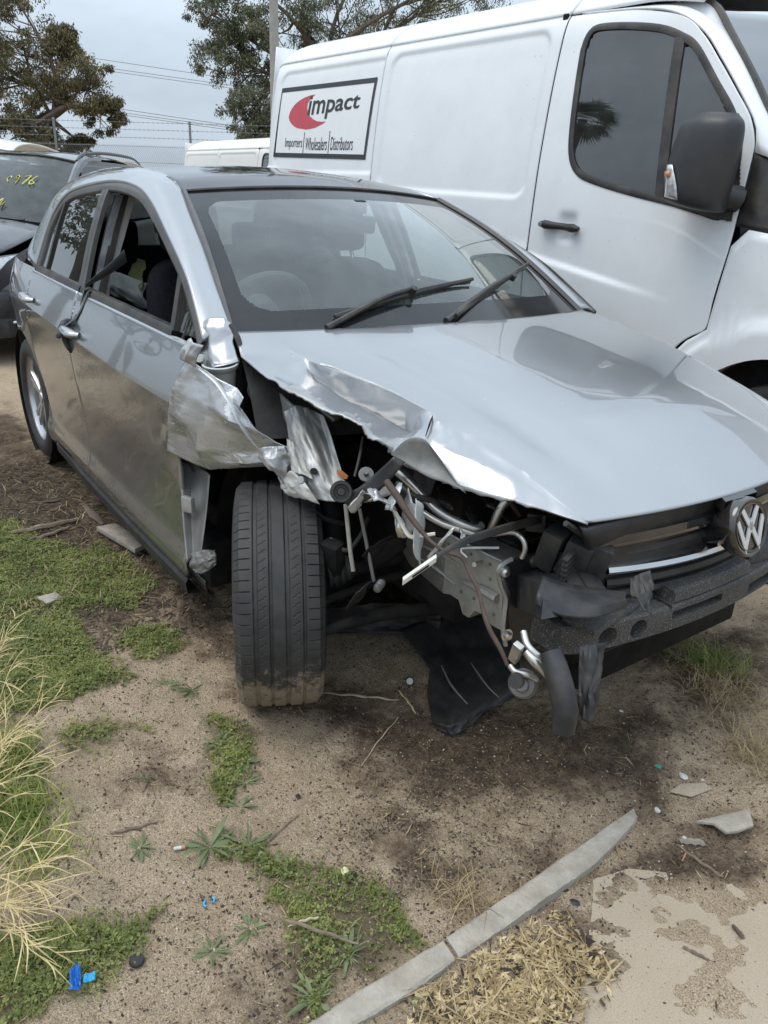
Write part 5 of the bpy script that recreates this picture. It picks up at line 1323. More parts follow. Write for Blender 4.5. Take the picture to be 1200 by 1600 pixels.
# longitudinal rail with torn lower lip
RAIL = [(0.17,-0.475,0.549),(0.225,-0.475,0.57),(0.309,-0.475,0.586),(0.413,-0.475,0.587),(0.509,-0.475,0.591),(0.523,-0.475,0.527),(0.529,-0.475,0.414),(0.497,-0.475,0.411),(0.458,-0.475,0.424),(0.431,-0.475,0.42),(0.413,-0.475,0.39),(0.388,-0.475,0.389),(0.368,-0.475,0.421),(0.337,-0.475,0.422),(0.301,-0.475,0.41),(0.239,-0.475,0.419),(0.157,-0.475,0.43),(0.118,-0.475,0.458),(0.138,-0.475,0.514)]
rail = plate('chassis_rail', RAIL, -.09, 'rail_metal', CAR, bev=.004)
for u, v, r_ in [(0.338,-0.468,0.481,0.01)]  and [(0, 0, 0)]: pass
for (p_, r_, m_) in (((0.34,-0.47,0.482), .009, 'engine_dark'), ((0.376,-0.47,0.542), .007, 'engine_dark'), ((0.409,-0.47,0.534), .007, 'engine_dark'), ((0.459,-0.47,0.448), .009, 'engine_dark'), ((0.263,-0.47,0.479), .006, 'engine_dark'), ((0.321,-0.47,0.492), .005, 'engine_dark')):
    lathe('hole', [(0, .0015), (r_, .0015), (r_ * 1.05, -.002)], m_, rail, 14, p_, (0, -1, 0))
for u_ in ((0.224,-0.478,0.535), (0.315,-0.478,0.562), (0.402,-0.478,0.569), (0.472,-0.478,0.571), (0.477,-0.478,0.533), (0.3,-0.478,0.453), (0.428,-0.478,0.456), (0.501,-0.478,0.446), (0.379,-0.478,0.452)):
    lathe('spot_weld', [(0, .0012), (.0035, .001), (.0045, -.001)], 'dull_metal', rail, 10, u_, (0, -1, 0))
tube('rail_bead', [(0.195,-0.476,0.513), (0.293,-0.478,0.524), (0.368,-0.476,0.522)], [.003, .007, .003], 'rail_metal', rail, 8, flat=.6)
tube('rail_bead', [(0.184,-0.476,0.474), (0.282,-0.478,0.474), (0.355,-0.476,0.461)], [.003, .006, .003], 'rail_metal', rail, 8, flat=.6)
tube('stud', [(0.44,-0.475,0.562), (0.458,-0.515,0.574)], [.006, .006], 'steel', rail, 8)
tube('rail_ridge', [(0.38,-0.478,0.484), (0.45,-0.48,0.494), (0.514,-0.48,0.496)], [.004, .012, .014], 'rail_metal', rail, 8)
tube('rail_edge', [(0.15,-0.475,0.518), (0.228,-0.478,0.574), (0.312,-0.478,0.59), (0.416,-0.478,0.591), (0.514,-0.478,0.596)], .004, 'galvanised', rail, 6)
# end plate and crash mount
pl_ = plate('crash_plate', [(0.545,-0.524,0.597),(0.545,-0.514,0.613),(0.545,-0.48,0.618),(0.545,-0.347,0.612),(0.545,-0.319,0.529),(0.545,-0.313,0.418),(0.545,-0.341,0.351),(0.545,-0.431,0.359),(0.545,-0.457,0.39),(0.545,-0.476,0.468),(0.545,-0.478,0.529),(0.545,-0.498,0.569)], .006, 'navy_plastic', CAR)
tube('plate_flange', [(0.548,-0.483,0.618),(0.548,-0.51,0.612),(0.548,-0.522,0.598),(0.548,-0.509,0.556),(0.548,-0.489,0.517),(0.548,-0.488,0.473),(0.548,-0.486,0.428),(0.548,-0.471,0.381)], .006, 'galvanised', pl_, 6, 40)
for p_ in [(0.552,-0.51,0.595),(0.552,-0.41,0.596),(0.552,-0.477,0.415)]:
    lathe('bolt', [(0, .016), (.006, .016), (.011, .012), (.011, .004), (.016, .003), (.016, 0)], 'steel', pl_, 12, p_, (1, -.2, .1))
def yz_loft(nm, secs, m, par, **kw): return loft(nm, secs, m, par, **kw)
cm = loft('crash_mount', [
    [(0.55,-0.466,0.574),(0.56,-0.366,0.583),(0.56,-0.349,0.482),(0.55,-0.453,0.481)],
    [(0.706,-0.567,0.656),(0.701,-0.479,0.634),(0.742,-0.518,0.602),(0.752,-0.61,0.609)],
    [(0.768,-0.614,0.651),(0.785,-0.505,0.642),(0.807,-0.526,0.621),(0.787,-0.634,0.625)]], 'navy_plastic', CAR, 4, 7, su=False, sv=False, closed=True, caps=True, angle=20)
loft('crash_mount_top', [[(0.709,-0.56,0.66),(0.743,-0.507,0.641),(0.776,-0.452,0.629),(0.812,-0.406,0.623)], [(0.744,-0.609,0.652),(0.79,-0.576,0.635),(0.822,-0.517,0.63),(0.83,-0.435,0.628)], [(0.751,-0.612,0.634),(0.799,-0.583,0.621),(0.831,-0.524,0.617),(0.83,-0.44,0.62)]], 'navy_plastic', CAR, 24, 9, sv=False, solid=.01, angle=20)
# foam bumper bar
def foam_x(y): return .800 - .26 * y * y
def bool_cut(o, cutters):
    for v, f in cutters:
        me = bpy.data.meshes.new('c'); me.from_pydata([tuple(p) for p in v], [], f)
        co = bpy.data.objects.new('c', me); COL.objects.link(co)
        bm = bmesh.new(); bm.from_mesh(me); bmesh.ops.recalc_face_normals(bm, faces=bm.faces); bm.to_mesh(me); bm.free()
        md = o.modifiers.new('b', 'BOOLEAN'); md.object = co; md.operation = 'DIFFERENCE'; md.solver = 'EXACT'
        dg = bpy.context.evaluated_depsgraph_get()
        new = bpy.data.meshes.new_from_object(o.evaluated_get(dg))
        o.modifiers.clear(); old = o.data; o.data = new; bpy.data.meshes.remove(old)
        bpy.data.objects.remove(co); bpy.data.meshes.remove(me)
ys = np.linspace(-.485, .62, 40)
secs = []
for y in ys:
    x1 = foam_x(y); x0 = x1 - .105; zb, zt = .452, .524
    if y < -.44: x1 -= (-.44 - y) * .4
    b_ = .006
    secs.append([(x0, y, zb), (x1 - b_, y, zb), (x1, y, zb + b_), (x1, y, zt - b_), (x1 - b_, y, zt), (x0, y, zt)])
fv = np.array(secs); ff = grid_faces(40, 6, closed_c=True); ff.append(tuple(range(6))[::-1]); ff.append(tuple(range(39 * 6, 40 * 6)))
foam = mk('foam_bumper', fv.reshape(-1, 3), [q[::-1] for q in ff], 'foam', CAR, smooth=False)
cut = []
for y in (-.375, -.285): cut.append(lathe_geo([(.024, -.05), (.024, .05)], 24, (foam_x(y), y, .487), (1, .15, 0), True))
cut.append(box_geo((foam_x(-.08), -.085, .497), (.05, .19, .022))); cut.append(box_geo((foam_x(.2), .22, .480), (.06, .16, .03)))
cut.append(box_geo((foam_x(-.08) - .06, -.19, .53), (.2, .012, .03)))
bool_cut(foam, cut)
secs = []
for y in np.linspace(-.175, .135, 16):
    x1 = foam_x(y) - .004
    secs.append([(x1 - .085, y, .523), (x1 - .005, y, .523), (x1, y, .529), (x1 - .004, y, .553), (x1 - .012, y, .558), (x1 - .085, y, .558)])
fv = np.array(secs); ff = grid_faces(16, 6, closed_c=True); ff.append(tuple(range(6))[::-1]); ff.append(tuple(range(15 * 6, 16 * 6)))
mk('foam_step', fv.reshape(-1, 3), [q[::-1] for q in ff], 'foam', foam, smooth=False)
box('foam_step', (foam_x(.26) - .05, .265, .548), (.085, .17, .05), 'foam', foam, rot=Euler((0, 0, R(-8))), bev=.008)
box('foam_step', (foam_x(-.33) - .05, -.33, .530), (.085, .26, .014), 'foam', foam, rot=Euler((0, 0, R(9))), bev=.004)
box('bumper_beam', (.66, 0.05, .50), (.06, 1.0, .085), 'navy_plastic', CAR, bev=.01)
crumple('torn_rubber', [[(0.838,-0.439,0.685),(0.844,-0.42,0.697),(0.85,-0.396,0.696)],[(0.859,-0.461,0.664),(0.874,-0.435,0.671),(0.875,-0.41,0.679)],[(0.875,-0.472,0.668),(0.908,-0.465,0.667),(0.888,-0.431,0.676)],[(0.915,-0.494,0.665),(0.937,-0.498,0.667),(0.922,-0.475,0.677)]], 'black_plastic', CAR, 16, 18, .006, 4, 3.3)
# grille, badge, lamp carcass
GX0 = .70
grille = loft('grille_backing', [[(.715, -.46, .755), (.735, -.25, .765), (.745, 0, .77), (.735, .25, .765), (.715, .46, .755)], [(.690, -.36, .60), (.72, -.2, .60), (.735, 0, .60), (.72, .2, .60), (.690, .36, .60)], [(.685, -.34, .53), (.71, -.2, .53), (.725, 0, .53), (.71, .2, .53), (.685, .34, .53)]], 'black_plastic', CAR, 40, 12, solid=.02, off=0)
def slat(nm, y0, x0, z0, zm, h, d, m):
    yy = np.linspace(-y0, y0, 40); rows_ = []
    for y in yy:
        k = 1 - (y / y0)**2
        x = x0 + .055 * k; z = z0 + (zm - z0) * k
        rows_.append([(x - d, y, z - h / 2), (x - .003, y, z - h / 2), (x, y, z - h * .2), (x - .004, y, z + h * .35), (x - .012, y, z + h / 2), (x - d, y, z + h / 2)])
    return mk(nm, np.array(rows_).reshape(-1, 3), grid_faces(40, 6, closed_c=True), m, grille, angle=30)
slat('grille_slat', .415, .715, .705, .708, .030, .04, 'gloss_black')
slat('grille_slat', .385, .705, .668, .668, .018, .04, 'black_plastic')
slat('chrome_strip', .350, .722, .628, .622, .020, .035, 'chrome')
slat('grille_slat', .340, .715, .590, .588, .022, .04, 'black_plastic')
slat('grille_slat', .330, .712, .556, .556, .020, .04, 'black_plastic')
slat('grille_slat', .430, .700, .738, .745, .012, .03, 'black_plastic')
for y in (-.33, -.21, .21, .33): box('grille_rib', (.735 - .25 * y * y, y, .735), (.04, .006, .035), 'black_plastic', grille, bev=.001)
tube('grille_frame', [(0.7,-0.495,0.769), (0.7,-0.417,0.715), (0.7,-0.357,0.654), (0.695,-0.303,0.589)], .007, 'black_plastic', grille, 6)
bc = np.array((.826, -.006, .700)); bn_ = np.array((.955, -.02, .29)); bn_ /= np.linalg.norm(bn_)
badge = lathe('badge', [(0, .008), (.058, .008), (.060, .012), (.066, .014), (.070, .010), (.072, .0), (.070, -.02), (.052, -.05), (.05, -.10)], 'gloss_black', CAR, 48, tuple(bc), tuple(bn_))
BM = np.array(axis_mat(bn_)); 
def bpt(a, b, h=.0105): return bc + BM @ np.array([a, b, h])
def stroke(pts, w=.0062):
    # flat bevelled strokes of the emblem (2D mitred polyline)
    p = np.array(pts, float); n = len(p); L = []; Rr = []
    for i in range(n):
        d0 = p[i] - p[i - 1] if i > 0 else p[1] - p[0]; d1 = p[i + 1] - p[i] if i < n - 1 else d0
        d0 = d0 / np.linalg.norm(d0); d1 = d1 / np.linalg.norm(d1)
        n0 = np.array([-d0[1], d0[0]]); n1 = np.array([-d1[1], d1[0]]); m_ = n0 + n1; m_ /= np.linalg.norm(m_)
        k = w / max(.35, m_ @ n0)
        L.append(p[i] + m_ * k); Rr.append(p[i] - m_ * k)
    v = [bpt(*q, .0100) for q in L] + [bpt(*q, .0100) for q in Rr] + [bpt(*q, .0135) for q in L] + [bpt(*q, .0135) for q in Rr]
    f_ = []
    for i in range(n - 1):
        f_ += [(2 * n + i, 2 * n + i + 1, 3 * n + i + 1, 3 * n + i), (i, i + 1, 2 * n + i + 1, 2 * n + i), (n + i, 3 * n + i, 3 * n + i + 1, n + i + 1)]
    return v, f_
# axis_mat: first column is horizontal, second points up the disc
vs = [stroke([(-.030, .046), (-.0, -.002), (.030, .046)]), stroke([(-.050, .022), (-.026, -.044), (0, .008), (.026, -.044), (.050, .022)])]
v_, f_ = join_geo(vs)
mk('emblem', v_, f_, 'emblem_silver', badge, smooth=False)
mk('emblem_ring', *lathe_geo([(.0535, .0095), (.0545, .0135), (.0585, .0135), (.0595, .0095)], 48, tuple(bc), tuple(bn_)), 'gloss_black', badge)
rt = np.linspace(0, np.pi, 20)
rx = .790 - .072 * np.sin(rt); ry = .012 + .066 * np.cos(rt)
rc = np.array([(x, y, float(z_hood(np.array(x), np.array(y))) + .0045) for x, y in zip(rx, ry)])
mk('badge_recess', np.vstack([rc, rc + (.0, 0, -.03)]), [tuple(range(20))] + [(i, i + 1, i + 21, i + 20) for i in range(19)], 'gloss_black', CAR, smooth=False)
lampc = mk('lamp_carcass', *join_geo([box_geo(tuple(p_), s_, Euler((.1, .25, .3 + .2 * k)), .006) for k, (p_, s_) in enumerate(zip([(0.613,-0.411,0.666),(0.667,-0.396,0.661),(0.706,-0.385,0.651),(0.701,-0.448,0.625),(0.741,-0.431,0.623),(0.654,-0.429,0.64)], [(.05, .10, .10), (.06, .09, .09), (.05, .05, .10), (.05, .10, .03), (.05, .08, .02), (.03, .05, .05)]))]), 'black_plastic', CAR)
for k in range(5): mk('lamp_rib', *box_geo(tuple(np.array((0.703,-0.472,0.69)) + np.array((.0, .0, -.012 * k))), (.012, .06, .004), Euler((0, .2, .4)), .001), 'black_plastic', lampc)
# radiator pack behind the foam
radp = box('radiator_pack', (.575, .10, .42), (.045, .74, .28), 'engine_dark', CAR, bev=.006)
for k in range(12): box('radiator_fin', (.600, .08, .285 + .014 * k), (.012, .66, .004), 'black_plastic', radp, bev=.001)
# loose duct, hose, drier and pipes hanging under the corner
tube('hanging_hose', [(0.849,-0.669,0.597),(0.872,-0.674,0.573),(0.898,-0.679,0.54),(0.914,-0.682,0.507),(0.919,-0.685,0.465)], [.022, .0245, .025, .024, .021], 'navy_plastic', CAR, 16, 30)
crumple('torn_duct', [[(0.857,-0.594,0.584),(0.871,-0.569,0.592),(0.873,-0.535,0.585)],[(0.881,-0.617,0.558),(0.899,-0.6,0.558),(0.897,-0.561,0.554)],[(0.902,-0.635,0.518),(0.921,-0.626,0.519),(0.917,-0.59,0.525)],[(0.917,-0.64,0.481),(0.935,-0.637,0.476),(0.925,-0.609,0.482)]], 'black_plastic', CAR, 22, 26, .008, 4.0, 5.0, solid=.003)
dr = lathe('ac_drier', [(0, .030), (.012, .030), (.016, .024), (.024, .022), (.027, .016), (.027, .004), (.030, .002), (.030, -.005), (.027, -.008), (.024, -.03), (0, -.035)], 'dull_metal', CAR, 24, (0.806,-0.684,0.504), (.5, -.75, .45))
lathe('drier_plug', [(0, .06), (.014, .06), (.016, .04)], 'black_plastic', dr, 14, (0.81,-0.701,0.525), (.5, -.75, .45))
box('drier_bracket', (0.789,-0.697,0.571), (.02, .015, .05), 'steel', dr, rot=Euler((.2, .3, .2)), bev=.003)
pipe('ac_pipe', [(0.772,-0.664,0.598),(0.797,-0.676,0.585),(0.821,-0.67,0.572),(0.833,-0.648,0.555)], .0075, 'steel')
pipe('ac_pipe', [(0.8,-0.681,0.574),(0.822,-0.677,0.562),(0.838,-0.666,0.546),(0.849,-0.651,0.52)], [.009, .011, .009, .006], 'steel')
pipe('ac_pipe', [(0.791,-0.712,0.547),(0.807,-0.711,0.542),(0.824,-0.692,0.537),(0.83,-0.675,0.524)], .006, 'steel')
# cream connector stick with black cables
cs_ = np.array([(0.615,-0.852,0.692),(0.637,-0.79,0.736)])
con = loft('cable_connector', [[cs_[k] + np.array(o_) for o_ in ((0, 0, -.009), (.006, -.004, -.009), (.008, -.004, .009), (0, 0, .009))] for k in (0, 1)], 'connector_cream', CAR, 4, 2, su=False, sv=False, closed=True, caps=True)
loft('connector_slot', [[cs_[0] * .7 + cs_[1] * .3 + np.array((.010, -.008, -.002)), cs_[0] * .7 + cs_[1] * .3 + np.array((.010, -.008, .003))], [cs_[0] * .2 + cs_[1] * .8 + np.array((.010, -.008, -.002)), cs_[0] * .2 + cs_[1] * .8 + np.array((.010, -.008, .003))]], 'engine_dark', con, 2, 2, su=False, sv=False)
for k in range(4):
    o_ = np.array((.0, 0, .004 * (k - 1.5)))
    tube('cable', [p_ + o_ * s_ for p_, s_ in zip(np.array([(0.636,-0.791,0.736),(0.627,-0.743,0.743),(0.61,-0.677,0.74),(0.585,-0.572,0.727),(0.568,-0.456,0.715),(0.569,-0.35,0.708)]), (.3, .6, 1, 1.2, 1.2, 1))], .0035, 'black_trim', CAR, 5, 30)
# suspension in the dark of the wheel well
pipe('strut', [(-0.003,-0.642,0.628),(0.045,-0.655,0.515),(0.106,-0.675,0.37)], [.030, .034, .040], 'engine_dark', 12, 14)
pipe('drive_shaft', [(0.104,-0.725,0.432),(0.112,-0.617,0.44),(0.11,-0.44,0.434)], [.022, .018, .018], 'engine_dark', 12, 12)
lathe('drive_boot', [(.045, 0), (.038, .012), (.046, .02), (.036, .032), (.042, .04), (.032, .052), (.036, .06), (.024, .075)], 'rubber', CAR, 20, (0.124,-0.731,0.462), (.25, .95, .1), caps=False)
pipe('washer_hose', [(0.22,-0.733,0.691),(0.231,-0.733,0.641),(0.248,-0.735,0.579),(0.27,-0.739,0.532)], .0055, 'rail_metal', 20, 8)
lk = pipe('stabiliser_link', [(0.197,-0.676,0.659),(0.218,-0.668,0.577),(0.249,-0.661,0.474)], .0050, 'dull_metal', 12, 8)
lathe('rubber_bush', [(.005, .022), (.010, .02), (.012, .012), (.009, .008), (.012, .003), (.009, -.002), (.012, -.008), (.010, -.016), (.005, -.018)], 'dull_metal', lk, 16, (0.268,-0.658,0.468), (-.5, .8, .15))
pipe('control_arm', [(0.202,-0.783,0.343),(0.229,-0.61,0.351),(0.246,-0.423,0.323)], [.016, .018, .02], 'engine_dark', 14, 10)
pipe('steering_rod', [(0.162,-0.759,0.402),(0.147,-0.555,0.405),(0.165,-0.388,0.399)], .012, 'engine_dark', 12, 8)
lw = [[(-.10 + .37 * math.cos(t), y_, .34 + .37 * math.sin(t)) for t in np.radians(np.linspace(95, 205, 20))] for y_ in (-.78, -.60, -.44)]
loft('wheel_well_liner', lw, 'engine_dark', CAR, 20, 6)
loft('inner_apron', [[(-.48, -.43, .86), (-.2, -.42, .88), (.05, -.44, .84)], [(-.48, -.42, .55), (-.2, -.40, .55), (.02, -.42, .58)], [(-.48, -.42, .22), (-.25, -.38, .25), (-.10, -.36, .34)]], 'engine_dark', CAR, 16, 14)  # near-black panel added to give darkness behind the strut
box('subframe', (-.14, .05, .22), (.26, .60, .06), 'engine_dark', CAR, bev=.02)
# hinge pillar seen in the gap behind the wheel
hp_ = loft('hinge_pillar', [[(-0.56,-0.85,0.584),(-0.451,-0.897,0.462),(-0.338,-0.935,0.344)], [(-0.556,-0.816,0.572),(-0.452,-0.866,0.455),(-0.351,-0.909,0.354)], [(-0.492,-0.804,0.569),(-0.409,-0.854,0.468),(-0.322,-0.913,0.345)], [(-0.406,-0.821,0.584),(-0.356,-0.858,0.488),(-0.277,-0.924,0.346)]], 'dull_metal', CAR, 24, 14, sv=False, solid=.003)
box('door_hinge', (-0.431,-0.884,0.492), (.04, .02, .05), 'galvanised', hp_, rot=Euler((0, 0, .5)), bev=.005)
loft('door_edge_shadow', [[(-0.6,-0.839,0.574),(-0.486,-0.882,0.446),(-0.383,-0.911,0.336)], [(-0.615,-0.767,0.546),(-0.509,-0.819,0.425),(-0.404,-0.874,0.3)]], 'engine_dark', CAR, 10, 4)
crumple('crumpled_sill_end', [[(-0.306,-0.937,0.384),(-0.282,-0.926,0.404),(-0.248,-0.908,0.417),(-0.236,-0.888,0.421)],[(-0.286,-0.943,0.364),(-0.238,-0.934,0.387),(-0.21,-0.917,0.407),(-0.208,-0.894,0.41)],[(-0.274,-0.937,0.347),(-0.232,-0.93,0.355),(-0.206,-0.917,0.375),(-0.201,-0.899,0.39)]], 'dull_metal', CAR, 24, 16, .006, 5, 2.0)
# ------------------------------------------------------------------ wheels of the hatchback
wheel('wheel', (-.085, -.760, .318), CAR, .322, .238, .213, -1, R(-27), 5, 'alloy', True)
wheel('wheel', (-.0, .772, .316), CAR, .316, .205, .213, 1, R(-24))
wheel('wheel', (-2.64, -.768, .316), CAR, .316, .205, .218, -1, 0, 5)
wheel('wheel', (-2.64, .768, .316), CAR, .316, .205, .213, 1, 0)
# ------------------------------------------------------------------ tail and underbody
rows = []
for x, y, z in ((-2.81, .56, 1.33), (-2.95, .60, 1.22), (-3.06, .66, 1.09), (-3.13, .695, 1.0)):
    t = np.linspace(-1, 1, 9); rows.append(np.stack([x - .10 * (1 - t**2), t * y, z + .02 * (1 - t**2)], 1))
loft('rear_window', rows, 'side_glass', CAR, 20, 12)
rows = []
for x, y, z in ((-3.14, .70, 1.0), (-3.25, .74, .86), (-3.31, .74, .62), (-3.34, .73, .58), (-3.38, .72, .45), (-3.34, .72, .22)):
    t = np.linspace(-1, 1, 9); rows.append(np.stack([x - .12 * (1 - t**2), t * y, np.full(9, z)], 1))
loft('tailgate', rows, 'silver_side', CAR, 20, 18)
for s in (-1, 1):
    loft('tail_lamp', [[(-3.24, s * .70, .93), (-3.34, s * .50, .95)], [(-3.31, s * .70, .80), (-3.41, s * .50, .80)]], 'sign_red', CAR, 8, 5, solid=.01, off=0)
box('floor_pan', (-1.85, 0, .20), (2.9, 1.5, .06), 'engine_dark', CAR, bev=.01)
for y in (-.80, .80): box('inner_sill', (-1.35, y, .28), (1.9, .08, .16), 'engine_dark', CAR, bev=.01)
# ------------------------------------------------------------------ cabin
dash = loft('dashboard', [[(-.36, -.66, .97), (-.28, -.3, .985), (-.25, 0, .99), (-.28, .3, .985), (-.36, .66, .97)], [(-.62, -.72, .975), (-.60, -.36, 1.0), (-.58, 0, .985), (-.60, .36, .98), (-.62, .72, .975)], [(-.80, -.73, .93), (-.80, -.36, .975), (-.76, 0, .95), (-.78, .36, .94), (-.80, .73, .93)], [(-.84, -.73, .75), (-.86, -.36, .78), (-.80, 0, .75), (-.84, .36, .75), (-.84, .73, .75)]], 'interior_grey', CAR, 30, 20, solid=.02)
stw = np.array((-.93, -.37, .955)); sa = (-.85, 0, .52)
a_ = np.linspace(0, 2 * np.pi, 33)
SM = np.array(axis_mat(sa))
steer_ = mk('steering_wheel', *tube_geo([stw + SM @ np.array((.185 * math.cos(t), .185 * math.sin(t), 0)) for t in a_], .014, 8, 48), 'interior_grey', CAR)
lathe('airbag_boss', [(0, .03), (.05, .028), (.07, .01), (.06, -.06)], 'interior_grey', steer_, 20, tuple(stw), tuple(-np.array(sa)))
for t in (0, math.pi, -math.pi / 2): mk('wheel_spoke', *tube_geo([stw, stw + SM @ np.array((.18 * math.cos(t), .18 * math.sin(t), 0))], .016, 6, 4), 'interior_grey', steer_)
def seat(nm, x, y, w):
    st = loft(nm, [[(x + dx, y + s_ * w * ww, z) for s_, ww, dx in ((-1, 1, .02), (-.8, 1, .075), (0, .9, .05), (.8, 1, .075), (1, 1, .02), (.8, 1, -.06), (0, 1, -.075), (-.8, 1, -.06))] for x, z, w in ((x + .10, .50, w * .95), (x + .05, .62, w), (x - .02, .80, w), (x - .09, .98, w * .92), (x - .13, 1.07, w * .75), (x - .14, 1.10, w * .45))], 'fabric_dark', CAR, 40, 26, closed=True, caps=True)
    mk('seat_cushion', *box_geo((x + .30, y, .46), (.50, w * 1.95, .20), None, .06), 'fabric_dark', st)
    mk('headrest', *box_geo((x - .17, y, 1.225), (.10, .25, .19), Euler((0, R(-8), 0)), .045, segs=3), 'fabric_dark', st)
    for s_ in (-1, 1): mk('headrest_post', *tube_geo([(x - .13, y + s_ * .06, 1.06), (x - .165, y + s_ * .06, 1.17)], .006, 6, 3), 'chrome', st)
seat('driver_seat', -1.42, -.37, .255); seat('passenger_seat', -1.42, .37, .255)
rb = mk('rear_bench', *join_geo([box_geo((-2.18, 0, .52), (.50, 1.25, .22), None, .06), box_geo((-2.46, 0, .82), (.14, 1.25, .56), Euler((0, R(-14), 0)), .06)]), 'fabric_dark', CAR)
for y in (-.38, 0, .38): mk('headrest', *box_geo((-2.55, y, 1.14), (.08, .22, .14), None, .035), 'fabric_dark', rb)
box('parcel_shelf', (-2.82, 0, .98), (.50, 1.15, .03), 'interior_grey', CAR, bev=.01)
loft('headlining', [[(x, t * y, z + cr * (1 - t * t)) for t in np.linspace(-1, 1, 9)] for x, y, z, cr in ((-1.16, .55, 1.352, .03), (-1.5, .50, 1.405, .035), (-2.1, .50, 1.412, .035), (-2.75, .53, 1.32, .03))], 'beige_trim', CAR, 20, 16)
for s in (-1, 1):
    def strip_(nm, xz, lift, w, m):
        p0 = np.array([smap(x, z, -lift, s) for x, z in xz]); p1 = p0 + np.array((w, -s * .0, 0))
        loft(nm, [p0 + (0, -s * .03, 0), p0, p1, p1 + (0, -s * .03, 0)], m, CAR, 16, 4, sv=False)
    strip_('pillar_trim', [(-1.60, .40), (-1.60, .95), (-1.62, 1.15), (-1.66, 1.36)], .085, .055, 'beige_trim')
    strip_('pillar_jamb', [(-1.55, .90), (-1.56, 1.0), (-1.585, 1.2), (-1.615, 1.345)], .035, .018, 'silver')
    strip_('pillar_seal', [(-1.545, .90), (-1.56, 1.0), (-1.59, 1.2), (-1.625, 1.35)], .058, .022, 'black_trim')
    box('door_card', (-1.02, s * .80, .66), (1.0, .05, .52), 'interior_grey', CAR, bev=.02)
    box('door_card', (-1.95, s * .80, .68), (.66, .05, .52), 'interior_grey', CAR, bev=.02)
    loft('pillar_lining', [smap(np.array([-.45, -.70, -.95, -1.15]), np.array([1.0, 1.155, 1.26, 1.33]), -.03, s), np.array([(-.46, s * .69, 1.02), (-.72, s * .64, 1.17), (-.95, s * .595, 1.275), (-1.15, s * .55, 1.36)])], 'interior_grey', CAR, 12, 3)
box('mirror_interior', (-.93, .0, 1.275), (.03, .22, .065), 'black_plastic', CAR, rot=Euler((0, R(12), R(-8))), bev=.015)
crumple('curtain_airbag', [[(-1.66, -.54, 1.0), (-1.85, -.58, 1.02), (-2.05, -.58, 1.02)], [(-1.66, -.56, .95), (-1.85, -.61, .96), (-2.05, -.61, .97)], [(-1.66, -.54, .88), (-1.85, -.58, .90), (-2.05, -.58, .91)]], 'curtain_cloth', CAR, 20, 16, .010, 4, 1.0)
crumple('yellow_cloth', [[(-1.66, -.55, 1.05), (-1.78, -.50, 1.08), (-1.95, -.48, 1.08)], [(-1.64, -.58, .97), (-1.78, -.55, 1.0), (-1.95, -.53, 1.0)]], 'curtain_yellow', CAR, 16, 10, .008, 4, 2.0)
# seat belt pulled out of the window and knotted round the front door handle
def strap(nm, ctr, wvec, m, par, n=40, th=.002):
    p = resamp(ctr, n, True); w = resamp(wvec, n, False)
    g = np.array([p - w, p, p + w]); return mk(nm, g.reshape(-1, 3), grid_faces(3, n), m, par, solid=th, off=0)
sb_ = strap('seat_belt', [(-1.443,-0.69,1.13), (-1.42,-0.76,1.086), smap(-1.475, 1.025, .012), smap(-1.49, 1.005, .014), smap(-1.495, .96, .012), smap(-1.505, .90, .014), smap(-1.515, .865, .045)], [(.0, -.004, .023), (.0, -.004, .022), (.008, -.002, .018), (.018, 0, .008), (.016, 0, .0), (.009, 0, 0), (.008, 0, 0)], 'belt', CAR)
strap('belt_strand', [smap(-1.44, 1.0, -.02), smap(-1.435, 1.003, .013), smap(-1.445, .975, .014), smap(-1.46, .93, .015), smap(-1.50, .885, .020), smap(-1.525, .865, .045)], [(.012, 0, .003), (.012, 0, .003), (.011, 0, 0), (.009, 0, 0), (.008, 0, 0), (.008, 0, 0)], 'belt', sb_)
mk('belt_knot', *join_geo([tube_geo([smap(-1.565 + .012 * math.cos(t), .850 + .026 * math.sin(t), .030 + .016 * math.cos(t * 1.3)) for t in np.linspace(0, 6.2, 14)], .013, 8, 30), tube_geo([smap(-1.55 + .014 * math.sin(t), .852 + .022 * math.cos(t), .040) for t in np.linspace(0, 6.2, 12)], .011, 8, 26)]), 'belt', sb_)
tube('belt_tail', [smap(-1.555, .835, .030), smap(-1.56, .80, .022), smap(-1.55, .775, .018), smap(-1.555, .755, .012)], [.014, .012, .010, .004], 'belt', sb_, 8, flat=.4)
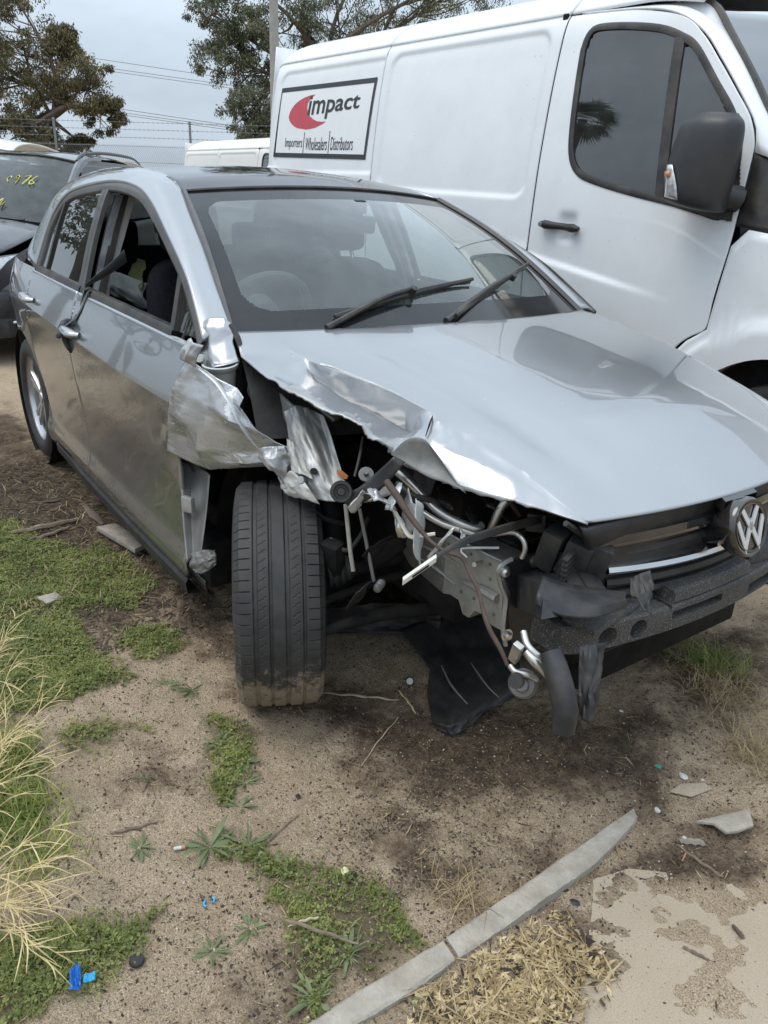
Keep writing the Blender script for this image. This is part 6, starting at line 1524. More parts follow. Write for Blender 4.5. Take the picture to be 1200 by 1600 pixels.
# ------------------------------------------------------------------ dark grey car behind (only its front corner shows)
def build_suv(loc, rz):
    s = empty('grey_suv', loc, rz, 'dark grey wagon with roof rails and yellow windscreen writing, behind the hatchback', 'car')
    def sym(rows): return [list(r) + [(x, -y, z) for x, y, z in r[::-1][1:]] for r in rows]
    # y given from the left edge (+) to the centre line
    loft('bonnet', sym([[(-1.02, .78, 1.03), (-.98, .45, 1.09), (-.95, 0, 1.11)], [(-.70, .80, .99), (-.62, .45, 1.06), (-.58, 0, 1.08)], [(-.32, .76, .90), (-.22, .42, .98), (-.18, 0, 1.0)], [(-.16, .60, .80), (-.05, .38, .88), (-.02, 0, .90)]]), 'suv_paint', s, 30, 22, solid=.01)
    for k in (-1, 1):
        def fx(p): return [(x, k * y, z) for x, y, z in p]
        ac_ = (-.92, .36); rows = []
        out = [(-1.45, .25), (-1.45, 1.0), (-1.04, 1.02), (-.70, .975), (-.34, .885), (-.17, .78), (-.10, .55), (-.12, .25)]
        for t in np.radians(np.linspace(196, -16, 36)):
            d = np.array([math.cos(t), math.sin(t)]); best = 3.
            for a, b in zip(out, out[1:] + out[:1]):
                a = np.array(a) - ac_; b = np.array(b) - ac_; e = b - a; den = d[0] * e[1] - d[1] * e[0]
                if abs(den) < 1e-9: continue
                kk = (a[0] * e[1] - a[1] * e[0]) / den; u = (a[0] * d[1] - a[1] * d[0]) / den
                if kk > 0 and -1e-6 <= u <= 1 + 1e-6: best = min(best, kk)
            row = []
            for q in np.linspace(0, 1, 10):
                rr2 = .375 + (best - .375) * q
                x, z = ac_[0] + d[0] * rr2, ac_[1] + d[1] * rr2
                y = .905 - .06 * max(0, (z - .75) / .25)**2 - .26 * max(0, (x + .55) / .5)**2
                row.append((x, k * y, z))
            rows.append([(row[0][0], row[0][1] - k * .08, row[0][2])] + row)
        g = np.array(rows); mk('front_wing', g.reshape(-1, 3), grid_faces(36, 11), 'suv_paint', s)
        loft('headlight', [fx([(-.50, .80, .86), (-.30, .735, .85), (-.13, .60, .82)]), fx([(-.46, .835, .80), (-.26, .765, .76), (-.10, .62, .74)]), fx([(-.40, .835, .76), (-.24, .765, .71), (-.09, .60, .70)])], 'lamp_clear', s, 16, 10, solid=.01, off=0)
        lathe('fog_lamp', [(0, .01), (.045, .012), (.055, .02), (.07, .015), (.075, -.02)], 'chrome', s, 20, (-.14, k * .66, .46), (.92, k * .38, 0))
        for nm, x0, x1 in (('front_door', -1.46, -2.42), ('rear_door', -2.43, -3.20)):
            loft(nm, [fx([(x0, .90, .30), (x1, .90, .30)]), fx([(x0, .91, .70), (x1, .91, .70)]), fx([(x0, .87, 1.03), (x1, .87, 1.06)])], 'suv_paint', s, 8, 10, solid=.01, off=0)
        loft('side_windows', [fx([(-1.35, .86, 1.05), (-3.6, .86, 1.08)]), fx([(-2.0, .655, 1.615), (-3.5, .655, 1.60)])], 'side_glass', s, 14, 6)
        loft('rear_wing', [fx([(-3.21, .90, .30), (-4.35, .80, .35)]), fx([(-3.21, .90, .75), (-4.38, .80, .8)]), fx([(-3.3, .87, 1.08), (-4.3, .78, 1.1)]), fx([(-3.5, .68, 1.53), (-4.1, .64, 1.5)])], 'suv_paint', s, 8, 12)
        tube('screen_pillar', fx([(-1.03, .80, 1.05), (-1.5, .73, 1.33), (-1.98, .655, 1.585), (-2.4, .64, 1.62)]), [.035, .035, .04, .03], 'suv_paint', s, 8, 24)
        rl = tube('roof_rail', fx([(-1.95, .62, 1.60), (-2.12, .62, 1.665), (-2.6, .63, 1.695), (-3.3, .62, 1.68), (-3.6, .60, 1.62)]), [.008, .016, .017, .016, .008], 'grey_trim', s, 8, 30)
        tube('rail_cap', fx([(-1.95, .625, 1.602), (-2.06, .622, 1.650), (-2.16, .622, 1.682)]), [.012, .020, .018], 'grey_trim', rl, 8)
        for x in (-.92, -3.55): wheel('wheel', (x, k * .79, .35), s, .35, .22, .22, k, 0)
        mr = loft('door_mirror', [fx([(-1.40, .93, 1.05), (-1.32, 1.0, 1.04), (-1.38, 1.10, 1.05), (-1.46, 1.0, 1.05)]), fx([(-1.42, .93, 1.12), (-1.28, 1.0, 1.12), (-1.36, 1.13, 1.12), (-1.48, 1.0, 1.12)]), fx([(-1.41, .95, 1.19), (-1.33, 1.0, 1.19), (-1.38, 1.09, 1.19), (-1.46, 1.0, 1.19)])], 'black_plastic', s, 16, 8, closed=True, caps=True)
    bp = loft('bumper', sym([[(-.50, .865, .72), (-.22, .77, .70), (-.06, .45, .72), (-.02, 0, .74)], [(-.48, .895, .58), (-.20, .80, .56), (.0, .45, .55), (.04, 0, .55)], [(-.50, .895, .38), (-.20, .80, .36), (-.0, .45, .34), (.04, 0, .34)], [(-.50, .87, .24), (-.20, .77, .22), (-.05, .45, .21), (-.0, 0, .21)]]), 'suv_paint', s, 40, 20)
    loft('lower_intake', sym([[(-.185, .79, .545), (.012, .45, .54), (.05, 0, .54)], [(-.185, .79, .37), (.012, .45, .36), (.05, 0, .36)]]), 'black_plastic', bp, 30, 6)
    tube('chrome_lip', [(-.30, .86, .345), (-.17, .795, .345), (.02, .45, .34), (.06, 0, .34), (.02, -.45, .34), (-.17, -.795, .345)], .013, 'chrome', bp, 8, 40)
    gr = loft('grille', sym([[(-.10, .52, .83), (-.02, .3, .86), (.0, 0, .87)], [(-.02, .50, .68), (.03, .3, .67), (.05, 0, .67)]]), 'black_plastic', s, 24, 6, solid=.01, off=0)
    for z in (.71, .76, .81): tube('grille_bar', [(-.045, .50, z), (.035, .25, z), (.05, 0, z), (.035, -.25, z), (-.045, -.50, z)], .012, 'chrome', gr, 6, 24)
    W_ = sym([[(-1.04, .76, 1.06), (-.96, .4, 1.10), (-.93, 0, 1.115)], [(-1.50, .70, 1.33), (-1.41, .38, 1.38), (-1.38, 0, 1.39)], [(-1.98, .625, 1.585), (-1.90, .34, 1.63), (-1.87, 0, 1.64)]])
    ws_ = loft('windscreen', W_, 'suv_glass', s, 30, 16)
    tube('screen_header', [(x + .005, y, z + .004) for x, y, z in W_[2]], .012, 'black_trim', ws_, 6, 30)
    loft('roof', sym([[(-1.97, .64, 1.585), (-1.90, .34, 1.632), (-1.87, 0, 1.645)], [(-2.4, .66, 1.63), (-2.4, .34, 1.68), (-2.4, 0, 1.69)], [(-3.3, .66, 1.62), (-3.3, .34, 1.67), (-3.3, 0, 1.68)], [(-4.1, .62, 1.52), (-4.15, .34, 1.57), (-4.16, 0, 1.58)]]), 'suv_paint', s, 30, 20)
    loft('tailgate', sym([[(-4.1, .62, 1.50), (-4.16, 0, 1.56)], [(-4.36, .78, 1.0), (-4.45, 0, 1.0)], [(-4.42, .80, .35), (-4.5, 0, .35)]]), 'suv_paint', s, 16, 10)
    for a, b in (((-1.0, .55, 1.09), (-.985, .05, 1.125)), ((-.97, .05, 1.12), (-.99, -.5, 1.10))):
        tube('wiper', [a, (np.array(a) + b) / 2 + (0, 0, .012), b], [.012, .014, .008], 'black_trim', ws_, 6, 14)
    mk('cabin', *join_geo([box_geo((-2.6, 0, .75), (3.2, 1.6, .55), None, .05), box_geo((-2.25, .38, 1.15), (.16, .48, .6), None, .06), box_geo((-2.25, -.38, 1.15), (.16, .48, .6), None, .06), box_geo((-1.35, 0, 1.0), (.6, 1.5, .12), None, .04), box_geo((-3.1, 0, 1.25), (1.3, 1.22, .62), None, .08)]), 'engine_dark', s)
    box('underbody', (-2.2, 0, .30), (4.2, 1.6, .14), 'black_plastic', s)
    # hand-painted yellow digits on the glass
    def on_ws(y, h):      # h 0..1 up the glass
        x = -.96 - .95 * h + .07 * (1 - abs(y) / .7); z = 1.10 + .52 * h
        return np.array((x + .022, y, z + .018))
    for strokes in ([(.45, .62), (.415, .66), (.42, .58), (.45, .60), (.455, .48)], [(.50, .64), (.56, .655), (.53, .48)], [(.63, .655), (.59, .55), (.61, .485), (.645, .52), (.60, .565)], [(.36, .60), (.345, .64), (.325, .58), (.36, .52)], [(.42, .06), (.45, .19), (.47, .05), (.50, .12)]):
        tube('painted_digit', [on_ws(.30 + (a - .45) * .8, .58 + (b - .58) * .8) for a, b in strokes], .006, 'yellow_paint', ws_, 5, 24, flat=.4)
    s.scale = (1, 1, .975)
    return s
suv = build_suv((-5.43, -1.206, 0), R(-40))
back = empty('white_car', (-14.662,1.028,0), R(-35), 'white car roof just showing over the dark grey wagon', 'car')
back.scale = (1.15, 1.15, 1.15)
loft('roof', [[(.35, -.6, 1.42), (.42, 0, 1.46), (.35, .6, 1.42)], [(0, -.62, 1.66), (.02, 0, 1.72), (0, .62, 1.66)], [(-.8, -.63, 1.72), (-.8, 0, 1.78), (-.8, .63, 1.72)], [(-2.2, -.60, 1.60), (-2.2, 0, 1.66), (-2.2, .60, 1.60)]], 'van_white', back, 20, 20, solid=.02)
loft('body', [[(.9, -.8, .3), (.9, .8, .3)], [(1.0, -.82, .8), (1.0, .82, .8)], [(.55, -.8, 1.0), (.55, .8, 1.0)], [(-.1, -.62, 1.55), (-.1, .62, 1.55)]], 'van_white', back, 8, 16)
for k in (-1, 1):
    loft('side', [[(.95, k * .82, .3), (-2.6, k * .82, .3)], [(.8, k * .84, .9), (-2.6, k * .84, .95)], [(.0, k * .62, 1.6), (-2.2, k * .6, 1.6)]], 'van_white', back, 8, 12)
    for x in (.35, -1.9): wheel('wheel', (x, k * .74, .31), back, .31, .2, .2, k)

# ------------------------------------------------------------------ paving, edging
def edging(nm, up, lo, label):
    n = 60
    a = resamp(up, n, False); b = resamp(lo, n, False)
    rows = []
    for k in range(n):
        p, q = a[k], b[k]; w = q - p
        j = .0025 * np.array([fbm(k * .45 + o_, 3.3 + o_, 3) for o_ in (0, 20, 40, 60)])
        zt = .011
        c = lambda t, z: (p[0] + w[0] * t, p[1] + w[1] * t, z)
        rows.append([c(0, -.03), c(.0 + j[0] * 3, zt - .004 + j[0]), c(.10, zt + j[1] * .8), c(.35, zt + j[2] * .6), c(.65, zt + j[3] * .6), c(.90, zt + j[1] * .7), c(1.0 + j[2] * 3, zt - .004 + j[3]), c(1.0, -.03)])
    f = grid_faces(n, 8); f.append(tuple(range(8))); f.append(tuple(range((n - 1) * 8, n * 8))[::-1])
    return tag(mk(nm, np.array(rows).reshape(-1, 3), f, 'concrete', None, angle=30), label, 'edging', 'concrete edging strips')
edging('concrete_edging', [(0.873,-0.893),(0.868,-0.763),(0.863,-0.62),(0.857,-0.462),(0.853,-0.377),(0.852,-0.279)], [(0.921,-0.9),(0.92,-0.779),(0.917,-0.641),(0.914,-0.49),(0.899,-0.4),(0.879,-0.296)],
       'long grey concrete edging strip with a snapped pointed end, by the sandy slab')
edging('concrete_edging', [(0.87,-1.397),(0.868,-1.264),(0.867,-1.102),(0.869,-0.999),(0.872,-0.904)], [(0.946,-1.352),(0.927,-1.247),(0.918,-1.136),(0.924,-1.025),(0.92,-0.909)],
       'near length of concrete edging beside the clover, leaving the picture')
def slab(nm, poly, z):
    p = resamp(list(poly) + [poly[0]], 161, False)[:-1]
    c = p.mean(0); r_ = 1 + .012 * fbm(np.arange(160) * .35, np.zeros(160) + 3, 3)
    p = c + (p - c) * r_[:, None]
    v = np.vstack([np.c_[p, np.full(160, z)], np.c_[p, np.full(160, z - .05)]])
    f = [tuple(range(160))] + [(i, i + 160, (i + 1) % 160 + 160, (i + 1) % 160)[::-1] for i in range(160)]
    o = mk(nm, v, f, 'slab_concrete', None, smooth=False); return tag(o, kind='structure')
_sc = np.array(SLAB).mean(0)
slab('pavement_slab', [tuple(_sc + (np.array(q) - _sc) * 1.22) for q in SLAB], -.0062)
jn = resamp([(0.994,-0.466),(1.101,-0.466),(1.208,-0.469),(1.303,-0.47),(1.425,-0.471)], 60, False)
jt = np.gradient(jn, axis=0); jt /= np.linalg.norm(jt, axis=1)[:, None]; jp = np.stack([-jt[:, 1], jt[:, 0]], 1) * (.006 + .003 * fbm(np.arange(60) * .5, np.zeros(60), 3))[:, None]
jr = flakes_joint = np.vstack([np.c_[jn - jp, np.full(60, -.0066)], np.c_[jn + jp, np.full(60, -.0066)]])
tag(mk('slab_joint', jr, grid_faces(2, 60), 'joint_soil', None), kind='structure')
# ------------------------------------------------------------------ things lying about
def gp(x, y, h=0.0): return (x, y, float(gz(np.array(x), np.array(y))) + h)
def stick(nm, pts, r, m, label, cat='stick', group=None, flat=1.0, h=.004):
    p = [gp(x, y, h) for x, y in pts]
    pp = resamp(p, 16, True); pp[:, 2] += .002 * np.sin(np.arange(16) * 1.3)
    o = mk(nm, *tube_geo(pp, r, 6, 24, True, flat), m)
    return tag(o, label, cat, group)
G2 = lambda l: l
stick('dry_straw', [(0.02,-0.672),(0.098,-0.596),(0.182,-0.51)], [.002, .006, .003], 'straw_pale', 'flat pale dry blade lying in front of the worn tyre', 'straw', flat=.3)
stick('dry_straw', [(0.146,-0.484),(0.202,-0.489),(0.259,-0.502)], [.002, .004, .002], 'straw', 'short tan straw left of the fallen black splash shield', 'straw', flat=.4)
stick('thin_straw', [(0.354,-0.754),(0.3,-0.666),(0.245,-0.556)], [.001, .0018, .001], 'straw_pale', 'thin curved straw on bare sand below the tyre', 'straw')
stick('dark_twig', [(0.237,-1.372),(0.254,-1.321),(0.256,-1.261)], [.002, .004, .001], 'stick', 'dark twig half buried in sand left of the big rosette weed', 'twig')
stick('dark_twig', [(0.466,-1.115),(0.44,-1.053),(0.419,-0.98)], [.003, .005, .002], 'stick', 'short dark twig above the large rosette weed', 'twig')
stick('dry_twig', [(0.628,-1.178),(0.708,-1.121),(0.792,-1.052)], [.002, .004, .002], 'stick', 'long brown twig lying across the clover patch', 'twig', h=.02)
stick('pale_twig', [(0.682,-1.151),(0.687,-1.116),(0.696,-1.087)], [.001, .003, .002], 'straw_pale', 'pale twig at the top edge of the clover patch', 'twig', h=.018)
stick('branch', [(-1.634,-1.217),(-1.62,-1.087),(-1.648,-0.94)], [.008, .013, .008], 'stick', 'longer grey branch on the grass left of the side skirt', 'branch', h=.012)
stick('branch', [(-1.545,-1.167),(-1.545,-1.091),(-1.582,-0.996)], [.005, .008, .005], 'stick', 'shorter branch touching the longer one on the grass', 'branch', h=.010)
stick('bark_strip', [(-1.799,-0.871),(-1.655,-0.866),(-1.522,-0.866)], [.010, .022, .008], 'bark', 'curled brown bark strip beside the sill of the hatchback', 'bark', flat=.35, h=.008)
stick('bark_strip', [(-1.951,-1.072),(-1.921,-0.989),(-1.924,-0.896)], [.004, .010, .004], 'bark', 'thin dark bark strip near the back wheel', 'bark', flat=.5, h=.008)
stick('wood_splinter', [(0.977,-0.274),(1.032,-0.273),(1.094,-0.269)], [.002, .004, .003], 'stick', 'brown wood splinter between the slab and the broken plate', 'splinter')
stick('wood_stub', [(0.977,-0.259),(0.995,-0.239),(1.013,-0.219)], [.006, .008, .007], 'timber_grey', 'short grey wood stub left of the broken plate', 'wood', h=.006)
stick('orange_splinter', [(0.9,-0.399),(0.92,-0.412)], .0018, 'orange_bit', 'tiny orange splinter right of the edging tip', 'splinter')
stick('orange_splinter', [(1.015,-0.308),(1.005,-0.279)], .0018, 'orange_bit', 'tiny orange splinter under the brown wood splinter', 'splinter')
stick('slab_twig', [(1.179,-0.365),(1.204,-0.371)], [.004, .005], 'bark', 'short dark twig lying on the sandy slab', 'twig')
stick('slab_twig', [(1.15,-0.495),(1.169,-0.487),(1.196,-0.477)], [.003, .004, .002], 'stick', 'twig lying along the joint between the two slabs', 'twig')
def flat_piece(nm, pts, th, m, label, cat, tilt=0.0, h=.0):
    p = np.array([gp(x, y, h + th) for x, y in pts]); p[:, 2] = p[:, 2].mean() + np.linspace(0, tilt, len(p))
    return tag(plate(nm, p, th, m, None, bev=min(.002, th * .3)), label, cat)
flat_piece('broken_plate', [(0.967,-0.188),(0.988,-0.129),(1.013,-0.059),(1.019,-0.046),(1.056,-0.088),(1.046,-0.14),(1.034,-0.169),(1.001,-0.171)], .008, 'concrete', 'curved pale broken plate lying right of the edging tip', 'debris', .012)
flat_piece('timber_board', [(-1.442,-0.916),(-1.441,-0.835),(-1.175,-0.788),(-1.144,-0.851)], .02, 'timber_grey', 'short weathered board beside the side skirt', 'board')
flat_piece('flat_stone', [(-0.988,-1.258),(-0.992,-1.192),(-0.942,-1.182),(-0.923,-1.239)], .008, 'concrete', 'flat pale stone in the green patch at left', 'stone')
flat_piece('flat_stone', [(0.865,-0.148),(0.862,-0.101),(0.895,-0.042),(0.919,-0.046),(0.907,-0.116)], .004, 'slab_concrete', 'flat grey stone behind the broken plate', 'stone')
def lump(nm, xy, r_, m, label, cat, sq=.6, h=.5, seed=1):
    bm = bmesh.new(); bmesh.ops.create_icosphere(bm, subdivisions=2, radius=1)
    rr2 = np.random.default_rng(seed); ph = rr2.random(3) * 9
    for v in bm.verts:
        k = 1 + .28 * math.sin(v.co.x * 2.3 + ph[0]) * math.cos(v.co.y * 2.9 + ph[1]) + .15 * math.sin(v.co.z * 5 + ph[2])
        v.co = Vector((v.co.x * r_ * k, v.co.y * r_ * k * .8, v.co.z * r_ * sq * k))
    bm.verts.index_update(); v = np.array([tuple(q.co) for q in bm.verts]) + np.array(gp(*xy, r_ * sq * h)); f = [tuple(q.index for q in fa.verts) for fa in bm.faces]; bm.free()
    return tag(mk(nm, v, f, m, None, angle=30), label, cat)
lump('white_pebble', (0.597,-0.012), .006, 'white_bit', 'small white pebble below the torn duct', 'pebble', seed=2)
lump('white_chip', (0.847,-0.063), .012, 'white_bit', 'white chip above the flat grey stone', 'chip', .3, seed=3)
lump('white_chip', (0.883,-0.03), .006, 'white_bit', 'smaller white chip right of the flat grey stone', 'chip', .4, seed=4)
lump('white_chip', (0.884,-0.223), .009, 'white_bit', 'white chip just right of the edging tip', 'chip', .4, seed=5)
lump('white_chip', (0.975,-0.241), .008, 'white_bit', 'white chip touching the short wood stub', 'chip', .5, seed=6)
lump('cream_scrap', (0.617,-0.973), .011, 'cream_bit', 'cream scrap on the sand above the clover patch', 'litter', .5, seed=7)
lump('black_pebble', (0.633,-0.961), .008, 'black_plastic', 'black lump beside the cream scrap', 'pebble', .6, seed=8)
lump('black_pebble', (0.365,-0.95), .007, 'black_plastic', 'lone black pebble on bare sand right of the small weeds', 'pebble', .6, seed=9)
lump('charcoal_bit', (0.953,-0.597), .009, 'black_plastic', 'charcoal bit at the top of the straw mulch', 'pebble', .4, seed=10)
lump('green_shard', (0.788,-0.093), .009, 'green_bit', 'small green plastic shard on dark soil', 'litter', .25, seed=11)
cap = lathe('bottle_cap', [(0, .006), (.012, .006), (.014, .004), (.0145, 0)], 'black_plastic', None, 24, gp(*(0.58,-1.425), .004), (.1, .1, 1)); tag(cap, 'round black cap beside the lower left grass', 'cap')
nutt = empty('nozzle_cap', gp(*(0.128,-0.427), .006), 0, 'small white capped plug lying near the fallen splash shield', 'plug')
lathe('cap', [(.004, .012), (.010, .012), (.011, .006), (.009, .0)], 'white_bit', nutt, 16, (0, 0, .004), (.7, -.5, .6)); lathe('plug', [(0, .0), (.012, .0), (.014, -.012), (.008, -.03)], 'black_plastic', nutt, 14, (0, 0, .004), (.7, -.5, .6))
def scrap(nm, ctr, sx, sy, m, label, cat, seed, amp=.006):
    xs_, ys_ = np.meshgrid(np.linspace(-1, 1, 14), np.linspace(-1, 1, 10))
    z = amp * fbm(xs_ * 1.6 + seed, ys_ * 1.6 + seed, 3) + amp
    v = np.stack([ctr[0] + xs_ * sx + ys_ * sy * .3, ctr[1] + ys_ * sy - xs_ * sx * .3, z + float(gz(np.array(ctr[0]), np.array(ctr[1]))) + .012], -1).reshape(-1, 3)
    return tag(mk(nm, v, grid_faces(10, 14), m, None, solid=.0008, off=0, angle=20), label, cat)
scrap('blue_wrapper', (0.566,-1.534), .022, .009, 'blue_wrap', 'crumpled blue wrapper in the lower left grass', 'litter', 3.0, .013)
scrap('blue_wrapper', (0.571,-1.51), .008, .010, 'cyan_wrap', 'small torn blue scrap right of the crumpled wrapper', 'litter', 5.0, .006)
wr = empty('torn_label', gp(*(0.53,-1.255), .003), .4, 'bright blue torn ring on sand under the big rosette weed', 'litter')
for a0, a1 in ((.3, 1.9), (3.2, 5.0)):
    a_ = np.linspace(a0, a1, 10); mk('label_half', np.vstack([np.c_[.010 * np.cos(a_), .014 * np.sin(a_), np.full(10, 0.0)], np.c_[.010 * np.cos(a_), .014 * np.sin(a_), np.full(10, .006)]]), grid_faces(2, 10), 'cyan_wrap', wr, solid=.003)
cb = np.array([gp(*q, .006) for q in [(0.359,-1.266),(0.37,-1.243)]])
butt = empty('cigarette_butt', tuple(cb[0]), 0, 'cigarette butt lying left of the big rosette weed', 'litter')
mk('paper', *tube_geo([(0, 0, 0), tuple((cb[1] - cb[0]) * .65)], .0045, 10, 3, False), 'white_bit', butt); mk('filter', *tube_geo([tuple((cb[1] - cb[0]) * .65), tuple(cb[1] - cb[0])], .0046, 10, 3, False), 'orange_bit', butt)
# fallen plastic splash shield
sh = crumple('splash_shield', [
    [(-0.073,-0.319,0.05),(-0.012,-0.222,0.1),(0.126,-0.154,0.16),(0.298,-0.184,0.2)],
    [(0.05,-0.332,0.035),(0.099,-0.255,0.06),(0.21,-0.195,0.1),(0.336,-0.183,0.12)],
    [(0.139,-0.358,0.035),(0.198,-0.323,0.045),(0.284,-0.258,0.06),(0.398,-0.224,0.07)],
    [(0.226,-0.435,0.012),(0.311,-0.416,0.035),(0.359,-0.337,0.045),(0.39,-0.25,0.03)],
    [(0.32,-0.489,0.008),(0.38,-0.484,0.03),(0.385,-0.418,0.028),(0.37,-0.331,0.02)],
    [(0.353,-0.495,0.006),(0.394,-0.482,0.008),(0.399,-0.447,0.008),(0.385,-0.397,0.008)]], 'black_plastic', None, 44, 40, .005, 6.5, 5.5, solid=.003)
crumple('shield_wing', [[(-0.258,-0.503,0.1),(-0.172,-0.422,0.13),(-0.095,-0.322,0.15),(0.016,-0.222,0.15)], [(-0.264,-0.494,0.05),(-0.171,-0.408,0.07),(-0.1,-0.301,0.08),(0.022,-0.222,0.1)], [(-0.235,-0.501,0.012),(-0.152,-0.407,0.03),(-0.071,-0.307,0.035),(0.041,-0.247,0.05)]], 'black_plastic', sh, 30, 16, .008, 5, 2.2, solid=.003)
tag(sh, 'black plastic splash shield fallen on the ground under the crushed corner', 'car part')
tube('shield_rib', [(0.174,-0.343,0.062),(0.26,-0.375,0.055),(0.357,-0.396,0.056)], [.002, .004, .002], 'inner_grey', sh, 6, 20, flat=.5)
tube('shield_rib', [(0.234,-0.28,0.085),(0.333,-0.303,0.072),(0.387,-0.302,0.06)], [.002, .004, .002], 'inner_grey', sh, 6, 20, flat=.5)

# ------------------------------------------------------------------ weeds: rosettes with single leaves
def leaf_mesh(L, W_, curl, lobed):
    n = 9; v = []; f = []
    for k in range(n):
        t = k / (n - 1)
        w = W_ * (math.sin(math.pi * min(1, t * .92 + .06))**.8) * (1 + (.25 * (-1)**k if lobed else 0)) * (.35 + .65 * min(1, t * 2.2))
        z = L * (.30 * t - curl * .75 * t * t)
        v += [(L * t, -w, z + .10 * w), (L * t, 0, z - .15 * w), (L * t, w, z + .10 * w)]
    for k in range(n - 1):
        a = 3 * k; f += [(a, a + 1, a + 4, a + 3), (a + 1, a + 2, a + 5, a + 4)]
    me = bpy.data.meshes.new('leaf'); me.from_pydata(v, [], f); me.materials.append(MATS['weed_leaf'])
    me.polygons.foreach_set('use_smooth', np.ones(len(f), dtype=bool)); return me
def _lv(): pass
LEAVES = [leaf_mesh(1, .055, .30, True), leaf_mesh(1, .075, .36, False), leaf_mesh(1, .045, .22, True), leaf_mesh(1, .040, .42, True)]
def rosette(xy, size, n, label, seed, wide=1.0):
    r_ = np.random.default_rng(seed)
    t = empty('rosette_weed', gp(*xy, -.002), r_.random() * 6, label, 'weed', 'rosette weeds in the sand')
    n = int(n * 1.5)
    for k in range(n):
        o = bpy.data.objects.new('leaf', LEAVES[r_.integers(4)]); COL.objects.link(o); o.parent = t
        s_ = size * (.28 + .85 * r_.random())
        o.scale = (s_, s_ * wide * (1 + .5 * r_.random()), s_); o.rotation_euler = (r_.normal() * .25, -.06 - .50 * r_.random()**2 * (k / n), k * 2.4 + r_.normal() * .55)
for k, (xy, s_, n, lb) in enumerate(zip([(0.394,-1.195),(0.435,-1.119),(0.518,-1.091),(0.317,-1.084),(0.09,-1.033),(0.184,-1.016),(0.252,-1.036),(0.311,-1.326),(0.632,-1.21),(0.636,-1.295),(-0.247,-1.048),(-0.194,-0.999),(-0.132,-1.001),(0.254,-1.248),(0.829,-1.176),(0.788,-1.072),(0.107,-1.248),(0.926,-1.025)],
    [.075, .065, .05, .045, .05, .062, .045, .042, .045, .042, .05, .05, .035, .02, .06, .05, .025, .035], [20, 18, 16, 14, 16, 20, 14, 16, 16, 16, 14, 16, 10, 8, 18, 14, 8, 8],
    ['biggest grey-green rosette weed, beside the cigarette butt', 'spreading rosette weed right of the biggest one', 'rosette weed at the upper left edge of the clover', 'rosette weed just above the biggest one',
     'uppermost weed of the group below the tyre', 'star shaped weed in the middle of the group below the tyre', 'lowest weed of the group below the tyre', 'lone round weed left of the cigarette butt',
     'compact weed left of the clover patch', 'compact weed below the bright blue torn ring', 'broad leafed weed in the dark soil left of the tyre', 'broad leafed weed nearest the tyre on its left', 'little weed under the broad leafed ones left of the tyre',
     'tiny seedling above the lone round weed', 'broad weed at the bottom of the clover patch', 'weed inside the clover patch above the edging', 'tiny weed left of the group below the tyre', 'small sprig growing against the near edging joint'])):
    rosette(xy, s_, n, lb, 40 + k)

# ------------------------------------------------------------------ dry grass plants at the left edge
def dry_plant(base, tips, label, seed):
    r_ = np.random.default_rng(seed); b = np.array(gp(*base))
    t = empty('dry_grass_plant', tuple(b), 0, label, 'plant', 'dry straw coloured grass plants')
    for tip in tips:
        tip = np.array(tip) - b; o0 = np.array((*(r_.normal(size=2) * .04), 0))
        m1 = o0 * .5 + tip * .45 + np.array((*(r_.normal(size=2) * .03), .02 + .03 * r_.random()))
        m2 = tip * .78 + np.array((*(r_.normal(size=2) * .012), .03))
        pts = resamp([o0, m1, m2, tip], 24, True)
        geo = [tube_geo(pts, [.0017, .0015, .0012, .0005], 5, 24, False)]
        for k in range(r_.integers(8, 15)):
            i = r_.integers(5, 22); d = pts[min(i + 1, 23)] - pts[i]; d /= np.linalg.norm(d)
            sd_ = np.cross(d, r_.normal(size=3)); sd_ /= np.linalg.norm(sd_)
            L = .03 + .07 * r_.random()
            q0 = pts[i]; q1 = q0 + (d * .8 + sd_ * .45) * L * .6; q2 = q0 + (d * .85 + sd_ * .6 + np.array((0, 0, -.12))) * L
            geo.append(tube_geo([q0, q1, q2], [.0008, .0014, .0003], 4, 6, False, .4))
        mk('stalk', *join_geo(geo), 'straw', t)
dry_plant((-0.055,-1.65), [(-0.113,-1.363,0.22),(-0.209,-1.386,0.2),(-0.118,-1.348,0.18),(0.052,-1.454,0.25),(0.141,-1.447,0.2),(0.111,-1.417,0.15),(0.105,-1.434,0.12),(-0.322,-1.407,0.22),(-0.05,-1.468,0.3),(0.092,-1.517,0.25),(0.256,-1.487,0.2),(-0.185,-1.438,0.15),(0.022,-1.425,0.2),(-0.467,-1.422,0.2)], 'dry straw grass plant reaching in at the left edge, upper one', 71)
dry_plant((0.296,-1.688), [(0.345,-1.47,0.18),(0.369,-1.455,0.12),(0.442,-1.541,0.25),(0.476,-1.519,0.22),(0.452,-1.482,0.1),(0.561,-1.559,0.2),(0.585,-1.541,0.1),(0.626,-1.559,0.14),(0.525,-1.514,0.08),(0.437,-1.556,0.3),(0.53,-1.588,0.28),(0.604,-1.584,0.2),(0.52,-1.522,0.15),(0.512,-1.536,0.2)], 'dry straw grass plant reaching in at the left edge, lower one', 72)
dry_plant((-0.509,-1.57), [(-0.585,-1.365,0.12),(-0.639,-1.368,0.15),(-0.404,-1.369,0.12),(-0.409,-1.425,0.2),(-0.146,-1.454,0.2)], 'sparse dry grass plant at the left edge beside the green patch', 73)
